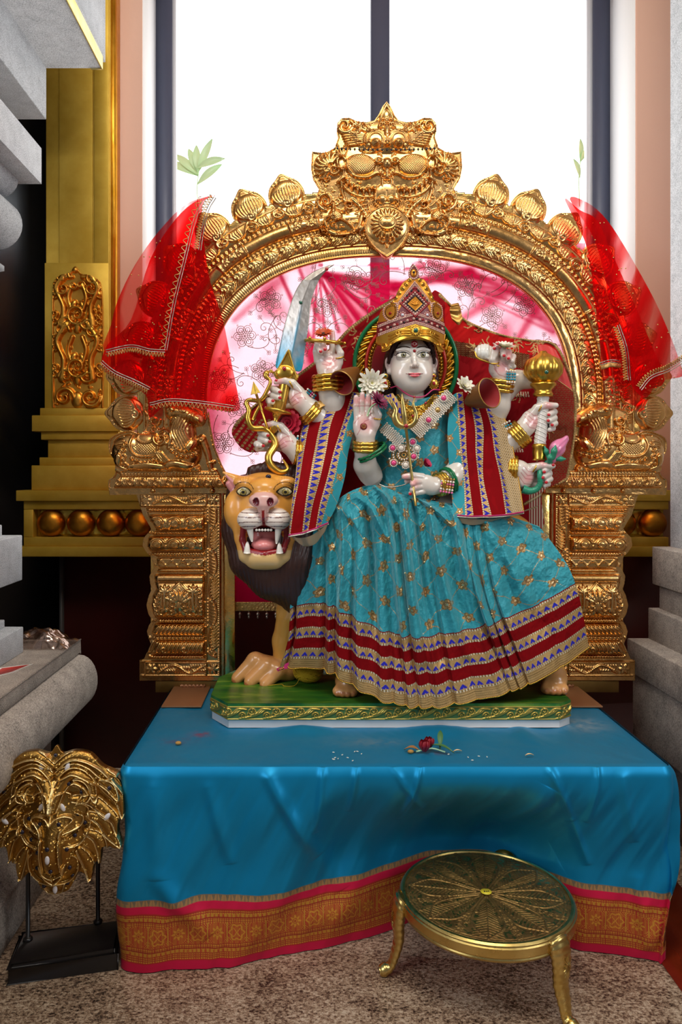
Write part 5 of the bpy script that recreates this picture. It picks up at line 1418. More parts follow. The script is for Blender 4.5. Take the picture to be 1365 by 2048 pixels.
obj('forehead_gem', ball(fl_((540, 953, 52)), (.010, .006, .008), 16, 10), M['gem_dark'], lion)
# ------------------------------------------------------------------ marble goddess (pixel frame at depth 2.74)
DG = 2.74; fg = fr(DG); S = fg.s
gd = thing('goddess_statue', 'white marble eight-armed goddess in teal velvet and red shawls, seated on the lion', 'statue', P(800, 1330, 2.84)*(1, 1, 0)+(0, 0, ZB1))
SK = srgb('D8CEC2')
gh_ = fr(DG-.065)
def gh(V):
    V = np.array(V, float); V[..., 2] -= .065/gh_.s; return gh_(V)
gh.s = gh_.s; gh.D = gh_.D; SKP = srgb('E3AFA6')
# ---- head
HX, HY = 828., 733.
v = Vol((772, 650, -62), (884, 828, 60), .56)
v.ell((HX, 715, -6), (44, 52, 46), 0, SK)
v.ell((HX, 742, 6), (41.5, 40, 34), 12, SK)
v.ell((HX-.5, 764, 12), (27, 20, 25), 16, SK)                         # chin, jaw
for k in (-1, 1):
    v.ell((HX+k*22, 748, 18), (16, 17, 16), 12, SK)                   # cheeks
    v.ell((HX-.5+k*20, 700, 33), (15, 5, 5), 9, SK)                 # brow ridge
    v.ell((HX-.5+k*19.5, 713, 40), (15, 8, 4.5), 7, SK, sub=True)     # socket
    v.ell((HX-.5+k*19.5, 711, 29), (14, 9.5, 9.5), 4, SK)              # eyeball under lids
v.chain([(HX, 703, 38, 4.2), (HX, 718, 44, 4.0), (HX+.5, 731, 51, 4.8)], 6, SK)
for k in (-1, 1): v.ell((HX+.5+k*5.2, 733.5, 45), (4.2, 3.8, 5), 2.6, SK)
for k in (-1, 1): v.ell((HX+.5+k*3.6, 737.6, 49), (1.9, 1.1, 3), .6, srgb('A07468'), sub=True)
LIP = srgb('E4606A')
v.ell((HX-3.5, 748.6, 44), (9, 2.5, 4.2), 1.4, SK, .12); v.ell((HX+6, 748.6, 44), (9, 2.5, 4.2), 1.4, SK, -.12)
v.ell((HX+1, 752.6, 43.6), (11, 3.3, 4.6), 1.4, SK)
v.cap((HX-17, 748.2, 40), (HX+1, 750.6, 48.2), .5, .6, .7, SK, sub=True); v.cap((HX+1, 750.6, 48.2), (HX+19, 748.2, 40), .6, .5, .7, SK, sub=True)
for k in (-1, 1):                                                    # ears
    v.ell((HX+k*46.5, 724, 0), (7.5, 15, 6.5), 3, SK, k*.15); v.ell((HX+k*47.5, 721, 5.4), (4, 9, 3), 1.5, SK, k*.15, sub=True); v.ell((HX+k*45, 739, 2), (5.5, 6, 5), 3, SK)
v.cap((HX, 762, -16), (HX, 830, -22), 28, 31, 6, SK)                  # neck
def face_paint(V, col, cid):
    x, y, q = V[:, 0], V[:, 1], V[:, 2]; f = q > 16
    def put(m, c, a=1.): col[m, :3] = col[m, :3]*(1-a)+np.array(c)*a
    def soft(w, c, a): col[:, :3] = col[:, :3]*(1-(w*a)[:, None])+np.array(c)*(w*a)[:, None]
    e = np.where(np.abs(x-HX) > 41, 1., 0)*np.exp(-((y-722)/14)**2); soft(e, SKP, .45)
    for k in (-1, 1): soft(np.exp(-((x-HX-k*27)/13)**2-((y-746)/12)**2)*f, SKP, .16)
    soft(np.exp(-((x-HX)/10)**2-((y-733)/7)**2)*f, SKP, .15)
    def line(dist, w, c, m, soft_=.45):
        a = np.clip((w-dist)/soft_+.5, 0, 1)*m; col[:, :3] = col[:, :3]*(1-a[:, None])+np.array(c)*a[:, None]
    for k in (-1, 1):
        ex = HX-.5+k*19.5; dx = x-ex; s_ = k*dx                        # s_ > 0 towards the temple
        up = 711.2-6.6*np.clip(1-((dx-.8*k)/14.6)**2, 0, 1)**.7-np.where(s_ > 0, (s_/14)**3*1.2, -(-s_/14)**2*2.2)
        lo = 712.6+2.6*np.clip(1-((dx-1.5*k)/13.5)**2, 0, 1)**.7+np.where(s_ > 0, -(s_/14)**3*1.5, 0)
        inx = f & (np.abs(dx) < 13.8)
        a = np.clip(np.minimum(y-up, lo-y)/.5+.5, 0, 1)*inx
        def over(c, w):
            col[:, :3] = col[:, :3]*(1-(a*w)[:, None])+np.array(c)*(a*w)[:, None]
        over(srgb('E4DED0'), 1); r = np.hypot(dx+.3, y-709.8)
        for R_i, c_ in ((5.5, srgb('2E2A20')), (4.6, srgb('857C58')), (2.2, srgb('0C0A08'))): over(c_, np.clip((R_i-r)/.5+.5, 0, 1))
        over((.95, .95, .95), np.clip((.9-np.hypot(dx-1.4, y-708.2))/.4+.5, 0, 1))
        line(np.abs(y-up+.3), np.interp(s_, [-14, -8, 6, 14], [.4, .9, 1.3, 1.5]), srgb('120C0A'), inx)
        line(np.abs(y-(709.6-(s_-13)*.62)), .7, srgb('120C0A'), f & (s_ > 12.5) & (s_ < 19))
        line(np.abs(y-lo), .42, srgb('4A342C'), inx)
        line(np.abs(y-(up-4.2+np.where(s_ > 8, (s_-8)*.25, 0))), .4, srgb('6A4A3E'), f & (s_ > -12) & (s_ < 18))
        by = 699.6-7.4*np.clip(1-((s_-3)/21)**2, 0, 1)**.8+np.where(s_ > 3, ((s_-3)/21)**2*8.0, 0)
        line(np.abs(y-by), np.interp(s_, [-13.5, -9, 6, 21], [.7, 1.5, 1.25, .3]), srgb('2A140E'), f & (s_ > -13.5) & (s_ < 21))
    lm_ = f & (q > 36) & (np.abs(x-HX-1) < 14.5)
    upl = 750.2-(3.6-.9*np.exp(-((x-HX-1)/2.2)**2))*np.clip(1-(np.abs(x-HX-1)/14.5)**1.6, 0, 1); lol = 750.4+5.4*np.clip(1-((x-HX-1)/12.5)**2, 0, 1)**.8
    sm_ = -.010*(x-HX-1)**2
    a = np.clip(np.minimum(y-upl-sm_, lol+sm_-y)/.6+.5, 0, 1)*lm_*(np.abs(x-HX-1) < 13); col[:, :3] = col[:, :3]*(1-a[:, None])+np.array(LIP)*a[:, None]
    line(np.abs(y-(750.4+sm_)), .35+.02*np.abs(x-HX-1), srgb('7A2028'), f & (q > 34) & (np.abs(x-HX-1) < 17.5))
    put(f & (np.hypot(x-HX-8.4, y-732) < 1.0), srgb('20100C'))
    return col
VFH, cH = v.mesh(gh, face_paint)
parts = [(VFH, cH)]
# ---- torso, shoulders, legs core (mostly clothed)
t = Vol((640, 800, -110), (1010, 1120, 30), 4)
t.ell((825, 870, -34), (84, 60, 30), 0, SK); t.ell((823, 930, -36), (62, 60, 28), 16, SK); t.ell((825, 1010, -40), (95, 46, 40), 16, SK)
t.cap((760, 838, -34), (890, 838, -34), 24, 24, 14, SK); t.cap((HX, 800, -20), (HX, 850, -28), 30, 36, 14, SK)
t.chain([(750, 1010, -30, 44), (700, 1060, 0, 40)], 12, SK); t.chain([(890, 1020, -30, 46), (950, 1070, 0, 40)], 12, SK)
parts.append(t.mesh(fg))

nails = []
def pinkpalm(cx, cy, r, pads):
    def p(V, col, cid):
        x, y = V[:, 0], V[:, 1]
        w = np.exp(-((x-cx)**2+(y-cy)**2)/r**2)
        for (a, b_, c_) in pads: w = np.maximum(w, np.exp(-((x-a)**2+(y-b_)**2)/c_**2))
        w = np.clip(w*1.15, 0, 1)*.8
        col[:, :3] = col[:, :3]*(1-w[:, None])+np.array(srgb('E59A98'))*w[:, None]
        return col
    return p
creases = []
def hand(lo, hi, palm, chains, nl, forearm, pink, res=1.0, lines=()):
    """palm ellipsoids, finger chains (thumb included), nail spots, forearm chain"""
    v = Vol(lo, hi, res)
    for c_, r_, rot in palm: v.ell(c_, r_, 5, SK, rot)
    v.chain(forearm, 7, SK)
    for ch_ in chains: v.chain(ch_, 1.6, SK)
    pf = pinkpalm(*pink)
    def pt(V, col, cid):
        col = pf(V, col, cid)
        for ln in lines:
            ln = np.asarray(ln, float); best = np.full(len(V), 99.)
            for a, b_ in zip(ln[:-1], ln[1:]):
                L = ((b_-a)**2).sum()+1e-9; tt = np.clip(((V[:, 0]-a[0])*(b_[0]-a[0])+(V[:, 1]-a[1])*(b_[1]-a[1]))/L, 0, 1)
                best = np.minimum(best, np.hypot(V[:, 0]-a[0]-tt*(b_[0]-a[0]), V[:, 1]-a[1]-tt*(b_[1]-a[1])))
            m = np.clip((.75-best)/.9+.5, 0, 1)*.7*(V[:, 2] > -2); col[:, :3] = col[:, :3]*(1-m[:, None])+np.array(srgb('B0505A'))*m[:, None]
        return col
    parts.append(v.mesh(fg, pt)); nails.extend(nl)
def mirror_x(L, c): return [(2*c-p[0],)+tuple(p[1:]) for p in L]
# A: upper left hand, fingers raised behind the discus
hand((600, 640, -45), (715, 960, 45), [((657, 728, 0), (25, 26, 13), 0), ((674, 728, 6), (11, 20, 10), .2)],
     [[(664, 716, 0, 7.5), (666, 694, -2, 6.8), (665, 664, -4, 5.4)], [(678, 726, 6, 8.5), (681, 708, 11, 7), (674, 692, 13, 5)],
      [(650, 712, 4, 7.5), (645, 690, 13, 6.8), (650, 704, 22, 5.4)], [(640, 716, 2, 7.5), (636, 693, 12, 6.6), (641, 708, 21, 5.2)], [(635, 722, 0, 7), (632, 704, 6, 6), (634, 686, 8, 5)]],
     [(650, 703, 27, 3.1), (641.5, 707, 26, 3), (635, 684, 12.5, 3), (672, 690, 17.5, 2.8)],
     [(658, 745, 0, 22), (660, 768, -2, 26), (668, 800, -10, 27), (690, 850, -24, 30), (730, 880, -34, 30)], (660, 728, 15, [(650, 700, 8), (664, 670, 8)]),
     lines=[[(648, 722), (660, 730), (672, 722)], [(655, 742), (662, 728), (668, 718)], [(645, 730), (657, 734)]])
# B: sword hand, C: bow hand (fingers wrap from the left)
def fist(dx, dy, nl, sc=1.0):
    T = lambda L: [(574+(x-574)*sc+dx, 790+(y-790)*sc+dy, q, r*sc) for x, y, q, r in L]
    ch_ = [T([(590, 776, -8, 8), (560, 776, -12, 7.4), (546, 778, 2, 7), (558, 785, 14, 6.2)]), T([(590, 788, -8, 8), (562, 789, -12, 7.4), (546, 791, 2, 7), (558, 797, 14, 6.2)]),
           T([(590, 800, -8, 7.6), (558, 801, -10, 6.8), (538, 802, 2, 6.4), (547, 806, 10, 5.4)]), T([(590, 810, -8, 6.6), (560, 811, -8, 6), (540, 812, 0, 5.6), (540, 806, 8, 4.6)]),
           T([(598, 782, 2, 10), (586, 768, 8, 8.6), (571, 763, 12, 7), (553, 766, 12, 5)])]
    hand((520+dx, 745+dy, -50), (680+dx, 870+dy, 40), [((596+dx, 794+dy, 0), (19, 25, 13), -.35)], ch_, nl,
         [(606+dx, 806+dy, -3, 19), (625+dx, 822+dy, -8, 22), (660+dx, 850+dy, -22, 26)], (592+dx, 800+dy, 13, [(560+dx, 766+dy, 8)]),
         lines=[[(582+dx, 800+dy), (592+dx, 790+dy), (604+dx, 786+dy)], [(584+dx, 806+dy), (596+dx, 798+dy), (610+dx, 796+dy)], [(586+dx, 812+dy), (598+dx, 806+dy)], [(586+dx, 778+dy), (598+dx, 784+dy), (612+dx, 800+dy)]])
fist(0, 0, [(561, 786, 20, 3.3), (561, 797.5, 20, 3.3), (547, 803, 15, 3), (554, 763, 16, 2.8)])
fist(-24, 86, [(537.5, 872, 20, 3.3), (541, 884, 20, 3.3), (528, 892, 15, 3), (527, 853, 16, 2.8)])
# D: open blessing palm
hand((690, 780, 5), (775, 1000, 75), [((729, 852, 40), (24, 30, 10), 0), ((744, 846, 44), (9, 18, 9), -.25), ((716, 856, 43), (11, 22, 8), 0)],
     [[(712, 838, 40, 6.4), (710, 816, 42, 6), (710, 799, 44, 5)], [(721, 834, 40, 6.6), (721, 808, 42, 6.2), (722, 793, 44, 5.2)], [(731, 834, 40, 6.6), (733, 812, 42, 6.2), (734, 797, 44, 5.2)], [(741, 838, 40, 6), (744, 822, 41, 5.6), (744, 806, 42, 4.8)],
      [(748, 852, 44, 8), (753, 834, 50, 6.6), (746, 817, 53, 5.2)]],
     [(744, 813, 57, 2.8)], [(729, 872, 36, 18), (729, 900, 28, 20), (730, 930, 10, 22), (742, 950, -10, 28)], (729, 850, 17, [(711, 806, 9), (722, 800, 9), (733, 804, 9), (744, 812, 8)]),
     lines=[[(706, 850), (716, 838), (722, 834)], [(712, 872), (726, 846), (746, 838)], [(716, 800), (717, 834)], [(727, 796), (727, 834)], [(738, 800), (738, 836)], [(707, 816), (743, 816)]])
# E: conch hand
hand((960, 670, -30), (1080, 880, 60), [((998, 738, 8), (22, 22, 12), .5)],
     [[(990, 735, 8, 9), (984, 715, 20, 8), (988, 697, 26, 6.2)], [(1006, 728, 6, 7), (1001, 704, 24, 6.8), (999, 716, 33, 5.6)], [(1014, 732, 6, 7), (1012, 708, 22, 6.6), (1009, 721, 31, 5.4)], [(1020, 738, 6, 6.4), (1022, 716, 18, 6), (1018, 726, 27, 5)],
      [(986, 742, 10, 9), (980, 722, 22, 7), (982, 702, 26, 5)]],
     [(988.5, 693, 31, 3), (999, 717, 38, 3.2), (1008.5, 722, 36, 3.1), (982, 702, 31, 2.6)],
     [(1004, 748, 2, 18), (1008, 772, -6, 20), (1000, 810, -16, 24), (985, 850, -30, 28)], (1000, 738, 14, [(988, 700, 8), (1010, 712, 10)]),
     lines=[[(984, 740), (994, 752), (1006, 756)], [(982, 732), (990, 746)], [(1000, 730), (1012, 742), (1018, 740)]])
parts.append((lambda vv: (vv.chain([(1010, 790, -40, 24), (1040, 757, -24, 20), (1085, 756, -20, 18)], 5, SK), vv.mesh(fg))[1])(Vol((980, 725, -75), (1110, 830, 10), 2.2)))
# F: mace hand, G: lotus hand (fingers wrap from the right)
def fist_r(dx, dy, nl, ax=0, thumb=None, fore=None):
    T = lambda L: [(x+dx, y+dy, q, r) for x, y, q, r in L]
    ch_ = [T([(1066, 824, -8, 8), (1092, 820, -12, 7.4), (1108, 824, 2, 7), (1095, 830, 14, 6.2)]), T([(1066, 836, -8, 8), (1092, 834, -12, 7.4), (1108, 836, 2, 7), (1095, 842, 14, 6.2)]),
           T([(1068, 848, -8, 7.6), (1094, 846, -10, 6.8), (1110, 847, 2, 6.2), (1101, 851, 11, 5.4)]), T([(1068, 858, -8, 6.4), (1092, 858, -8, 6), (1106, 857, 2, 5.4), (1097, 860, 9, 4.6)]),
           T(thumb or [(1062, 832, 2, 10), (1072, 817, 8, 8.4), (1088, 812, 14, 7), (1108, 812, 14, 5.4)])]
    hand((1010+dx, 795+dy, -50), (1130+dx, 900+dy, 40), [((1060+dx, 843+dy, 0), (19, 25, 13), .4)], ch_, nl, fore or
         [(1050+dx, 856+dy, -3, 19), (1036+dx, 872+dy, -8, 22), (1012+dx, 888+dy, -20, 26)], (1066+dx, 846+dy, 13, [(1092+dx, 814+dy, 9)]),
         lines=[[(1048+dx, 834+dy), (1058+dx, 846+dy), (1074+dx, 848+dy)], [(1046+dx, 842+dy), (1056+dx, 856+dy), (1072+dx, 858+dy)], [(1050+dx, 828+dy), (1062+dx, 840+dy), (1076+dx, 840+dy)], [(1054+dx, 822+dy), (1064+dx, 832+dy), (1076+dx, 833+dy)]])
fist_r(0, 0, [(1092, 831, 20, 3.4), (1091, 842.5, 20, 3.4), (1100, 851, 16.5, 3.1)])
fist_r(-10, 111, [(1083, 944, 20, 3.4), (1080.5, 955, 20, 3.4), (1088, 964.5, 16.5, 3), (1101, 930, 19, 3.2)], thumb=[(1062, 838, 2, 10), (1074, 824, 8, 8.4), (1090, 820, 14, 7), (1112, 821, 14, 5.4)],
       fore=[(1044, 846, -3, 19), (1034, 956-16, -6, 20), (1000, 935, -16, 23), (960, 930, -30, 26)][1:] if 0 else [(1040, 940, -3, 20), (1014, 934, -10, 22), (980, 930, -24, 24)])
# H: trident hand (closed fist, back of the hand to the viewer)
hand((785, 850, -40), (990, 1010, 75), [((846, 967, 44), (20, 18, 13), .15), ((852, 972, 40), (20, 16, 12), .2)],
     [[(838, 954, 46, 8), (818, 951, 54, 7), (802, 953, 56, 5.4)], [(836, 963, 48, 7.6), (820, 964, 58, 7), (817, 967, 64, 5.4)], [(836, 972, 48, 7.4), (821, 974, 57, 6.8), (817, 978, 60, 5.4)], [(840, 981, 46, 6.8), (824, 984, 53, 6.2), (815, 985, 56, 5)],
      [(838, 956, 40, 7), (822, 958, 44, 6), (808, 962, 46, 5)]],
     [(813, 986, 60.5, 2.8)], [(860, 972, 40, 16), (876, 968, 34, 17), (900, 955, 20, 22), (930, 925, 0, 26), (960, 880, -16, 28)], (820, 966, 10, [(804, 954, 8)]))
body = obj('marble_body', join(*[p[0] for p in parts]), M['marble'], gd, col=np.concatenate([p[1] for p in parts]))
nproto = None
for x, y, q, r in nails:
    c_ = fg((x, y, q))
    if nproto is None: nproto = obj('fingernail', ball(c_, (r*S*1.15, r*S*.55, r*S), 12, 8), M['nail'], gd, label='red painted fingernail'); c0_ = c_; ln0 = np.array(nproto.location)
    else:
        o = dup(nproto, gd, ln0+c_-c0_)
# ---- hair behind the face
hv = Vol((765, 640, -75), (892, 830, 30), 1.5)
hv.ell((HX, 705, -16), (52, 54, 46), 0, SK); hv.ell((HX, 725, -22), (56, 50, 36), 8, SK)
hv.chain([(HX-44, 745, -20, 16), (HX-44, 790, -24, 14)], 8); hv.chain([(HX+44, 745, -20, 16), (HX+46, 790, -24, 14)], 8)
hv.ell((HX, 741, 20), (42, 64, 60), 3, None, sub=True)
for k in (-1, 1): hv.ell((HX+k*47, 728, 12), (10, 20, 26), 2, None, sub=True)
VF, _ = hv.mesh(gh, None, lambda X, Y, Q: .7*np.sin(X*1.5+Y*.35)+0*Q)
obj('hair', VF, M['hair'], gd)
# hairline wings over the temples
for k in (-1, 1):
    hq = Vol((HX-50 if k < 0 else HX+8, 664, -10), (HX-8 if k < 0 else HX+50, 735, 50), 1)
    hq.chain([(HX+k*31, 678, 24, 5), (HX+k*39, 690, 16, 6), (HX+k*44, 705, 8, 5), (HX+k*46, 720, 2, 4)], 3)
    VF, _ = hq.mesh(gh, None, lambda X, Y, Q: .5*np.sin(X*1.5+Y*.6)+0*Q); obj('hair_lock', VF, M['hair'], gd)
# bindi marks
obj('bindi', join(ball(gh((829, 688.5, 39)), (.0125, .004, .0125), 20, 10), ball(gh((828.5, 703, 44.5)), (.0058, .003, .0058), 14, 8)), simple('bindi_red', srgb('8A0C14'), .3), gd)
obj('bindi_ring', tube([gh((829+3.0*math.cos(a), 688.5+3.0*math.sin(a), 41.6)) for a in np.linspace(0, 2*pi, 20)[:-1]], .0006, 5, True), M['pearl'], gd)
# palm mark
obj('palm_mark', join(ball(fg((724, 856, 52.5)), (.0125, .004, .0125), 18, 8)), simple('palm_mark_red', srgb('7E0A14'), .4), gd)
obj('palm_mark_ring', join(*[tube([fg((724+r*math.cos(a), 856+r*math.sin(a), 55)) for a in np.linspace(0, 2*pi, 20)[:-1]], .0007, 5, True) for r in (2, 3.8)]), M['thread_gold'], gd)
# earrings
for k, (ex, ey) in ((-1, (774, 752)), (1, (872, 752))):
    er = thing('tmp', None, None, (0, 0, 0)) if 0 else None
    e1 = obj('earring', join(ball(gh((ex, ey-3, 10)), (.0105, .006, .0105), 16, 10), ball(gh((ex-k*-1, ey+13, 10)), (.016, .010, .019), 18, 12), balls([gh((ex+9*math.cos(a), ey+14+10*math.sin(a), 12)) for a in np.linspace(0, 2*pi, 16)[:-1]], .0026)), M['trim_gold'], gd)
    obj('earring_stone', ball(gh((ex, ey-3, 15.5)), (.0045, .003, .0045), 12, 8), M['gem_green'] if k < 0 else M['gem_red'], e1); obj('earring_stone', ball(gh((ex, ey+12, 17)), (.006, .004, .008), 12, 8), M['gem_red'], e1)
# ---- halo ring behind the head
hal = thing('x', None, None, (0, 0, 0)) if 0 else None
def ring3(cx, cy, rx, ry, q, r, n=90, name='ring', mat=None, twist=0):
    a = np.linspace(0, 2*pi, n, endpoint=False)
    return tube(fg(np.stack((cx+rx*np.cos(a), cy+ry*np.sin(a), q+0*a), 1)), r*S, 10, True)
HCx, HCy = 819, 722
c = Canvas(HCx-112, HCy-122, HCx+112, HCy+122, .9); rr = np.hypot((c.X-HCx)/1.0, (c.Y-HCy)/1.09); c.mask = (rr < 109)
c.H[:] = np.where(rr < 76, 1, 4); c.commit()
for k in range(44):
    a = k*2*pi/44; x, y = HCx+93*math.cos(a), HCy+1.09*93*math.sin(a); t_ = (-math.sin(a), math.cos(a)); n_ = (math.cos(a), math.sin(a))
    c.stroke(cr([(x-t_[0]*5+n_[0]*6, y-t_[1]*5+n_[1]*6), (x+t_[0]*2, y+t_[1]*2), (x+t_[0]*8-n_[0]*6, y+t_[1]*8-n_[1]*6)], 5), 4, 6)
for k in range(70): a = k*2*pi/70; c.dome(HCx+74*math.cos(a), HCy+1.09*74*math.sin(a), 3, h=5)
c.C = np.zeros(c.H.shape+(4,)); c.C[:] = srgb('D2A23E')+(1,); c.C[rr < 70] = srgb('7A0810')+(0,); c.C[(rr > 104)] = srgb('0E6A3C')+(0,)
VF, cc = c.mesh(fg, 6, extra=np.full_like(c.H, -62.))
ho = obj('halo', VF, M['crown'], gd, col=cc)
obj('halo_green_ring', ring3(HCx, HCy, 106, 115, -55, 4.6), M['green_paint'], ho); obj('halo_red_ring', ring3(HCx, HCy, 82, 89, -54, 3.6), M['red_paint'], ho)
# ---- bangles, rings
def bang(c_, ax, r, tr_, n=1, gap=6, mat='trim_gold', name='bangle', flat=.8, oval=1):
    ax = np.asarray(ax, float); ax /= np.linalg.norm(ax); Bz = basis((ax[0], -ax[2], -ax[1]))
    for i in range(n):
        a = np.linspace(0, 2*pi, 40, endpoint=False); o = fg(np.array(c_, float)+ax*gap*(i-(n-1)/2))
        ring = o+((np.stack((r*np.cos(a), oval*r*np.sin(a), 0*a), 1)*S)@Bz.T)
        rad = tr_*S*(1+.18*np.sin(a*14))
        obj(name, tube(ring, rad, 8, True), M[mat], gd)
bang((658, 767, -2), (.03, 1, 0), 30, 4.4, 4, 8.5); bang((622, 826, -6), (.75, .65, -.2), 23, 4.2, 3, 6.5); bang((597, 905, -6), (.98, .1, -.2), 23, 3.8, 3, 6)
bang((729, 893, 30), (0, 1, -.2), 22, 4, 3, 7); bang((1004, 770, -4), (-.1, 1, -.2), 22, 4.2, 3, 9); bang((1040, 869, -7), (-.72, .62, -.2), 24, 4.2, 4, 6); bang((1027, 938, -8), (-1, -.1, -.2), 24, 4, 3, 6); bang((876, 968, 36), (.95, -.2, -.5), 20, 4, 3, 6)
bang((742, 905, 28), (.5, .8, -.2), 30, 2.6, 2, 6, 'green_paint'); bang((892, 962, 26), (.9, -.3, -.4), 26, 2.6, 2, 5, 'green_paint')
for c_, ax, r in [((679, 716, 9), (.2, 1, -.3), 8.8), ((582, 769, 9), (.9, -.5, 0), 9), ((558, 856, 9), (.9, -.5, 0), 9), ((751, 840, 48), (-.1, 1, -.3), 8), ((1077, 816, 9), (.9, .4, 0), 8.8), ((1066, 936, 9), (.9, .4, 0), 9), ((984, 728, 18), (0, 1, -.4), 9)]: bang(c_, ax, r, 1.5, 1, name='finger_ring')
# beaded armlets
def beadrows(x, y, w, h_, nx_, ny_, q, rot, mats, r=.0042):
    grp = {}
    for i in range(nx_):
        for j in range(ny_):
            dx, dy = (i/(max(nx_-1, 1))-.5)*w, (j/(max(ny_-1, 1))-.5)*h_; c__, s__ = math.cos(rot), math.sin(rot)
            grp.setdefault(mats[j % len(mats)], []).append(fg((x+dx*c__-dy*s__, y+dx*s__+dy*c__, q+.0)))
    for m_, L in grp.items(): obj('bead_cuff', balls(L, r), M[m_], gd)
beadrows(617, 793, 22, 20, 5, 6, -2, -.9, ['pearl', 'teal_bead', 'teal_bead', 'pink_bead']); beadrows(1017, 756, 15, 22, 4, 5, 22, .05, ['pearl', 'teal_bead', 'teal_bead', 'teal_bead', 'pearl'])
beadrows(1011, 853, 22, 12, 5, 3, 5, -.45, ['pearl', 'teal_bead']); beadrows(599, 890, 9, 34, 2, 9, 4, .1, ['pearl', 'teal_bead']); beadrows(885, 970, 22, 26, 5, 6, 56, .15, ['thread_gold', 'pearl', 'pink_bead'])
# ---- crown
c = Canvas(756, 528, 906, 708, .55)
Xc = 829; px = c.X-Xc-(690-c.Y)*.0; py = c.Y
out = [(757, 648), (756, 682), (764, 690), (766, 702), (778, 700), (784, 690), (800, 683), (829, 678), (858, 684), (872, 692), (878, 704), (889, 702), (890, 690), (894, 662), (893, 648), (890, 632), (888, 612), (880, 603), (870, 600), (866, 590), (858, 574), (848, 560), (838, 556), (837, 545), (826, 529), (817, 545), (818, 557), (806, 566), (796, 582), (788, 600), (776, 607), (764, 618), (760, 634)]
c.cut(cr(out, 4, True)); c.C = np.zeros(c.H.shape+(4,)); c.C[:] = srgb('6A060C')+(0.,)
c.H[:] = 2; G_ = srgb('D9A440')+(1.,); AM = srgb('C98226')+(.7,); PL = srgb('D8B0A0')+(.2,); BK = srgb('140A08')+(0.,); RR = srgb('8E0814')+(0.,)
c.commit()
low = lambda x: 672-13*(1-abs(x-829)/70)
def paintw(m, col, h_=0):
    c.C[m] = col; c.H[m] += h_
chev = lambda x: 1-np.abs(x-829)/66
bt_ = 668-16*chev(c.X)                                                 # lower edge of the jewelled band
paintw(c.Y > bt_, G_, 2); paintw((c.Y > 560) & (c.Y < 640) & ((np.abs(c.X-828)-(c.Y-548)*.52) > -8), AM, 0)
c.commit()
gb = c.Y > bt_+2
for k in range(18): x = 764+k*7.6; c.dome(x, 694-13*max(0, 1-abs(x-829)/68)-(abs(x-829) > 55)*0, 3.4, h=4, col=G_)
for k in (-1, 1):
    for j in range(3): c.stroke(cr([(829+k*12, 664+5*j), (829+k*30, 664+5*j), (829+k*50, 672+6*j)], 5), 1.8, 3)
    c.spiral(829+k*60, 690, 9, 0, 1.3, 2.6, 4); c.spiral(829+k*34, 668, 6, 0, 1.2, 2, 4)
c.fan(829, 665, 0, 2*pi*.94, 16, 11, 1.6, 4, 0, 4)
def pearls(p, step, r=2, h=3.4, col=PL): c.beads(p, step, r, h, col)
for o_ in (0, 3.2, 17.5, 20.7): pearls([(760, 667-o_), (829, 650-o_), (892, 665-o_)], 3.1, 1.5, 2.6)
for k in range(11): x = 764+k*12.4; y = 667-17*(1-abs(x-829)/66)-10; c.dome(x, y, 2.7, h=5, col=PL); c.dome(x+6, y, 2.6, 2.2, 3, col=BK if k % 2 else RR)
for k in (-1, 1):
    for o_, st in ((0, 3), (3.6, 3)): pearls([(829, 566+o_*1.6), (829+k*(37-o_), 612)], st, 1.5, 2.8)
    for j in range(7): t_ = (j+.6)/7; c.dome(829+k*(30*t_), 576+34*t_, 2.4, h=3, col=BK if j % 2 else RR)
    dm = [(829, 588), (829+k*22, 610), (829, 632)]; pearls(dm, 4.6, 2.1, 4); c.stroke([(829, 583), (829+k*27, 610), (829, 637)], 1.6, 3, col=RR)
    c.stroke([(829, 594), (829+k*17, 610), (829, 627)], 1.5, 4, col=BK)
    # side teardrops
    tx = 829+k*48; tp = cr([(tx-k*8, 612), (tx+k*6, 614), (tx+k*8, 626), (tx, 636), (tx-k*9, 630)], 5, True)
    m = inpoly(c.X, c.Y, tp); c.C[m] = AM; c.H[m] += 3; c.B[m] = c.H[m]; pearls(np.concatenate((tp, tp[:1])), 3, 1.2, 3, BK)
    big = tp+(tp-np.array((tx, 624)))*.42; pearls(np.concatenate((big, big[:1])), 4, 1.9, 4); c.dome(tx, 626, 3, h=5, col=RR)
    c.dome(829+k*25, 632, 5, h=3, col=RR); c.dome(829+k*25, 632, 3.4, h=6, col=srgb('D8D8E0')+(.6,)); pearls([(829+k*25+6*math.cos(a), 632+6*math.sin(a)) for a in np.linspace(0, 2*pi, 10)], 3.6, 1.4, 3)
    for j in range(6): t_ = j/5; x = 829+k*(10+34*t_); y = 562+42*t_; c.dome(x, y, 4.2, h=3, col=G_); c.dome(x, y, 1.5, h=5, col=RR if j % 2 else BK)
m = (np.abs(c.X-829)/15+np.abs(c.Y-610.5)/15) < 1; c.C[m] = AM; c.H[m] += 3; c.B[m] = c.H[m]
c.fan(829, 614, -pi*.85, -pi*.15, 5, 9, 1.3, 2.5, 0, 1)
tp = cr([(828, 533), (836, 545), (834, 556), (827, 560), (820, 556), (818, 546)], 5, True); pearls(np.concatenate((tp, tp[:1])), 3.8, 2, 4); c.dome(827, 548, 6, 8, 4, col=AM); c.dome(827, 547, 2.6, h=6, col=BK)
c.dome(829, 665, 4.6, h=7, col=srgb('06483A')+(0.,))
c.H = c.H*.75
def posc(X, Y, Q):
    dx = (X-829)/66; return np.stack((X, Y, 56-38*np.clip(np.abs(dx), 0, 1.1)**2-.10*(690-Y)+Q), -1)
VF, cc = c.mesh(gh, 3, pos=posc)
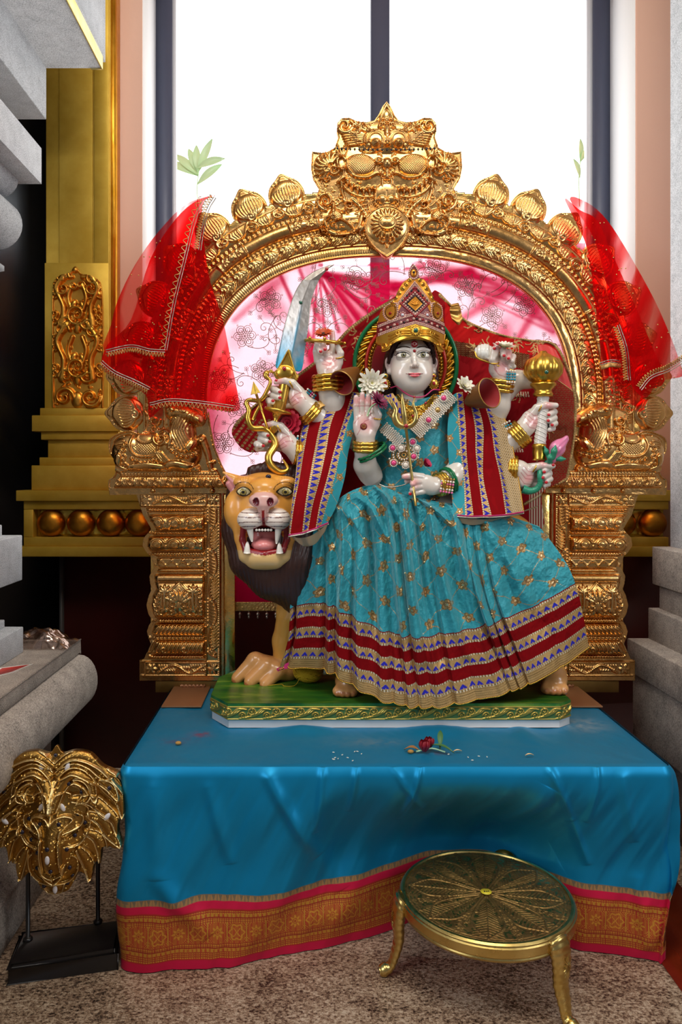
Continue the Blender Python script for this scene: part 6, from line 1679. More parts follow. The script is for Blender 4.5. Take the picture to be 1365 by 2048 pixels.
cro = obj('crown', VF, M['crown'], gd, col=cc)
obj('crown_stone', ball(gh((829, 665, 60)), (.0085, .005, .0085), 16, 10), M['gem_green'], cro)
# crown back shell
sh = Vol((762, 560, -60), (896, 700, 56), 2.4); sh.ell((829, 660, -6), (60, 44, 50), 0); sh.ell((829, 618, -6), (34, 52, 30), 12); sh.ell((829, 712, 10), (56, 36, 60), 2, None, sub=True)
obj('crown_back', sh.mesh(gh)[0], M['trim_gold'], cro)
# ------------------------------------------------------------------ clothing, veils, attributes
def fpx(D):
    """photo pixel + q (towards the viewer, in pixels of depth D) -> metres on the true sight line"""
    s = D/FL
    def f(V):
        V = np.asarray(V, float); y = D-V[..., 2]*s
        return np.stack(((V[..., 0]-CX)/FL*y, y, HC-(V[..., 1]-CY)/FL*y), -1)
    f.s = s; f.D = D; return f
gp_ = fpx(DG)
def net(ctrl, nu, nv, par=None):
    """smooth surface through a control net (rows x columns x values)"""
    c_ = np.asarray(ctrl, float); a, b, k = c_.shape
    def interp(A, n):                                        # along axis 0
        out = cr(A.reshape(A.shape[0], -1), 16); t = np.linspace(0, len(out)-1, n); i = np.clip(t.astype(int), 0, len(out)-2); w_ = (t-i)[:, None]
        return (out[i]*(1-w_)+out[i+1]*w_).reshape((n,)+A.shape[1:])
    R = interp(c_, nv)                                       # nv x b x k
    return interp(R.transpose(1, 0, 2), nu).transpose(1, 0, 2)  # nv x nu x k
RED = np.array(srgb('80040A')+(0.,)); GLD = np.array(srgb('C09C66')+(.55,)); GLD2 = np.array(srgb('94764A')+(.6,)); BLU = np.array(srgb('2A2AA0')+(0.,)); TEAL = np.array(srgb('34929E')+(0.,)); PNK = np.array(srgb('C81E6A')+(0.,)); SIL = np.array(srgb('CFC2A8')+(.5,))
def hearts(w_, s_, per=13.):
    p = (s_/per) % 1; d = np.abs(w_-.5)
    return (d < .34*(1-p)*1.0) & (p > .08) & (p < .85) & ~((d < .07) & (p < .26))
def spades(s_, h_, per=17., wd=7.2, ht=8.6):
    p = ((s_/per) % 1-.5)*per; return (h_ > 0) & (h_ < ht) & (np.abs(p) < wd*(1-h_/ht)**.75) & ~((h_ < 2.8) & (np.abs(p) < 1.1-h_*.4))
def gold_tex(s_, w_): return (np.sin(s_*2.1)*np.sin(w_*40) > -.35)
def arcl(G, axis):
    d = np.linalg.norm(np.diff(G, axis=axis), axis=-1); z_ = np.zeros_like(np.take(d, [0], axis)); return np.concatenate((z_, np.cumsum(d, axis)), axis)
def flowers(s_, t_, C, on, per=62., perT=56., r=11.5, line=True):
    """gold thread blossoms on a diamond lattice"""
    a, b = s_/per, t_/perT
    best = np.full(s_.shape, 99.); bx = np.zeros_like(s_); by = np.zeros_like(s_); bi = np.zeros_like(s_)
    for (ox, oy) in ((0, 0), (.5, .5)):
        i, j = np.round(a-ox)+ox, np.round(b-oy)+oy; dx, dy = (a-i)*per, (b-j)*perT; d = np.hypot(dx, dy)
        m = d < best; best = np.where(m, d, best); bx = np.where(m, dx, bx); by = np.where(m, dy, by); bi = np.where(m, i*7+j*3, bi)
    an = np.arctan2(by, bx)+bi; pet = r*(.62+.38*np.abs(np.cos(an*2.5)))
    if line:
        l1 = np.abs(((a+b) % 1)-.5); l2 = np.abs(((a-b) % 1)-.5)
        # lattice threads joining blossoms, drawn dashed
        ln = ((l1 > .5-.014) | (l2 > .5-.014)) & (np.sin((s_+t_)*1.4) > -.6)
        C[on & ln] = GLD
    C[on & (best < pet)] = GLD2; C[on & (best < pet*.8) & (np.abs(np.cos(an*2.5)) > .35)] = GLD*np.array([1.05, 1, .95, 1])
    C[on & (best < pet*.5) & (best > pet*.36)] = np.array(srgb('7A4A22')+(.3,)); C[on & (best < 1.7)] = np.array(srgb('E8D8B0')+(.9,))
    return np.where(on & (best < pet), 1., 0)

# ---- skirt
rows = [
 [(606, 1082), (645, 1030), (695, 986), (750, 970), (800, 985), (860, 1000), (930, 1012), (1010, 1030), (1078, 1052)],
 [(598, 1105), (640, 1060), (692, 1020), (752, 1004), (806, 1012), (862, 1026), (932, 1040), (1020, 1056), (1100, 1078)],
 [(590, 1150), (640, 1120), (700, 1095), (758, 1085), (812, 1090), (870, 1100), (940, 1110), (1040, 1120), (1136, 1130)],
 [(583, 1208), (640, 1195), (700, 1190), (762, 1195), (822, 1205), (885, 1208), (962, 1205), (1060, 1195), (1155, 1178)],
 [(578, 1275), (640, 1272), (700, 1288), (768, 1308), (835, 1320), (908, 1315), (995, 1298), (1085, 1268), (1168, 1232)],
 [(560, 1334), (640, 1336), (702, 1368), (772, 1402), (848, 1414), (930, 1404), (1025, 1380), (1105, 1344), (1180, 1290)]]
qs = [[-24, 8, 30, 38, 36, 36, 34, 20, -10], [-16, 22, 48, 56, 54, 54, 52, 36, 0], [-8, 34, 60, 66, 66, 66, 64, 48, 10], [-6, 36, 66, 74, 76, 76, 72, 52, 14], [-8, 34, 70, 84, 88, 88, 80, 58, 14], [-20, 30, 76, 97, 100, 100, 90, 62, 10]]
ctrl = np.concatenate((np.array(rows, float), np.array(qs, float)[..., None]), -1)
NU, NVs = 1250, 520
Gp = net(ctrl, NU, NVs); u = np.linspace(0, 1, NU)[None, :]; vv = np.linspace(0, 1, NVs)[:, None]
ph = 2*pi*(12.5*u+.9*np.sin(u*9)+.55*np.sin(u*23+1)+.25*np.sin(u*41)+.10*np.sin(vv*5+u*14))
pl1 = np.abs(np.sin(ph/2))**.8*2-1; pl2 = np.sin(ph*2.3+3*vv)
amp = 2+8*sm(vv*1.6)*(1-.4*sm(vv*2.5-1.6)); amp = amp*(.75+.5*noise2(u*7+0*vv, vv*2+0*u, 81))
wr = noise2(u*42+vv*6, vv*16+u*3, 83)*2.6*np.clip(1.15-vv, .12, 1)+noise2(u*22, vv*9, 85)*3.4*np.clip(1.1-vv, .1, 1)
# long diagonal drapery folds running from the lap
dfold = np.zeros_like(wr)
for (ua, va, ub, vb, wd, am) in ((.16, .02, .10, .62, .013, 5), (.24, .05, .21, .7, .012, 5), (.33, .03, .35, .75, .014, -6), (.42, .02, .45, .75, .012, 7), (.50, .05, .52, .8, .012, 7), (.55, .1, .58, .8, .010, -6), (.62, .08, .66, .8, .012, 7), (.70, .05, .76, .75, .013, 7), (.80, .08, .88, .7, .014, 5), (.37, .0, .5, .35, .012, 6), (.30, .12, .42, .4, .011, 5), (.58, .03, .72, .3, .010, 6), (.2, .1, .3, .34, .012, 4)):
    L = (ub-ua)**2+((vb-va)*.6)**2; tt = np.clip(((u-ua)*(ub-ua)+(vv-va)*.36*(vb-va))/L, 0, 1); d = np.hypot(u-ua-tt*(ub-ua), (vv-va-tt*(vb-va))*.6)
    dfold += 1.5*am*np.exp(-(d/(wd*1.25))**2)*np.sin(np.clip(tt*.85+.12, 0, 1)*pi)**.5
Gp[..., 2] += amp*pl1+.9*pl2*sm(vv*2)+wr*1.6+dfold*2.1-3*np.abs(noise2(u*38+vv*9, vv*14+u*6, 82))*sm(2-vv*2.2)-1.4*np.abs(noise2(u*90+vv*20, vv*36, 80))*sm(2.2-vv*2.2)
Gp[..., 0] += 2.2*np.cos(ph)*sm(vv*1.4)
Gp[..., 1] += (3.4*pl1+1.2*np.sin(ph*.5+1))*sm(vv*1.5-.5)
W3 = gp_(Gp)/S
sl_ = arcl(W3, 1); sl_ = sl_-sl_[:, [NU//2]]*.0; tl = arcl(W3, 0); tl = tl[-1:]-tl
sref = sl_[int(NVs*.75)][None, :]+0*tl                            # cloth width coordinate
C = np.zeros(Gp.shape[:2]+(4,)); C[:] = TEAL
C[..., :3] *= (1+.10*noise2(sref/30, tl/30, 87)+.05*noise2(sref/9, tl/9, 88))[..., None]
jx, jy = 16*noise2(sref/110, tl/100, 86), 14*noise2(sref/100, tl/90, 84)
fl = flowers(sref*.80+jx, tl-150+jy, C, tl > 134, 70., 64., 11)
def gband(lo, hi, heart=True):
    m = (tl >= lo) & (tl < hi); w_ = (tl-lo)/(hi-lo); C[m] = GLD*.98; C[m & ~gold_tex(sref, w_)] = GLD2
    if heart:
        e = m & ((w_ < .16) | (w_ > .86)); C[e] = np.where((np.sin(sref*1.2) > 0)[..., None], GLD2*.8, SIL)[e]
        C[m & spades(sref, (w_-.22)*(hi-lo), 17.5)] = BLU
C[tl < 131] = RED*.8; C[(tl < 131) & (noise2(sref/40, tl/30, 89) > 0)] = RED*.9
gband(0, 21, False); C[(tl < 19) & (np.sin(tl*1.5) > .75)] = GLD2*.7; gband(20, 42); gband(63, 84); gband(105, 129)
sk = gmesh(gp_(Gp), flip=True)
gskirt = obj('skirt', sk, M['teal'], gd, col=C.reshape(-1, 4), label='teal velvet skirt with red and gold striped hem')
gskirt.data.materials.append(M['velvet'])
hemf = (tl[:-1, :-1] < 131); gskirt.data.polygons.foreach_set('material_index', hemf.reshape(-1).astype(np.int32))
hemp = gp_(Gp[-1]); hl = resamp(hemp, 300)
obj('hem_beading', balls(hl+(0, -.002, -.001), .0026, 6, 5), M['trim_gold'], gskirt)
# loose sequins on the blossoms
sq = []
for i in range(420):
    a_, b_ = random.randrange(40, NVs-140), random.randrange(20, NU-20)
    if fl[a_, b_]: sq.append(ball(gp_(Gp[a_, b_]+(0, 0, 1.5)), (.0032, .0012, .0032), 8, 5))
sqm = gold('sequin_gold', srgb('E8C880'), srgb('F6E6B8'), .08)
for s_q in sq: obj('sequin', s_q, sqm, gskirt)
# pink tipped hem corner at the left
obj('hem_corner', gmesh(gp_(net([[(553, 1338, -18), (566, 1330, -14), (584, 1322, -8)], [(556, 1343, -18), (570, 1338, -12), (590, 1336, -6)]], 12, 6)), flip=True), simple('pink_silk', srgb('C4246E'), .45), gskirt)

# ---- blouse
ctrl = [[(742, 800, -22), (775, 790, 4), (828, 800, 8), (880, 790, 4), (912, 800, -22)], [(746, 850, -20), (780, 845, 12), (828, 850, 20), (876, 845, 12), (908, 850, -20)],
        [(752, 910, -22), (784, 908, 10), (828, 912, 18), (872, 908, 12), (904, 905, -18)], [(752, 960, -20), (784, 965, 6), (825, 975, 12), (866, 965, 10), (906, 955, -16)], [(756, 990, -10), (790, 1000, 14), (825, 1006, 20), (864, 1000, 16), (908, 995, -10)]]
G = net(ctrl, 260, 220); uu, vv_ = np.meshgrid(np.linspace(0, 1, 260), np.linspace(0, 1, 220))
G[..., 2] += 2.4*noise2(uu*9+vv_*4, vv_*7, 91)+1.2*noise2(uu*20, vv_*16, 92)
C = np.zeros(G.shape[:2]+(4,)); C[:] = TEAL*.95; flowers(G[..., 0], G[..., 1], C, uu > -1, 58, 50, 10)
bl = obj('blouse', gmesh(gp_(G), flip=True), M['teal'], gd, col=C.reshape(-1, 4), label='teal velvet blouse')
obj('blouse_hem', tube(gp_(cr([(758, 968, 16), (775, 974, 22), (800, 972, 26), (818, 966, 28)], 6)), .0022, 6), M['thread_silver'], bl)
# ---- striped shawls
def shawl(name, rows, kinds, label, ends):
    G = net(rows, 340, 520); nc = len(kinds); ui = np.linspace(0, nc, 340)[None, :]+0*G[..., 0]; k_ = np.clip(ui.astype(int), 0, nc-1); w_ = ui-k_
    G[..., 2] += 1.4*noise2(ui*.9, np.linspace(0, 9, 520)[:, None]+0*ui, 95)+1.6*np.sin(ui*2.2+np.linspace(0, 5, 520)[:, None])
    sl = arcl(gp_(G)/S, 0); C = np.zeros(G.shape[:2]+(4,))
    for i, kd in enumerate(kinds):
        m = k_ == i
        if kd == 'r': C[m] = RED; C[m & (noise2(ui*3, sl/22, 96) > .25)] = RED*1.12
        elif kd == 't': C[m] = TEAL; flowers(G[..., 0]*1.0, sl, C, m, 40, 60, 8)
        elif kd == 'w':
            C[m] = GLD; C[m & (np.sin(w_*2*pi*7) > .55)] = GLD2*.8; C[m & (np.sin(sl*1.1)*np.sin(w_*44) > .3)] = SIL
        else:
            C[m] = GLD; C[m & (np.sin(sl*2)*np.sin(w_*9) > .3)] = GLD2; e = m & ((w_ < .14) | (w_ > .88)); C[e] = np.where((np.sin(sl*1.3) > .1)[..., None], SIL, GLD2)[e]
            C[m & spades(sl, (w_-.2)*13, 14., 5.6, 8.8)] = BLU
    C[sl > sl.max()-0] = PNK
    o = obj(name, gmesh(gp_(G), flip=True), M['velvet'], gd, col=C.reshape(-1, 4), label=label)
    bt = gp_(G[-1]+(0, 1.5, 1)); obj('piping', tube(resamp(bt, 60), .0022, 6), simple('pink_piping', srgb('C2206A'), .5), o); obj('piping', tube(resamp(gp_(G[-1]+(0, 4.5, 1)), 60), .0028, 6), M['thread_silver'], o)
    return o, G
Rr = lambda y, xs, qs: [(x, y if np.isscalar(y) else y[i], q) for i, (x, q) in enumerate(zip(xs, qs))]
sh1, G1 = shawl('shawl', [Rr([812, 800, 792, 786, 784, 786, 792], [640, 652, 666, 690, 706, 722, 748], [-18, -8, -2, 4, 6, 6, 0]),
    Rr(842, [609, 622, 643, 664, 688, 698, 716], [-8, 2, 10, 16, 18, 18, 14]), Rr(900, [597, 609, 630, 653, 669, 682, 698], [10, 22, 30, 34, 34, 30, 22]),
    Rr(955, [591, 600, 620, 641, 655, 670, 690], [60, 66, 66, 60, 54, 46, 34]), Rr(1010, [584, 589, 611, 626, 640, 654, 674], [92, 94, 90, 82, 74, 64, 50]),
    Rr([1069, 1068, 1064, 1060, 1055, 1050, 1044], [578, 581, 605, 617, 632, 643, 657], [98, 100, 98, 92, 84, 76, 64])], ['g', 'r', 'g', 'r', 'g', 't'], 'red velvet shawl with gold and blue stripes falling over the lion', 0)
sh2, G2 = shawl('shawl', [Rr([792, 786, 784, 786, 790, 798, 806, 815], [904, 914, 926, 936, 950, 966, 978, 992], [0, 6, 8, 8, 6, 0, -8, -16]),
    Rr(850, [896, 918, 932, 950, 967, 982, 994, 1016], [16, 22, 24, 24, 22, 18, 12, 2]), Rr(905, [897, 922, 934, 952, 967, 990, 1002, 1028], [22, 30, 32, 32, 30, 26, 20, 8]),
    Rr(960, [902, 928, 939, 958, 968, 1002, 1012, 1038], [30, 38, 40, 40, 38, 32, 26, 12]), Rr([1028, 1030, 1031, 1030, 1030, 1028, 1026, 1022], [907, 931, 948, 967, 984, 1012, 1026, 1048], [62, 66, 68, 68, 66, 60, 52, 34])],
    ['t', 'g', 'r', 'g', 'r', 'g', 'w'], 'red velvet shawl with gold and blue stripes on the right shoulder', 0)
obj('shawl_beading', balls(resamp(gp_(G2[:, -1]), 90), .0026, 6, 5), M['trim_gold'], sh2)
obj('shawl_underfold', gmesh(gp_(net([[(906, 1034, 60), (950, 1038, 62), (1000, 1036, 56), (1078, 1011, 20)], [(914, 1044, 56), (950, 1050, 56), (1000, 1038, 50), (1072, 1016, 18)]], 40, 8)), flip=True), simple('silver_lining', srgb('A89478'), .4, .4), sh2)
un = net([[(580, 1071, 96), (600, 1076, 98), (625, 1070, 92), (656, 1048, 66)], [(590, 1080, 88), (608, 1092, 90), (630, 1088, 84), (650, 1064, 66)], [(596, 1078, 84), (610, 1086, 84), (632, 1080, 80), (648, 1062, 64)]], 60, 24)
un[..., 2] += 4*np.sin(np.linspace(0, 14, 60))[None, :]; obj('shawl_underfold', gmesh(gp_(un), flip=True), simple('silver_lining2', srgb('A89478'), .4, .4), sh1)
gb_ = net([[(606, 838, 0), (622, 812, 4), (650, 797, 2), (676, 788, 0)], [(616, 846, 6), (632, 822, 10), (660, 806, 10), (684, 796, 8)]], 60, 16)
obj('shawl_brocade', gmesh(gp_(gb_), flip=True), M['thread_gold'], sh1)
# ---- rolled shawl ends beside the head
def calla(a, b_, r, label):
    a, b_ = gp_(np.array(a, float)), gp_(np.array(b_, float)); ax = b_-a; L = np.linalg.norm(ax)
    V, F = lathe([(r*S*(.1+.9*t_**.7), t_*L) for t_ in np.linspace(0, 1, 14)], a, 40, ax)
    o = obj('rolled_fold', (V, F), simple('fold_inside_red', srgb('960408'), .6, 0, (40, .2), Sheen_Weight=.4), gd, label=label)
    V2 = lathe([(r*S*(.13+.93*t_**.7), t_*L-.001) for t_ in np.linspace(0, 1, 14)], a, 40, ax); obj('fold_outside', V2, simple('fold_outside_gold', srgb('7A4A18'), .5, .3, (60, .3)), o)
    an = np.linspace(0, 2*pi, 40, endpoint=False); Bz = basis(ax); obj('fold_edge', tube(b_+(np.stack((np.cos(an), np.sin(an), 0*an), 1)*r*S*1.02)@Bz.T, .0022, 6, True), M['thread_gold'], o)
calla((716, 738, 0), (684, 766, 44), 25, 'rolled red cloth fold by the left ear'); calla((932, 806, 8), (980, 786, 58), 29, 'rolled red cloth fold by the right shoulder')
# ---- head shawl spreading behind the arms
def wing(name, poly, x0, y0, x1, y1, q, label, fn, res=1.3):
    c = Canvas(x0, y0, x1, y1, res); c.cut(cr(poly, 4, True)); fl_r = noise2(c.X/26+c.Y/60, c.Y/44, 101)*7+noise2(c.X/11+c.Y/18, c.Y/30, 102)*2.5
    c.H = fl_r; c.C = np.zeros(c.H.shape+(4,)); c.C[:] = np.array(srgb('8A0A12')+(0.,))
    fn(c); VF, cc = c.mesh(gp_, 1.5, extra=np.full_like(c.H, float(q))); return obj(name, VF, M['dupatta'], gd, col=cc, label=label)
def embro(c, n, xa, xb, ya, yb):
    for i in range(n):
        x, y = random.uniform(xa, xb), random.uniform(ya, yb); a = random.uniform(0, 6.3)
        for j in range(3): c.stroke(cr([(x, y), (x+8*math.cos(a+j), y+8*math.sin(a+j)), (x+15*math.cos(a+j+.5), y+15*math.sin(a+j+.5))], 4), .8, .7, col=GLD)
        c.dome(x, y, 2, h=1, col=GLD)
def wl(c):
    w = c.mask
    d = (c.X-470)*.62+(c.Y-850)*-.78                                # zari end panel
    m = (c.X < 560) & (c.Y > 838) & (np.sin(((c.X-470)*.8+(c.Y-850)*.6)*.55) > .2) & (np.sin((c.X*.5-c.Y*.85)*.9) > -.5); c.C[m] = GLD2
    embro(c, 16, 640, 800, 600, 720); edge = cr([(815, 588), (760, 616), (700, 658), (664, 698), (600, 748), (520, 803), (470, 850)], 8); c.stroke(edge, 3, 1.5, col=GLD2*.7); c.beads(edge, 5, 1.3, 2, col=GLD)
wing('head_shawl', [(815, 583), (760, 612), (700, 654), (660, 696), (600, 745), (520, 800), (468, 850), (470, 880), (500, 905), (560, 905), (600, 1000), (700, 1040), (780, 1040), (790, 900), (770, 760), (770, 650)], 464, 578, 800, 1050, -76, 'dark red gold-edged shawl spreading behind the left arms', wl)
def wr_(c):
    c.C[(c.X > 1100+.0*c.Y) & (np.sin((c.X+c.Y*.3)*1.9)*np.sin(c.Y*.8) > .15)] = GLD2*.55
    top_ = cr([(880, 590), (905, 612), (934, 642), (1000, 668), (1060, 680), (1110, 690), (1140, 745), (1152, 800), (1150, 870), (1138, 945), (1128, 962), (1050, 1008)], 8)
    b2 = (c.X > 900) & (c.X < 1060) & (np.abs(c.Y-(690+(c.X-900)*.22)) < 16); c.C[b2] = np.array(srgb('5A1A0C')+(.2,)); c.C[b2 & (np.sin(c.X*1.4)*np.sin(c.Y*1.6) > .2)] = GLD2*.7
    t2 = (c.Y < 680+(c.X-900)*.18) & (c.X > 890); c.C[t2] = np.array(srgb('B81414')+(0.,))
    c.stroke(top_, 3, 1.5, col=GLD2); c.beads(top_, 5, 1.4, 2, col=GLD)
    embro(c, 22, 930, 1090, 640, 700); embro(c, 14, 1000, 1100, 760, 980)
    for y0, x0, x1 in ((788, 1022, 1058), (898, 1010, 1048), (960, 1030, 1080)):
        for x in range(x0, x1, 5): c.stroke([(x, y0-4), (x+1, y0+5)], 1.2, 2, col=SIL)
    m = (c.Y > 975-(c.X-1090)*.25) & (c.X > 1060) & (np.sin(c.X*1.2) > .2); c.C[m] = SIL
wing('head_shawl', [(862, 588), (905, 610), (934, 640), (1000, 667), (1060, 679), (1112, 688), (1142, 745), (1154, 800), (1152, 870), (1140, 945), (1130, 964), (1085, 985), (1085, 1060), (1000, 1050), (930, 1000), (890, 900), (860, 760)], 856, 580, 1160, 1064, -80, 'dark red gold-edged shawl spreading behind the right arms', wr_)
fp_ = net([[(1074, 690, -30), (1094, 690, -28), (1112, 700, -30)], [(1082, 730, -12), (1106, 724, -10), (1130, 736, -18)], [(1092, 748, -2), (1118, 762, -6), (1146, 782, -20)]], 50, 60)
fp_[..., 2] += 3*np.sin(np.linspace(0, 9, 50))[None, :]
fo = obj('shawl_flap', gmesh(gp_(fp_), flip=True), simple('bright_red_cloth', srgb('C41C14'), .55, Sheen_Weight=.4), gd); obj('flap_edge', tube(gp_(np.concatenate((fp_[:, 0], fp_[-1]))[::3]), .002, 6), M['thread_gold'], fo)
fan_ = net([[(905, 640, -10), (900, 620, -14), (905, 608, -20)], [(918, 650, -6), (915, 620, -10), (915, 606, -20)], [(926, 640, -8), (922, 618, -14), (918, 606, -24)]], 40, 30); fan_[..., 2] += 3*np.sin(np.linspace(0, 16, 40))[None, :]
obj('gold_pleats', gmesh(gp_(fan_), flip=True), M['thread_gold'], gd)

# ---- jewellery
def strand(a, b_, wd, label, q0=26, q1=30):
    a, b_ = np.array(a, float), np.array(b_, float); L = np.linalg.norm(b_-a); d = (b_-a)/L; n = np.array((-d[1], d[0])); P_ = []
    for i in range(int(L/3.9)):
        for j in range(int(wd/3.9)):
            p = a+d*i*3.9+n*((j+.5*(i % 2))*3.9-wd/2); t_ = i*3.9/L; P_.append(gp_((p[0], p[1], q0+(q1-q0)*t_+5*math.sin(t_*pi)+2.5*math.cos((p-a)@n/wd*3))))
    return obj('pearl_strands', balls(P_, .0036, 8, 6), M['pearl'], gd, label=label)
strand((902, 788), (826, 868), 34, 'broad band of pearls across the chest', 16, 30); strand((766, 856), (806, 892), 26, 'short band of pearls at left', 28, 34)
br = obj('brooch', balls([gp_((808+r_*math.cos(a)*1.0, 910+r_*math.sin(a)*.85, 34-r_*.06)) for r_ in (4, 9, 14, 19, 24, 29, 33) for a in np.linspace(0, 2*pi, int(4+r_*1.35))[:-1] if r_ < 22+11*abs(math.cos(a*2.5))], .0036, 8, 6), M['thread_gold'], gd)
obj('brooch_pearls', balls([gp_((808+r_*math.cos(a), 910+r_*math.sin(a)*.85, 37)) for r_ in (11, 21, 30) for a in np.linspace(0, 2*pi, int(5+r_*.9))[:-1] if r_ < 24+11*abs(math.cos(a*2.5))], .0034, 8, 6), M['pearl'], br)
for i, (x, y, m_) in enumerate([(788, 926, 'gem_pink'), (812, 930, 'pearl'), (828, 913, 'gem_pink'), (803, 896, 'pearl'), (786, 896, 'gem_pink'), (826, 884, 'gem_pink'), (834, 897, 'pearl'), (858, 840, 'gem_pink'), (888, 796, 'gem_pink'), (876, 820, 'thread_gold')]):
    c_ = gp_((x, y, 40 if y > 880 else 36 if y > 830 else 30)); o = obj('brooch_stone', ball(c_, (.0095, .006, .0095), 14, 8), M[m_], br, label='pink stone' if m_ == 'gem_pink' else None)
    obj('stone_setting', balls([c_+np.array((.0125*math.cos(a), .001, .0125*math.sin(a))) for a in np.linspace(0, 2*pi, 15)[:-1]], .0026, 6, 5), M['pearl'], o)
c = Canvas(786, 782, 884, 868, .7); c.mask = inpoly(c.X, c.Y, cr([(796, 788), (812, 806), (830, 812), (850, 806), (868, 788), (880, 794), (866, 826), (850, 846), (830, 864), (812, 846), (796, 822), (788, 800)], 5, True)); c.H[:] = 1; c.commit()
for i in range(60): c.spiral(random.uniform(790, 880), random.uniform(790, 860), 6, random.uniform(0, 6), 1.2, 1.8, 3)
c.beads(cr([(796, 790), (812, 808), (830, 814), (850, 808), (868, 790)], 5), 5, 2.2, 4); c.blur(1)
nk = obj('gold_collar', c.mesh(gp_, 1, extra=24-.012*(c.X-830)**2)[0], M['trim_gold'], gd)
for x, y in ((829, 794), (852, 806), (826, 832), (840, 846)): obj('collar_stone', ball(gp_((x, y, 28)), (.005, .003, .005), 10, 8), M['gem_red'], nk)
cst = net([[(768, 792, 16), (786, 786, 18)], [(786, 816, 24), (800, 806, 26)], [(804, 848, 27), (816, 836, 28)]], 30, 120); ui, vi = np.meshgrid(np.linspace(0, 1, 30), np.linspace(0, 75, 120)); C = np.zeros(cst.shape[:2]+(4,)); C[:] = GLD; C[hearts(ui, vi, 15)] = BLU
obj('collar_trim', gmesh(gp_(cst), flip=True), M['velvet'], gd, col=C.reshape(-1, 4))
obj('neck_piping', tube(gp_(cr([(782, 776, 10), (795, 773, 18), (808, 784, 22), (828, 794, 24), (850, 792, 22), (866, 780, 18), (880, 780, 10)], 8)), .0024, 6), simple('pink_piping2', srgb('C02A62'), .5), gd)

# ------------------------------------------------------------------ things held by the goddess
f2 = fpx(2.70)
def held(name, label, cat, p): return thing(name, label, cat, p)
# sword
sw = held('curved_sword', 'curved silver sword with gold hilt held upright in a left hand', 'sword', gp_((575, 790, 5)))
c = Canvas(540, 524, 674, 748, .9)
c.cut(cr([(670, 528), (655, 540), (640, 558), (628, 585), (622, 610), (618, 650), (610, 700), (602, 742), (576, 735), (552, 735), (560, 690), (572, 640), (588, 590), (606, 560), (634, 540)], 5, True))
spx = np.interp(c.Y, [528, 560, 600, 650, 700, 745], [668, 622, 606, 596, 586, 578]); c.H = 7*np.clip(1-np.abs(c.X-spx)/26, 0, 1)+.18*noise2(c.X/7, c.Y/9, 111)
k_ = np.clip((c.Y-650)/80, 0, 1)*np.clip(.5+np.abs(c.X-spx)/30+noise2(c.X/9, c.Y/12, 112)*.4, 0, 1); k_ = np.maximum(k_, np.exp(-((c.X-spx)/3)**2)*np.clip((c.Y-600)/60, 0, 1)*.8)[..., None]
c.C = np.concatenate((np.array(srgb('B8AEA4'))*(1-k_)+np.array(srgb('2F95B5'))*k_, .75*(1-k_*.6)), -1)
t = painted('silver_blade', .3, .28); VF, cc = c.mesh(gp_, 5, extra=np.full_like(c.H, 2.))
bd = obj('blade', VF, t.m, sw, col=cc)
for x, y, m_ in ((654, 538, 'gem_red'), (602, 605, 'gem_green')): obj('blade_stone', ball(gp_((x, y, 9)), (.007, .004, .007), 12, 8), M[m_], bd)
c = Canvas(534, 694, 604, 772, .8); c.mask = inpoly(c.X, c.Y, cr([(577, 698), (584, 716), (592, 742), (598, 752), (594, 762), (586, 757), (578, 764), (566, 766), (552, 758), (546, 748), (538, 745), (542, 738), (550, 742), (562, 724)], 4, True)); c.H[:] = 6; c.commit()
c.stroke([(577, 700), (558, 735), (544, 744)], 2.2, 3); c.stroke([(577, 700), (588, 736), (594, 756)], 2.2, 3); c.dome(570, 745, 18, 14, 6); c.blur(1)
obj('hilt_guard', c.mesh(gp_, 8, extra=np.full_like(c.H, 6.))[0], M['trim_gold'], sw)
obj('guard_stone', ball(gp_((569, 737, 20)), (.008, .005, .008), 12, 8), M['gem_red'], sw)
obj('grip', tube(gp_(cr([(572, 755, 4), (566, 790, 5), (560, 818, 6)], 6)), 11*S, 14), M['trim_gold'], sw)
ax_ = gp_((545, 870, 8))-gp_((562, 800, 6)); obj('pommel', lathe([(0, 0), (.022, .0), (.024, .03), (.05, .032), (.052, .040), (.02, .046), (.009, .07), (.020, .085), (.020, .10), (.008, .118), (0, .122)], gp_((561, 803, 6)), 28, ax_), M['trim_gold'], sw)
# bow and arrow
bw = held('golden_bow', 'ornate golden bow held with an arrow in the lower left hand', 'bow', gp_((550, 880, 5)))
obj('bow_limb', tube(gp_(cr([(536, 742, 8), (532, 752, 12), (541, 762, 14), (536, 778, 14), (522, 800, 14), (500, 800, 12), (493, 806, 12), (498, 820, 14), (496, 838, 16), (506, 856, 16), (530, 858, 14), (544, 872, 8), (550, 890, 8), (538, 912, 18), (542, 930, 20), (560, 944, 20), (576, 938, 16), (566, 918, 14)], 8)), np.interp(np.linspace(0, 1, 137), [0, .03, .1, .3, .5, .62, .7, .85, 1], [3, 6.5, 3.5, 4.5, 6, 6, 8, 7.5, 1.5])*S, 12), M['trim_gold'], bw)
obj('bow_inner_curl', tube(gp_(cr([(524, 806, 12), (514, 822, 12), (506, 840, 12)], 6)), 4*S, 8), M['trim_gold'], bw)
ar = held('golden_arrow', 'golden arrow pointing up beside the bow in the lower left hand', 'arrow', gp_((530, 850, 30)))
obj('arrow_shaft', tube(gp_([(510, 780, 26), (522, 815, 27), (535, 856, 26)]), 2.6*S, 8), M['trim_gold'], ar)
c = Canvas(498, 758, 526, 800, .7); c.mask = inpoly(c.X, c.Y, [(507, 761), (523, 787), (515, 786), (512, 792), (509, 788), (501, 791)]); c.H = 4-np.abs(c.X-(507+(c.Y-761)*.16))*.35; obj('arrow_head', c.mesh(gp_, 3, extra=np.full_like(c.H, 26.))[0], M['trim_gold'], ar)
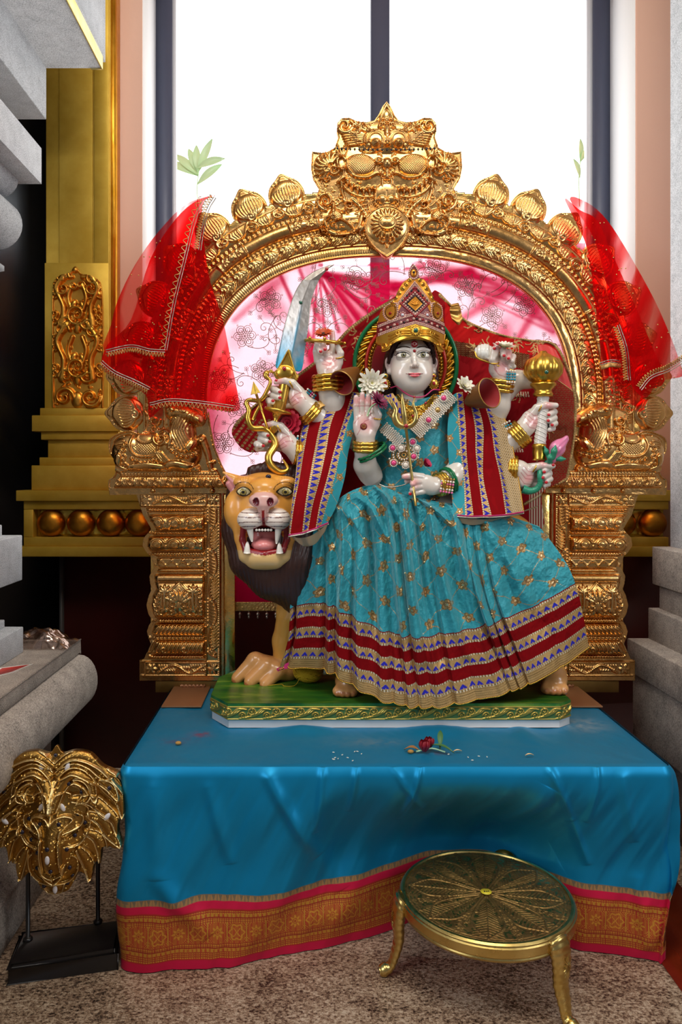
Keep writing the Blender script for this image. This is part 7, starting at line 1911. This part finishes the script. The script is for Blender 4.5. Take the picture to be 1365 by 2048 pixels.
# discus ring
dc = held('golden_discus', 'flat golden discus ring seen edge-on around the raised left finger', 'discus', gp_((648, 684, 4)))
a = np.linspace(0, 2*pi, 60, endpoint=False); Bd = np.array(((.995, 0, -.09), (0, 1, 0), (.09, 0, .995)))
ring = np.stack((37*np.cos(a)*S, 30*np.sin(a)*S, 0*a+.006*np.sin(a)), 1)@Bd+gp_((649, 684, 0)); obj('ring', tube(ring, 3.6*S, 10, True), M['trim_gold'], dc)
for k in range(8): b_ = k*pi/4; obj('flame_tip', ball(np.array((41*math.cos(b_)*S, 34*math.sin(b_)*S, .002))@Bd+gp_((649, 684, 0)), .006, 10, 8), M['trim_gold'], dc)
# conch
cn = held('white_conch', 'white conch shell with gilded edge held in the upper right hand', 'conch shell', gp_((990, 715, 10)))
v = Vol((945, 680, -20), (1042, 755, 40), 1.1); v.ell((968, 704, 8), (19, 16, 15), 0); v.cap((972, 705, 8), (1030, 733, 6), 15, 4, 6); v.cap((975, 716, 18), (1024, 735, 14), 2, 1.5, 3, None)
VF, _ = v.mesh(gp_, None, lambda X, Y, Q: .6*np.sin(X*.95)+0*Y+0*Q); obj('shell', VF, simple('conch_white', srgb('DDDAD0'), .2, 0, Coat_Weight=.5), cn)
obj('gilded_lip', tube(gp_(cr([(950, 703, 14), (956, 716, 18), (975, 724, 20), (1000, 733, 18), (1030, 742, 12)], 8)), 2*S, 8), M['trim_gold'], cn)
# mace
mc = held('golden_mace', 'mace with ribbed golden head and white twisted shaft in a right hand', 'mace', gp_((1084, 840, 4)))
obj('mace_head', lathe([(0, .085), (.012, .083), (.016, .075), (.022, .072), (.03, .066), (.058, .05), (.070, .025), (.068, .0), (.052, -.022), (.036, -.032)], gp_((1087, 748, 4)), 96, None, (12, .09)), M['trim_gold'], mc)
obj('mace_collar', lathe([(.036, -.030), (.046, -.034), (.046, -.042), (.030, -.058), (.032, -.068), (.036, -.072), (.034, -.082), (.0, -.084)], gp_((1087, 748, 4)), 40), M['trim_gold'], mc)
obj('mace_stone', ball(gp_((1094, 744, 44)), (.008, .005, .008), 12, 8), M['gem_green'], mc)
sp = gp_(cr([(1087, 790, 4), (1085, 840, 4), (1080, 890, 4)], 20)); V, F = tube(sp, 11.5*S, 16); V2, _ = V, F
obj('mace_shaft', (V, F), simple('shaft_marble', srgb('DCD6CC'), .25, 0, Coat_Weight=.4), mc); sh_ = []
for k in range(4): t_ = np.linspace(0, 1, 60); an = t_*2*pi*3+k*pi/2; cc_ = np.stack([np.interp(t_, np.linspace(0, 1, len(sp)), sp[:, j]) for j in range(3)], 1); sh_.append(tube(cc_+np.stack((np.cos(an), np.sin(an), 0*an), 1)*11.2*S, .0022, 5))
obj('shaft_twist', join(*sh_), simple('shaft_marble2', srgb('DCD6CC'), .25), mc)
obj('mace_ferrule', lathe([(0, .03), (.022, .03), (.026, .022), (.022, .014), (.024, .0), (.022, -.024), (.024, -.03), (0, -.03)], gp_((1079, 904, 4)), 28), M['trim_gold'], mc)
# lotus
lt = held('lotus_bud', 'pink lotus bud with green sepals and curled stem in the lower right hand', 'flower', gp_((1085, 940, 10)))
v = Vol((1070, 855, -20), (1150, 945, 40), 1.2); v.cap((1106, 916, 8), (1116, 896, 8), 11, 15, 4); v.cap((1116, 896, 8), (1133, 877, 8), 15, 6, 6); VF, _ = v.mesh(gp_, None, lambda X, Y, Q: .5*np.sin((X+Y)*.5)+0*Q); obj('bud', VF, simple('lotus_pink', srgb('DE7FA4'), .3, 0, Coat_Weight=.4), lt)
for (x, y, q, dx, dy, w_) in ((1106, 915, 24, 6, -24, 8), (1098, 915, 16, -8, -22, 6), (1112, 918, 16, 20, 0, 6), (1100, 922, 22, 2, -14, 8)):
    v = Vol((1075, 875, -10), (1145, 945, 45), 1.1); v.cap((x, y, q-4), (x+dx*.55, y+dy*.55, q), w_*.75, w_*.8, 3); v.cap((x+dx*.55, y+dy*.55, q), (x+dx, y+dy, q+2), w_*.8, 1.5, 3); obj('sepal', v.mesh(gp_)[0], simple('sepal_green', srgb('2C8A6A'), .35), lt)
obj('stem', tube(gp_(cr([(1104, 922, 12), (1092, 928, 8), (1083, 936, 8), (1080, 950, 16), (1081, 966, 14), (1074, 978, 10), (1060, 982, 8), (1046, 978, 6)], 8)), np.interp(np.linspace(0, 1, 57), [0, .2, .5, .8, 1], [8, 5, 5, 6.5, 9])*S*(1+.06*np.sin(np.arange(57)*2.2)), 12), M['leaf'] if 0 else simple('stem_green', srgb('2C8A6A'), .35), lt)
# trident
td = held('golden_trident', 'slender golden trident held across the chest in the front right hand', 'trident', gp_((825, 965, 62)))
obj('trident_shaft', tube(gp_([(832, 1012, 66), (826, 965, 62), (818, 900, 60), (812, 852, 60)]), 2.7*S, 10), M['brass'], td)
for pts, r in (([(812, 856, 60), (809, 830, 62), (806, 806, 63), (804.5, 786, 63)], [6, 6, 4, .6]), ([(812, 854, 60), (797, 848, 61), (790, 834, 62), (792, 820, 62), (786, 806, 62), (779, 792, 62)], [5, 7, 7, 5, 4, .6]), ([(812, 854, 60), (824, 850, 61), (832, 840, 62), (832, 825, 62), (827, 808, 62), (831, 795, 62)], [5, 5, 5, 3.6, 2.6, .6])):
    p = cr(pts, 7); obj('prong', tube(gp_(p), np.interp(np.linspace(0, 1, len(p)), np.linspace(0, 1, len(r)), r)*S, 10, flat=.7), M['brass'], td)
obj('trident_boss', ball(gp_((813, 852, 64)), (.008, .006, .008), 14, 10), M['gem_red'], td)
# flowers
WP = (srgb('C8BE7A'), srgb('EDE6D8'))
chl = [(14, 1.0, .35), (13, .86, .7), (10, .62, 1.0), (7, .4, 1.25)]
bloom('white_chrysanthemum', gp_((744, 767, 36)), (.1, -1, .1), .056, chl, .15, WP, None, 'large cream chrysanthemum on the left shoulder beside the ear', 'flower', group='cream chrysanthemums', centre=M['petal'] if 0 else simple('pale_centre', srgb('C8C070'), .6))
bloom('white_chrysanthemum', gp_((928, 774, 30)), (.35, -.8, .5), .042, [(10, 1.0, .5), (9, .8, .9), (6, .5, 1.2)], .2, WP, None, 'smaller cream chrysanthemum on the right shoulder above the shawl', 'flower', group='cream chrysanthemums')
bloom('white_chrysanthemum', gp_((1008, 696, 26)), (.05, -.45, 1), .042, chl, .15, WP, None, 'cream chrysanthemum lying on top of the conch hand', 'flower', group='cream chrysanthemums', centre=simple('pale_centre2', srgb('C8C070'), .6))
bloom('orange_daisy', gp_((647, 668, 14)), (-.1, -.6, .8), .036, [(16, 1, .2), (14, .85, .5)], .16, (srgb('A84010'), srgb('CC4A1C')), None, 'small orange daisy resting on the golden discus ring', 'flower', centre=simple('dark_centre', srgb('2A1810'), .7))
mm = bloom('purple_daisy', gp_((757, 803, 62)), (.5, -.6, .5), .040, [(18, 1, .25), (16, .85, .6), (10, .6, 1)], .10, (srgb('4A0A2A'), srgb('8A1A48')), None, 'deep purple daisy held between the fingers of the raised open hand', 'flower')
obj('stem', tube(gp_(cr([(757, 803, 60), (742, 815, 56), (735, 832, 52)], 5)), .003, 6), M['leaf'], mm)
bloom('red_carnation', gp_((577, 848, -8)), (-.3, -1, .2), .054, [(12, 1, .3), (12, .85, .7), (9, .6, 1.0), (6, .4, 1.3)], .32, (srgb('8A0A20'), srgb('BC1836')), None, 'ruffled red carnation tucked between the sword and bow hands', 'flower')
bloom('pink_rosebud', gp_((850, 930, 40)), (.6, -.5, .5), .026, [(7, 1, .9), (6, .8, 1.2)], .5, (srgb('8A0A30'), srgb('C02050')), None, 'small wilted pink rosebud above the fist holding the trident', 'flower')

# ------------------------------------------------------------------ sheer curtain behind the opening
DCu = 3.15; fc = fpx(DCu)
c = Canvas(392, 486, 1172, 1216, 2.2); X, Y = c.X, c.Y
dn = 1.25+1.6*np.clip(noise2(X/60, Y/75, 121, 2)+.05, 0, 1)**1.3*1.6
def fold(a, b_, w_, am):
    global dn
    (ax, ay), (bx, by) = a, b_; L = (bx-ax)**2+(by-ay)**2; t_ = np.clip(((X-ax)*(bx-ax)+(Y-ay)*(by-ay))/L, 0, 1); d = np.hypot(X-ax-t_*(bx-ax), Y-ay-t_*(by-ay)); dn = dn+am*np.exp(-(d/(w_*(1+t_)))**2); return d
for a_ in [((632+3*k_, 543+k_), (600+k_*26, 720-12*k_-(k_*37 % 30)), 1.6, 2.6) for k_ in range(9)]+[((850+20*k_, 545+9*k_), (1010+24*k_, 560+26*k_), 1.8, 1.3) for k_ in range(5)]+[((560, 548), (625, 690), 3, 3), ((600, 540), (640, 640), 3, 2.5), ((650, 545), (720, 640), 4, 4), ((640, 560), (700, 650), 3, 3), ((655, 548), (760, 640), 3.5, 4), ((640, 548), (790, 575), 5, 6), ((790, 572), (940, 545), 5, 5), ((940, 545), (1060, 600), 5, 3), ((700, 560), (800, 620), 4, 3),
           ((840, 520), (960, 560), 6, 2), ((880, 560), (1010, 590), 5, 1.6), ((640, 530), (850, 535), 3, 2.5), ((470, 640), (560, 560), 6, 1.2), ((1010, 560), (1110, 660), 6, 2), ((905, 650), (1000, 590), 6, 1.8), ((1030, 690), (1090, 590), 5, 2), ((600, 660), (625, 720), 4, 4), ((630, 700), (645, 740), 5, 4)]: fold(*a_)
op = (Y < 542) & (Y > 500) & (np.abs(X-750) < 105) & (noise2(X/40, Y/12, 122) > -.35); dn = np.where(op, dn*.35, dn)
inner_d = np.minimum.reduce([np.abs(X-420), np.abs(X-1146)]); dn = dn+1.8*np.exp(-(inner_d/16)**2)+1.5*np.exp(-((Y-505)/9)**2)
dn = dn+6*sm((Y-975)/25)
c.H = 5*noise2(X/40+Y/90, Y/80, 123)+1.2*dn; c.C = np.stack((np.clip(dn, .2, 9)/1.0,)*3+(0*dn+1,), -1)
G = np.stack((X, Y, c.H), -1)
cu = obj('embroidered_curtain', gmesh(fc(G), flip=True), M['curtain'], None, loc=P(778, 1216, DCu), col=c.C.reshape(-1, 4))
tag(cu, 'sheer pink and red curtain embroidered with silver flowers, hung behind the golden arch', 'curtain')
E = []
def em(pts, r=.0014):
    p = np.asarray(pts, float); i = np.clip(((p[:, 1]-c.y0)/c.res).astype(int), 0, c.ny-1); j = np.clip(((p[:, 0]-c.x0)/c.res).astype(int), 0, c.nx-1)
    E.append(tube(fc(np.stack((p[:, 0], p[:, 1], c.H[i, j]+2.2), 1)), r, 4))
def eflower(x, y, r=23):
    for k in range(6):
        a = k*pi/3+x; cx_, cy_ = x+r*.6*math.cos(a), y+r*.6*math.sin(a)
        for rr_ in (.38, .2): em([(cx_+r*rr_*math.cos(t_), cy_+r*rr_*math.sin(t_)) for t_ in np.linspace(0, 6.3, 12)], .0013)
        em([(x, y), (cx_, cy_)], .0012); em([(x+r*1.12*math.cos(a)+1.5*math.cos(t_), y+r*1.12*math.sin(a)+1.5*math.sin(t_)) for t_ in np.linspace(0, 6.3, 6)], .001)
def evine(x, y, a, L, d):
    t_ = np.linspace(0, 1, 26); aa = a+d*(t_*1.2+t_**3*7); ds = L/26*(1-t_*.55); px_, py_ = x+np.cumsum(np.cos(aa)*ds), y+np.cumsum(np.sin(aa)*ds); em(np.stack((px_, py_), 1))
    for k in (8, 14):
        b_ = aa[k]-d*1.0; ex, ey = px_[k]+15*math.cos(b_), py_[k]+15*math.sin(b_); em([(px_[k], py_[k]), (ex, ey)], .0008)
        for j in range(4): ox, oy = ex+(j % 2)*4-2, ey+(j//2)*4.5-2; em([(ox+1.9*math.cos(q_), oy+1.9*math.sin(q_)) for q_ in np.linspace(0, 6.3, 7)], .0009)
for x, y in [(541, 600), (490, 672), (655, 612), (524, 742), (932, 572), (985, 632), (706, 560), (446, 886), (470, 812), (600, 690), (1050, 610), (1095, 700), (870, 540), (560, 860), (440, 760), (1080, 830), (520, 960), (760, 900), (1040, 540), (480, 1080), (560, 1160), (640, 745), (1110, 900)]: eflower(x, y)
nv_ = 0
while nv_ < 105:
    x, y = random.uniform(425, 1140), random.uniform(530, 940)
    if ((x-782)/350)**2+((y-820)/300)**2 > 1 or (600 < x < 1000 and y > 690): continue
    nv_ += 1; evine(x, y, nv_*1.7, random.uniform(90, 150), 1 if nv_ % 2 else -1)
obj('embroidery', join(*E), M['thread_silver'] if 0 else simple('tarnished_thread', srgb('A08C84'), .4, .5), cu)
hb = Canvas(440, 1204, 700, 1222, 1.2); hb.C = None; hb.H = 2*np.abs(noise2(hb.X/3, hb.Y/3, 125)); obj('curtain_border', hb.mesh(fpx(3.10), 1)[0], M['thread_gold'], cu)
for i in range(9): p = fpx(3.10)((480+i*18, 1228, 0)); obj('tassel_bead', join(ball(p, (.007, .007, .007), 10, 8), ball(p-(0, 0, .012), (.0045, .0045, .007), 8, 6), tube([p, p+(0, 0, .016)], .0012, 5)), M['thread_silver'], cu)

# ------------------------------------------------------------------ red net veils thrown over the arch
def veil(name, layers, label, loc):
    root = thing(name, label, 'veil', loc)
    for (poly, D, q, seed, base_, trims) in layers:
        ff = fpx(D); P_ = np.array(poly, float); lo, hi = P_.min(0), P_.max(0)
        c = Canvas(lo[0]-3, lo[1]-3, hi[0]+3, hi[1]+3, 1.5); c.cut(cr(poly, 4, True)); X, Y = c.edged()
        n1 = noise2(X/34+Y/95, Y/150-X/300, seed, 2); n2 = noise2(X/12+Y/40, Y/90, seed+1, 2)
        c.H = 9*n1+3*n2; d = base_+1.5*np.clip(n1*1.6+.3, 0, 2)+.6*np.clip(n2, 0, 1); c.C = np.stack((d, d, d, 0*d+1), -1)
        m = c.mask; fm = m[:-1, :-1] & m[1:, :-1] & m[1:, 1:] & m[:-1, 1:]; I = np.arange(m.size).reshape(m.shape); qd = np.stack((I[:-1, :-1], I[1:, :-1], I[1:, 1:], I[:-1, 1:]), -1)[fm]
        us = np.unique(qd); mp = np.full(m.size, -1); mp[us] = np.arange(len(us)); G = np.stack((X, Y, c.H+q), -1).reshape(-1, 3)[us]
        o = obj('net_layer', (ff(G), [mp[qd]]), M['veil'], root, col=c.C.reshape(-1, 4)[us])
        def hq(x, y): j = int(np.clip((x-c.x0)/c.res, 0, c.nx-1)); i = int(np.clip((y-c.y0)/c.res, 0, c.ny-1)); return c.H[i, j]+q
        for tr_ in trims:
            p = resamp(cr(tr_, 10), 150); dd = np.gradient(p, axis=0); dd /= np.hypot(dd[:, 0], dd[:, 1])[:, None]; nn = np.stack((-dd[:, 1], dd[:, 0]), 1)
            bb = []
            for off in (0, 4.5): pp = resamp(p+nn*off, int(len(p)*1.3)); bb += [ff((x, y, hq(x, y)+2)) for x, y in pp]
            obj('bead_trim', balls(bb, .0022, 6, 4), M['thread_silver'], o)
            k_ = np.arange(len(p)); pp = p+nn*(10+4.5*np.sin(k_*.9))[:, None]; obj('zigzag_trim', tube(ff(np.array([(x, y, hq(x, y)+2) for x, y in pp])), .0018, 5), M['thread_gold'], o)
        sqn = []
        for i in range(70):
            x, y = random.uniform(lo[0], hi[0]), random.uniform(lo[1], hi[1])
            i_, j_ = int((y-c.y0)/c.res), int((x-c.x0)/c.res)
            if c.mask[min(i_, c.ny-1), min(j_, c.nx-1)]: sqn.append(ball(ff((x, y, hq(x, y)+1)), (.003, .0015, .003), 6, 4))
        for s_q in sqn: obj('sequin', s_q, M['thread_gold'], o)
    return root
veil('red_net_veil', [
    ([(460, 388), (418, 396), (405, 415), (408, 480), (420, 560), (446, 640), (462, 720), (478, 800), (474, 822), (420, 818), (340, 806), (300, 836), (292, 790), (240, 762), (204, 735), (215, 690), (262, 640), (300, 520), (350, 440), (400, 398)], 3.0, 12, 131, .9, [[(300, 806), (340, 798), (400, 802), (470, 812)], [(205, 722), (230, 742), (270, 760), (300, 775)]]),
    ([(462, 384), (412, 398), (398, 420), (380, 500), (352, 610), (336, 690), (330, 706), (270, 700), (208, 700), (222, 650), (236, 600), (270, 530), (320, 460), (380, 404)], 2.96, 10, 135, .55, [[(412, 398), (392, 440), (372, 520), (350, 610), (334, 700)], [(212, 700), (262, 690), (300, 698), (330, 700)], [(432, 396), (418, 420), (408, 460), (402, 500)]])],
    'sheer red net veil with silver bead trim draped over the left shoulder of the arch', P(330, 830, 3.0))
veil('red_net_veil', [
    ([(1130, 396), (1160, 420), (1195, 440), (1222, 500), (1262, 590), (1300, 680), (1330, 762), (1290, 782), (1282, 812), (1250, 800), (1225, 752), (1206, 760), (1200, 680), (1190, 600), (1176, 500), (1150, 440)], 3.0, 12, 141, 1.0, [[(1200, 726), (1222, 720), (1245, 722)]]),
    ([(1140, 398), (1175, 405), (1215, 440), (1260, 510), (1310, 600), (1345, 680), (1364, 735), (1368, 752), (1320, 764), (1286, 796), (1240, 720), (1220, 600), (1190, 480)], 2.96, 10, 145, .45, [[(1372, 722), (1340, 742), (1305, 756), (1284, 780)], [(1240, 650), (1256, 700), (1262, 760)]])],
    'sheer red net veil with glittering trim draped over the right shoulder of the arch', P(1260, 810, 3.0))
# ------------------------------------------------------------------ light, sky, camera
wd = bpy.data.worlds.new('sky'); SC.world = wd; wd.use_nodes = True; nt = wd.node_tree; nt.nodes.clear()
o = nt.nodes.new('ShaderNodeOutputWorld'); bg = nt.nodes.new('ShaderNodeBackground'); tc = nt.nodes.new('ShaderNodeTexCoord')
sx = nt.nodes.new('ShaderNodeSeparateXYZ'); rp = nt.nodes.new('ShaderNodeValToRGB'); mr = nt.nodes.new('ShaderNodeMapRange')
nt.links.new(tc.outputs['Generated'], sx.inputs[0]); nt.links.new(sx.outputs[1], mr.inputs[0]); mr.inputs['From Min'].default_value = -1
nt.links.new(mr.outputs[0], rp.inputs[0]); e = rp.color_ramp.elements
e[0].position = .45; e[0].color = (.05, .052, .06, 1); e[1].position = .6; e[1].color = (1, 1, 1.0, 1)
nt.links.new(rp.outputs[0], bg.inputs[0]); bg.inputs[1].default_value = 2.5; nt.links.new(bg.outputs[0], o.inputs[0])

def area(name, loc, tgt, sx, sy, power, col=(1, 1, 1)):
    L = bpy.data.lights.new(name, 'AREA'); L.shape = 'RECTANGLE'; L.size = sx; L.size_y = sy; L.energy = power; L.color = col
    ob = bpy.data.objects.new(name, L); COL.objects.link(ob); ob.location = loc
    from mathutils import Vector
    ob.rotation_euler = (Vector(tgt)-Vector(loc)).to_track_quat('-Z', 'Y').to_euler(); return ob
area('ceiling_light', (.3, .6, 4.6), (.3, 2.6, 1.2), 2.2, 1.2, 82, (1, .94, .86))
area('room_window_light', (-3.2, -.8, 3.3), (.2, 2.8, 1.4), 1.6, 2.4, 80, (.86, .92, 1))
area('room_window_light', (3.8, -.6, 3.2), (.4, 2.8, 1.4), 1.4, 2.0, 65, (.9, .95, 1))

cam = bpy.data.cameras.new('camera'); co = bpy.data.objects.new('camera', cam); COL.objects.link(co)
co.location = (0, 0, HC); co.rotation_euler = (pi/2, 0, 0)
cam.sensor_fit = 'VERTICAL'; cam.sensor_height = 36; cam.sensor_width = 24; cam.lens = 36*FL/2048
cam.shift_x = (682.5-CX)/2048; cam.shift_y = -(1024-CY)/2048
cam.clip_start = .05
SC.camera = co
SC.view_settings.view_transform = 'Standard'; SC.view_settings.look = 'None'; SC.view_settings.gamma = 1; SC.view_settings.exposure = .2
SC.cycles.max_bounces = 8; SC.cycles.transparent_max_bounces = 16
SC.cycles.sample_clamp_indirect = 6
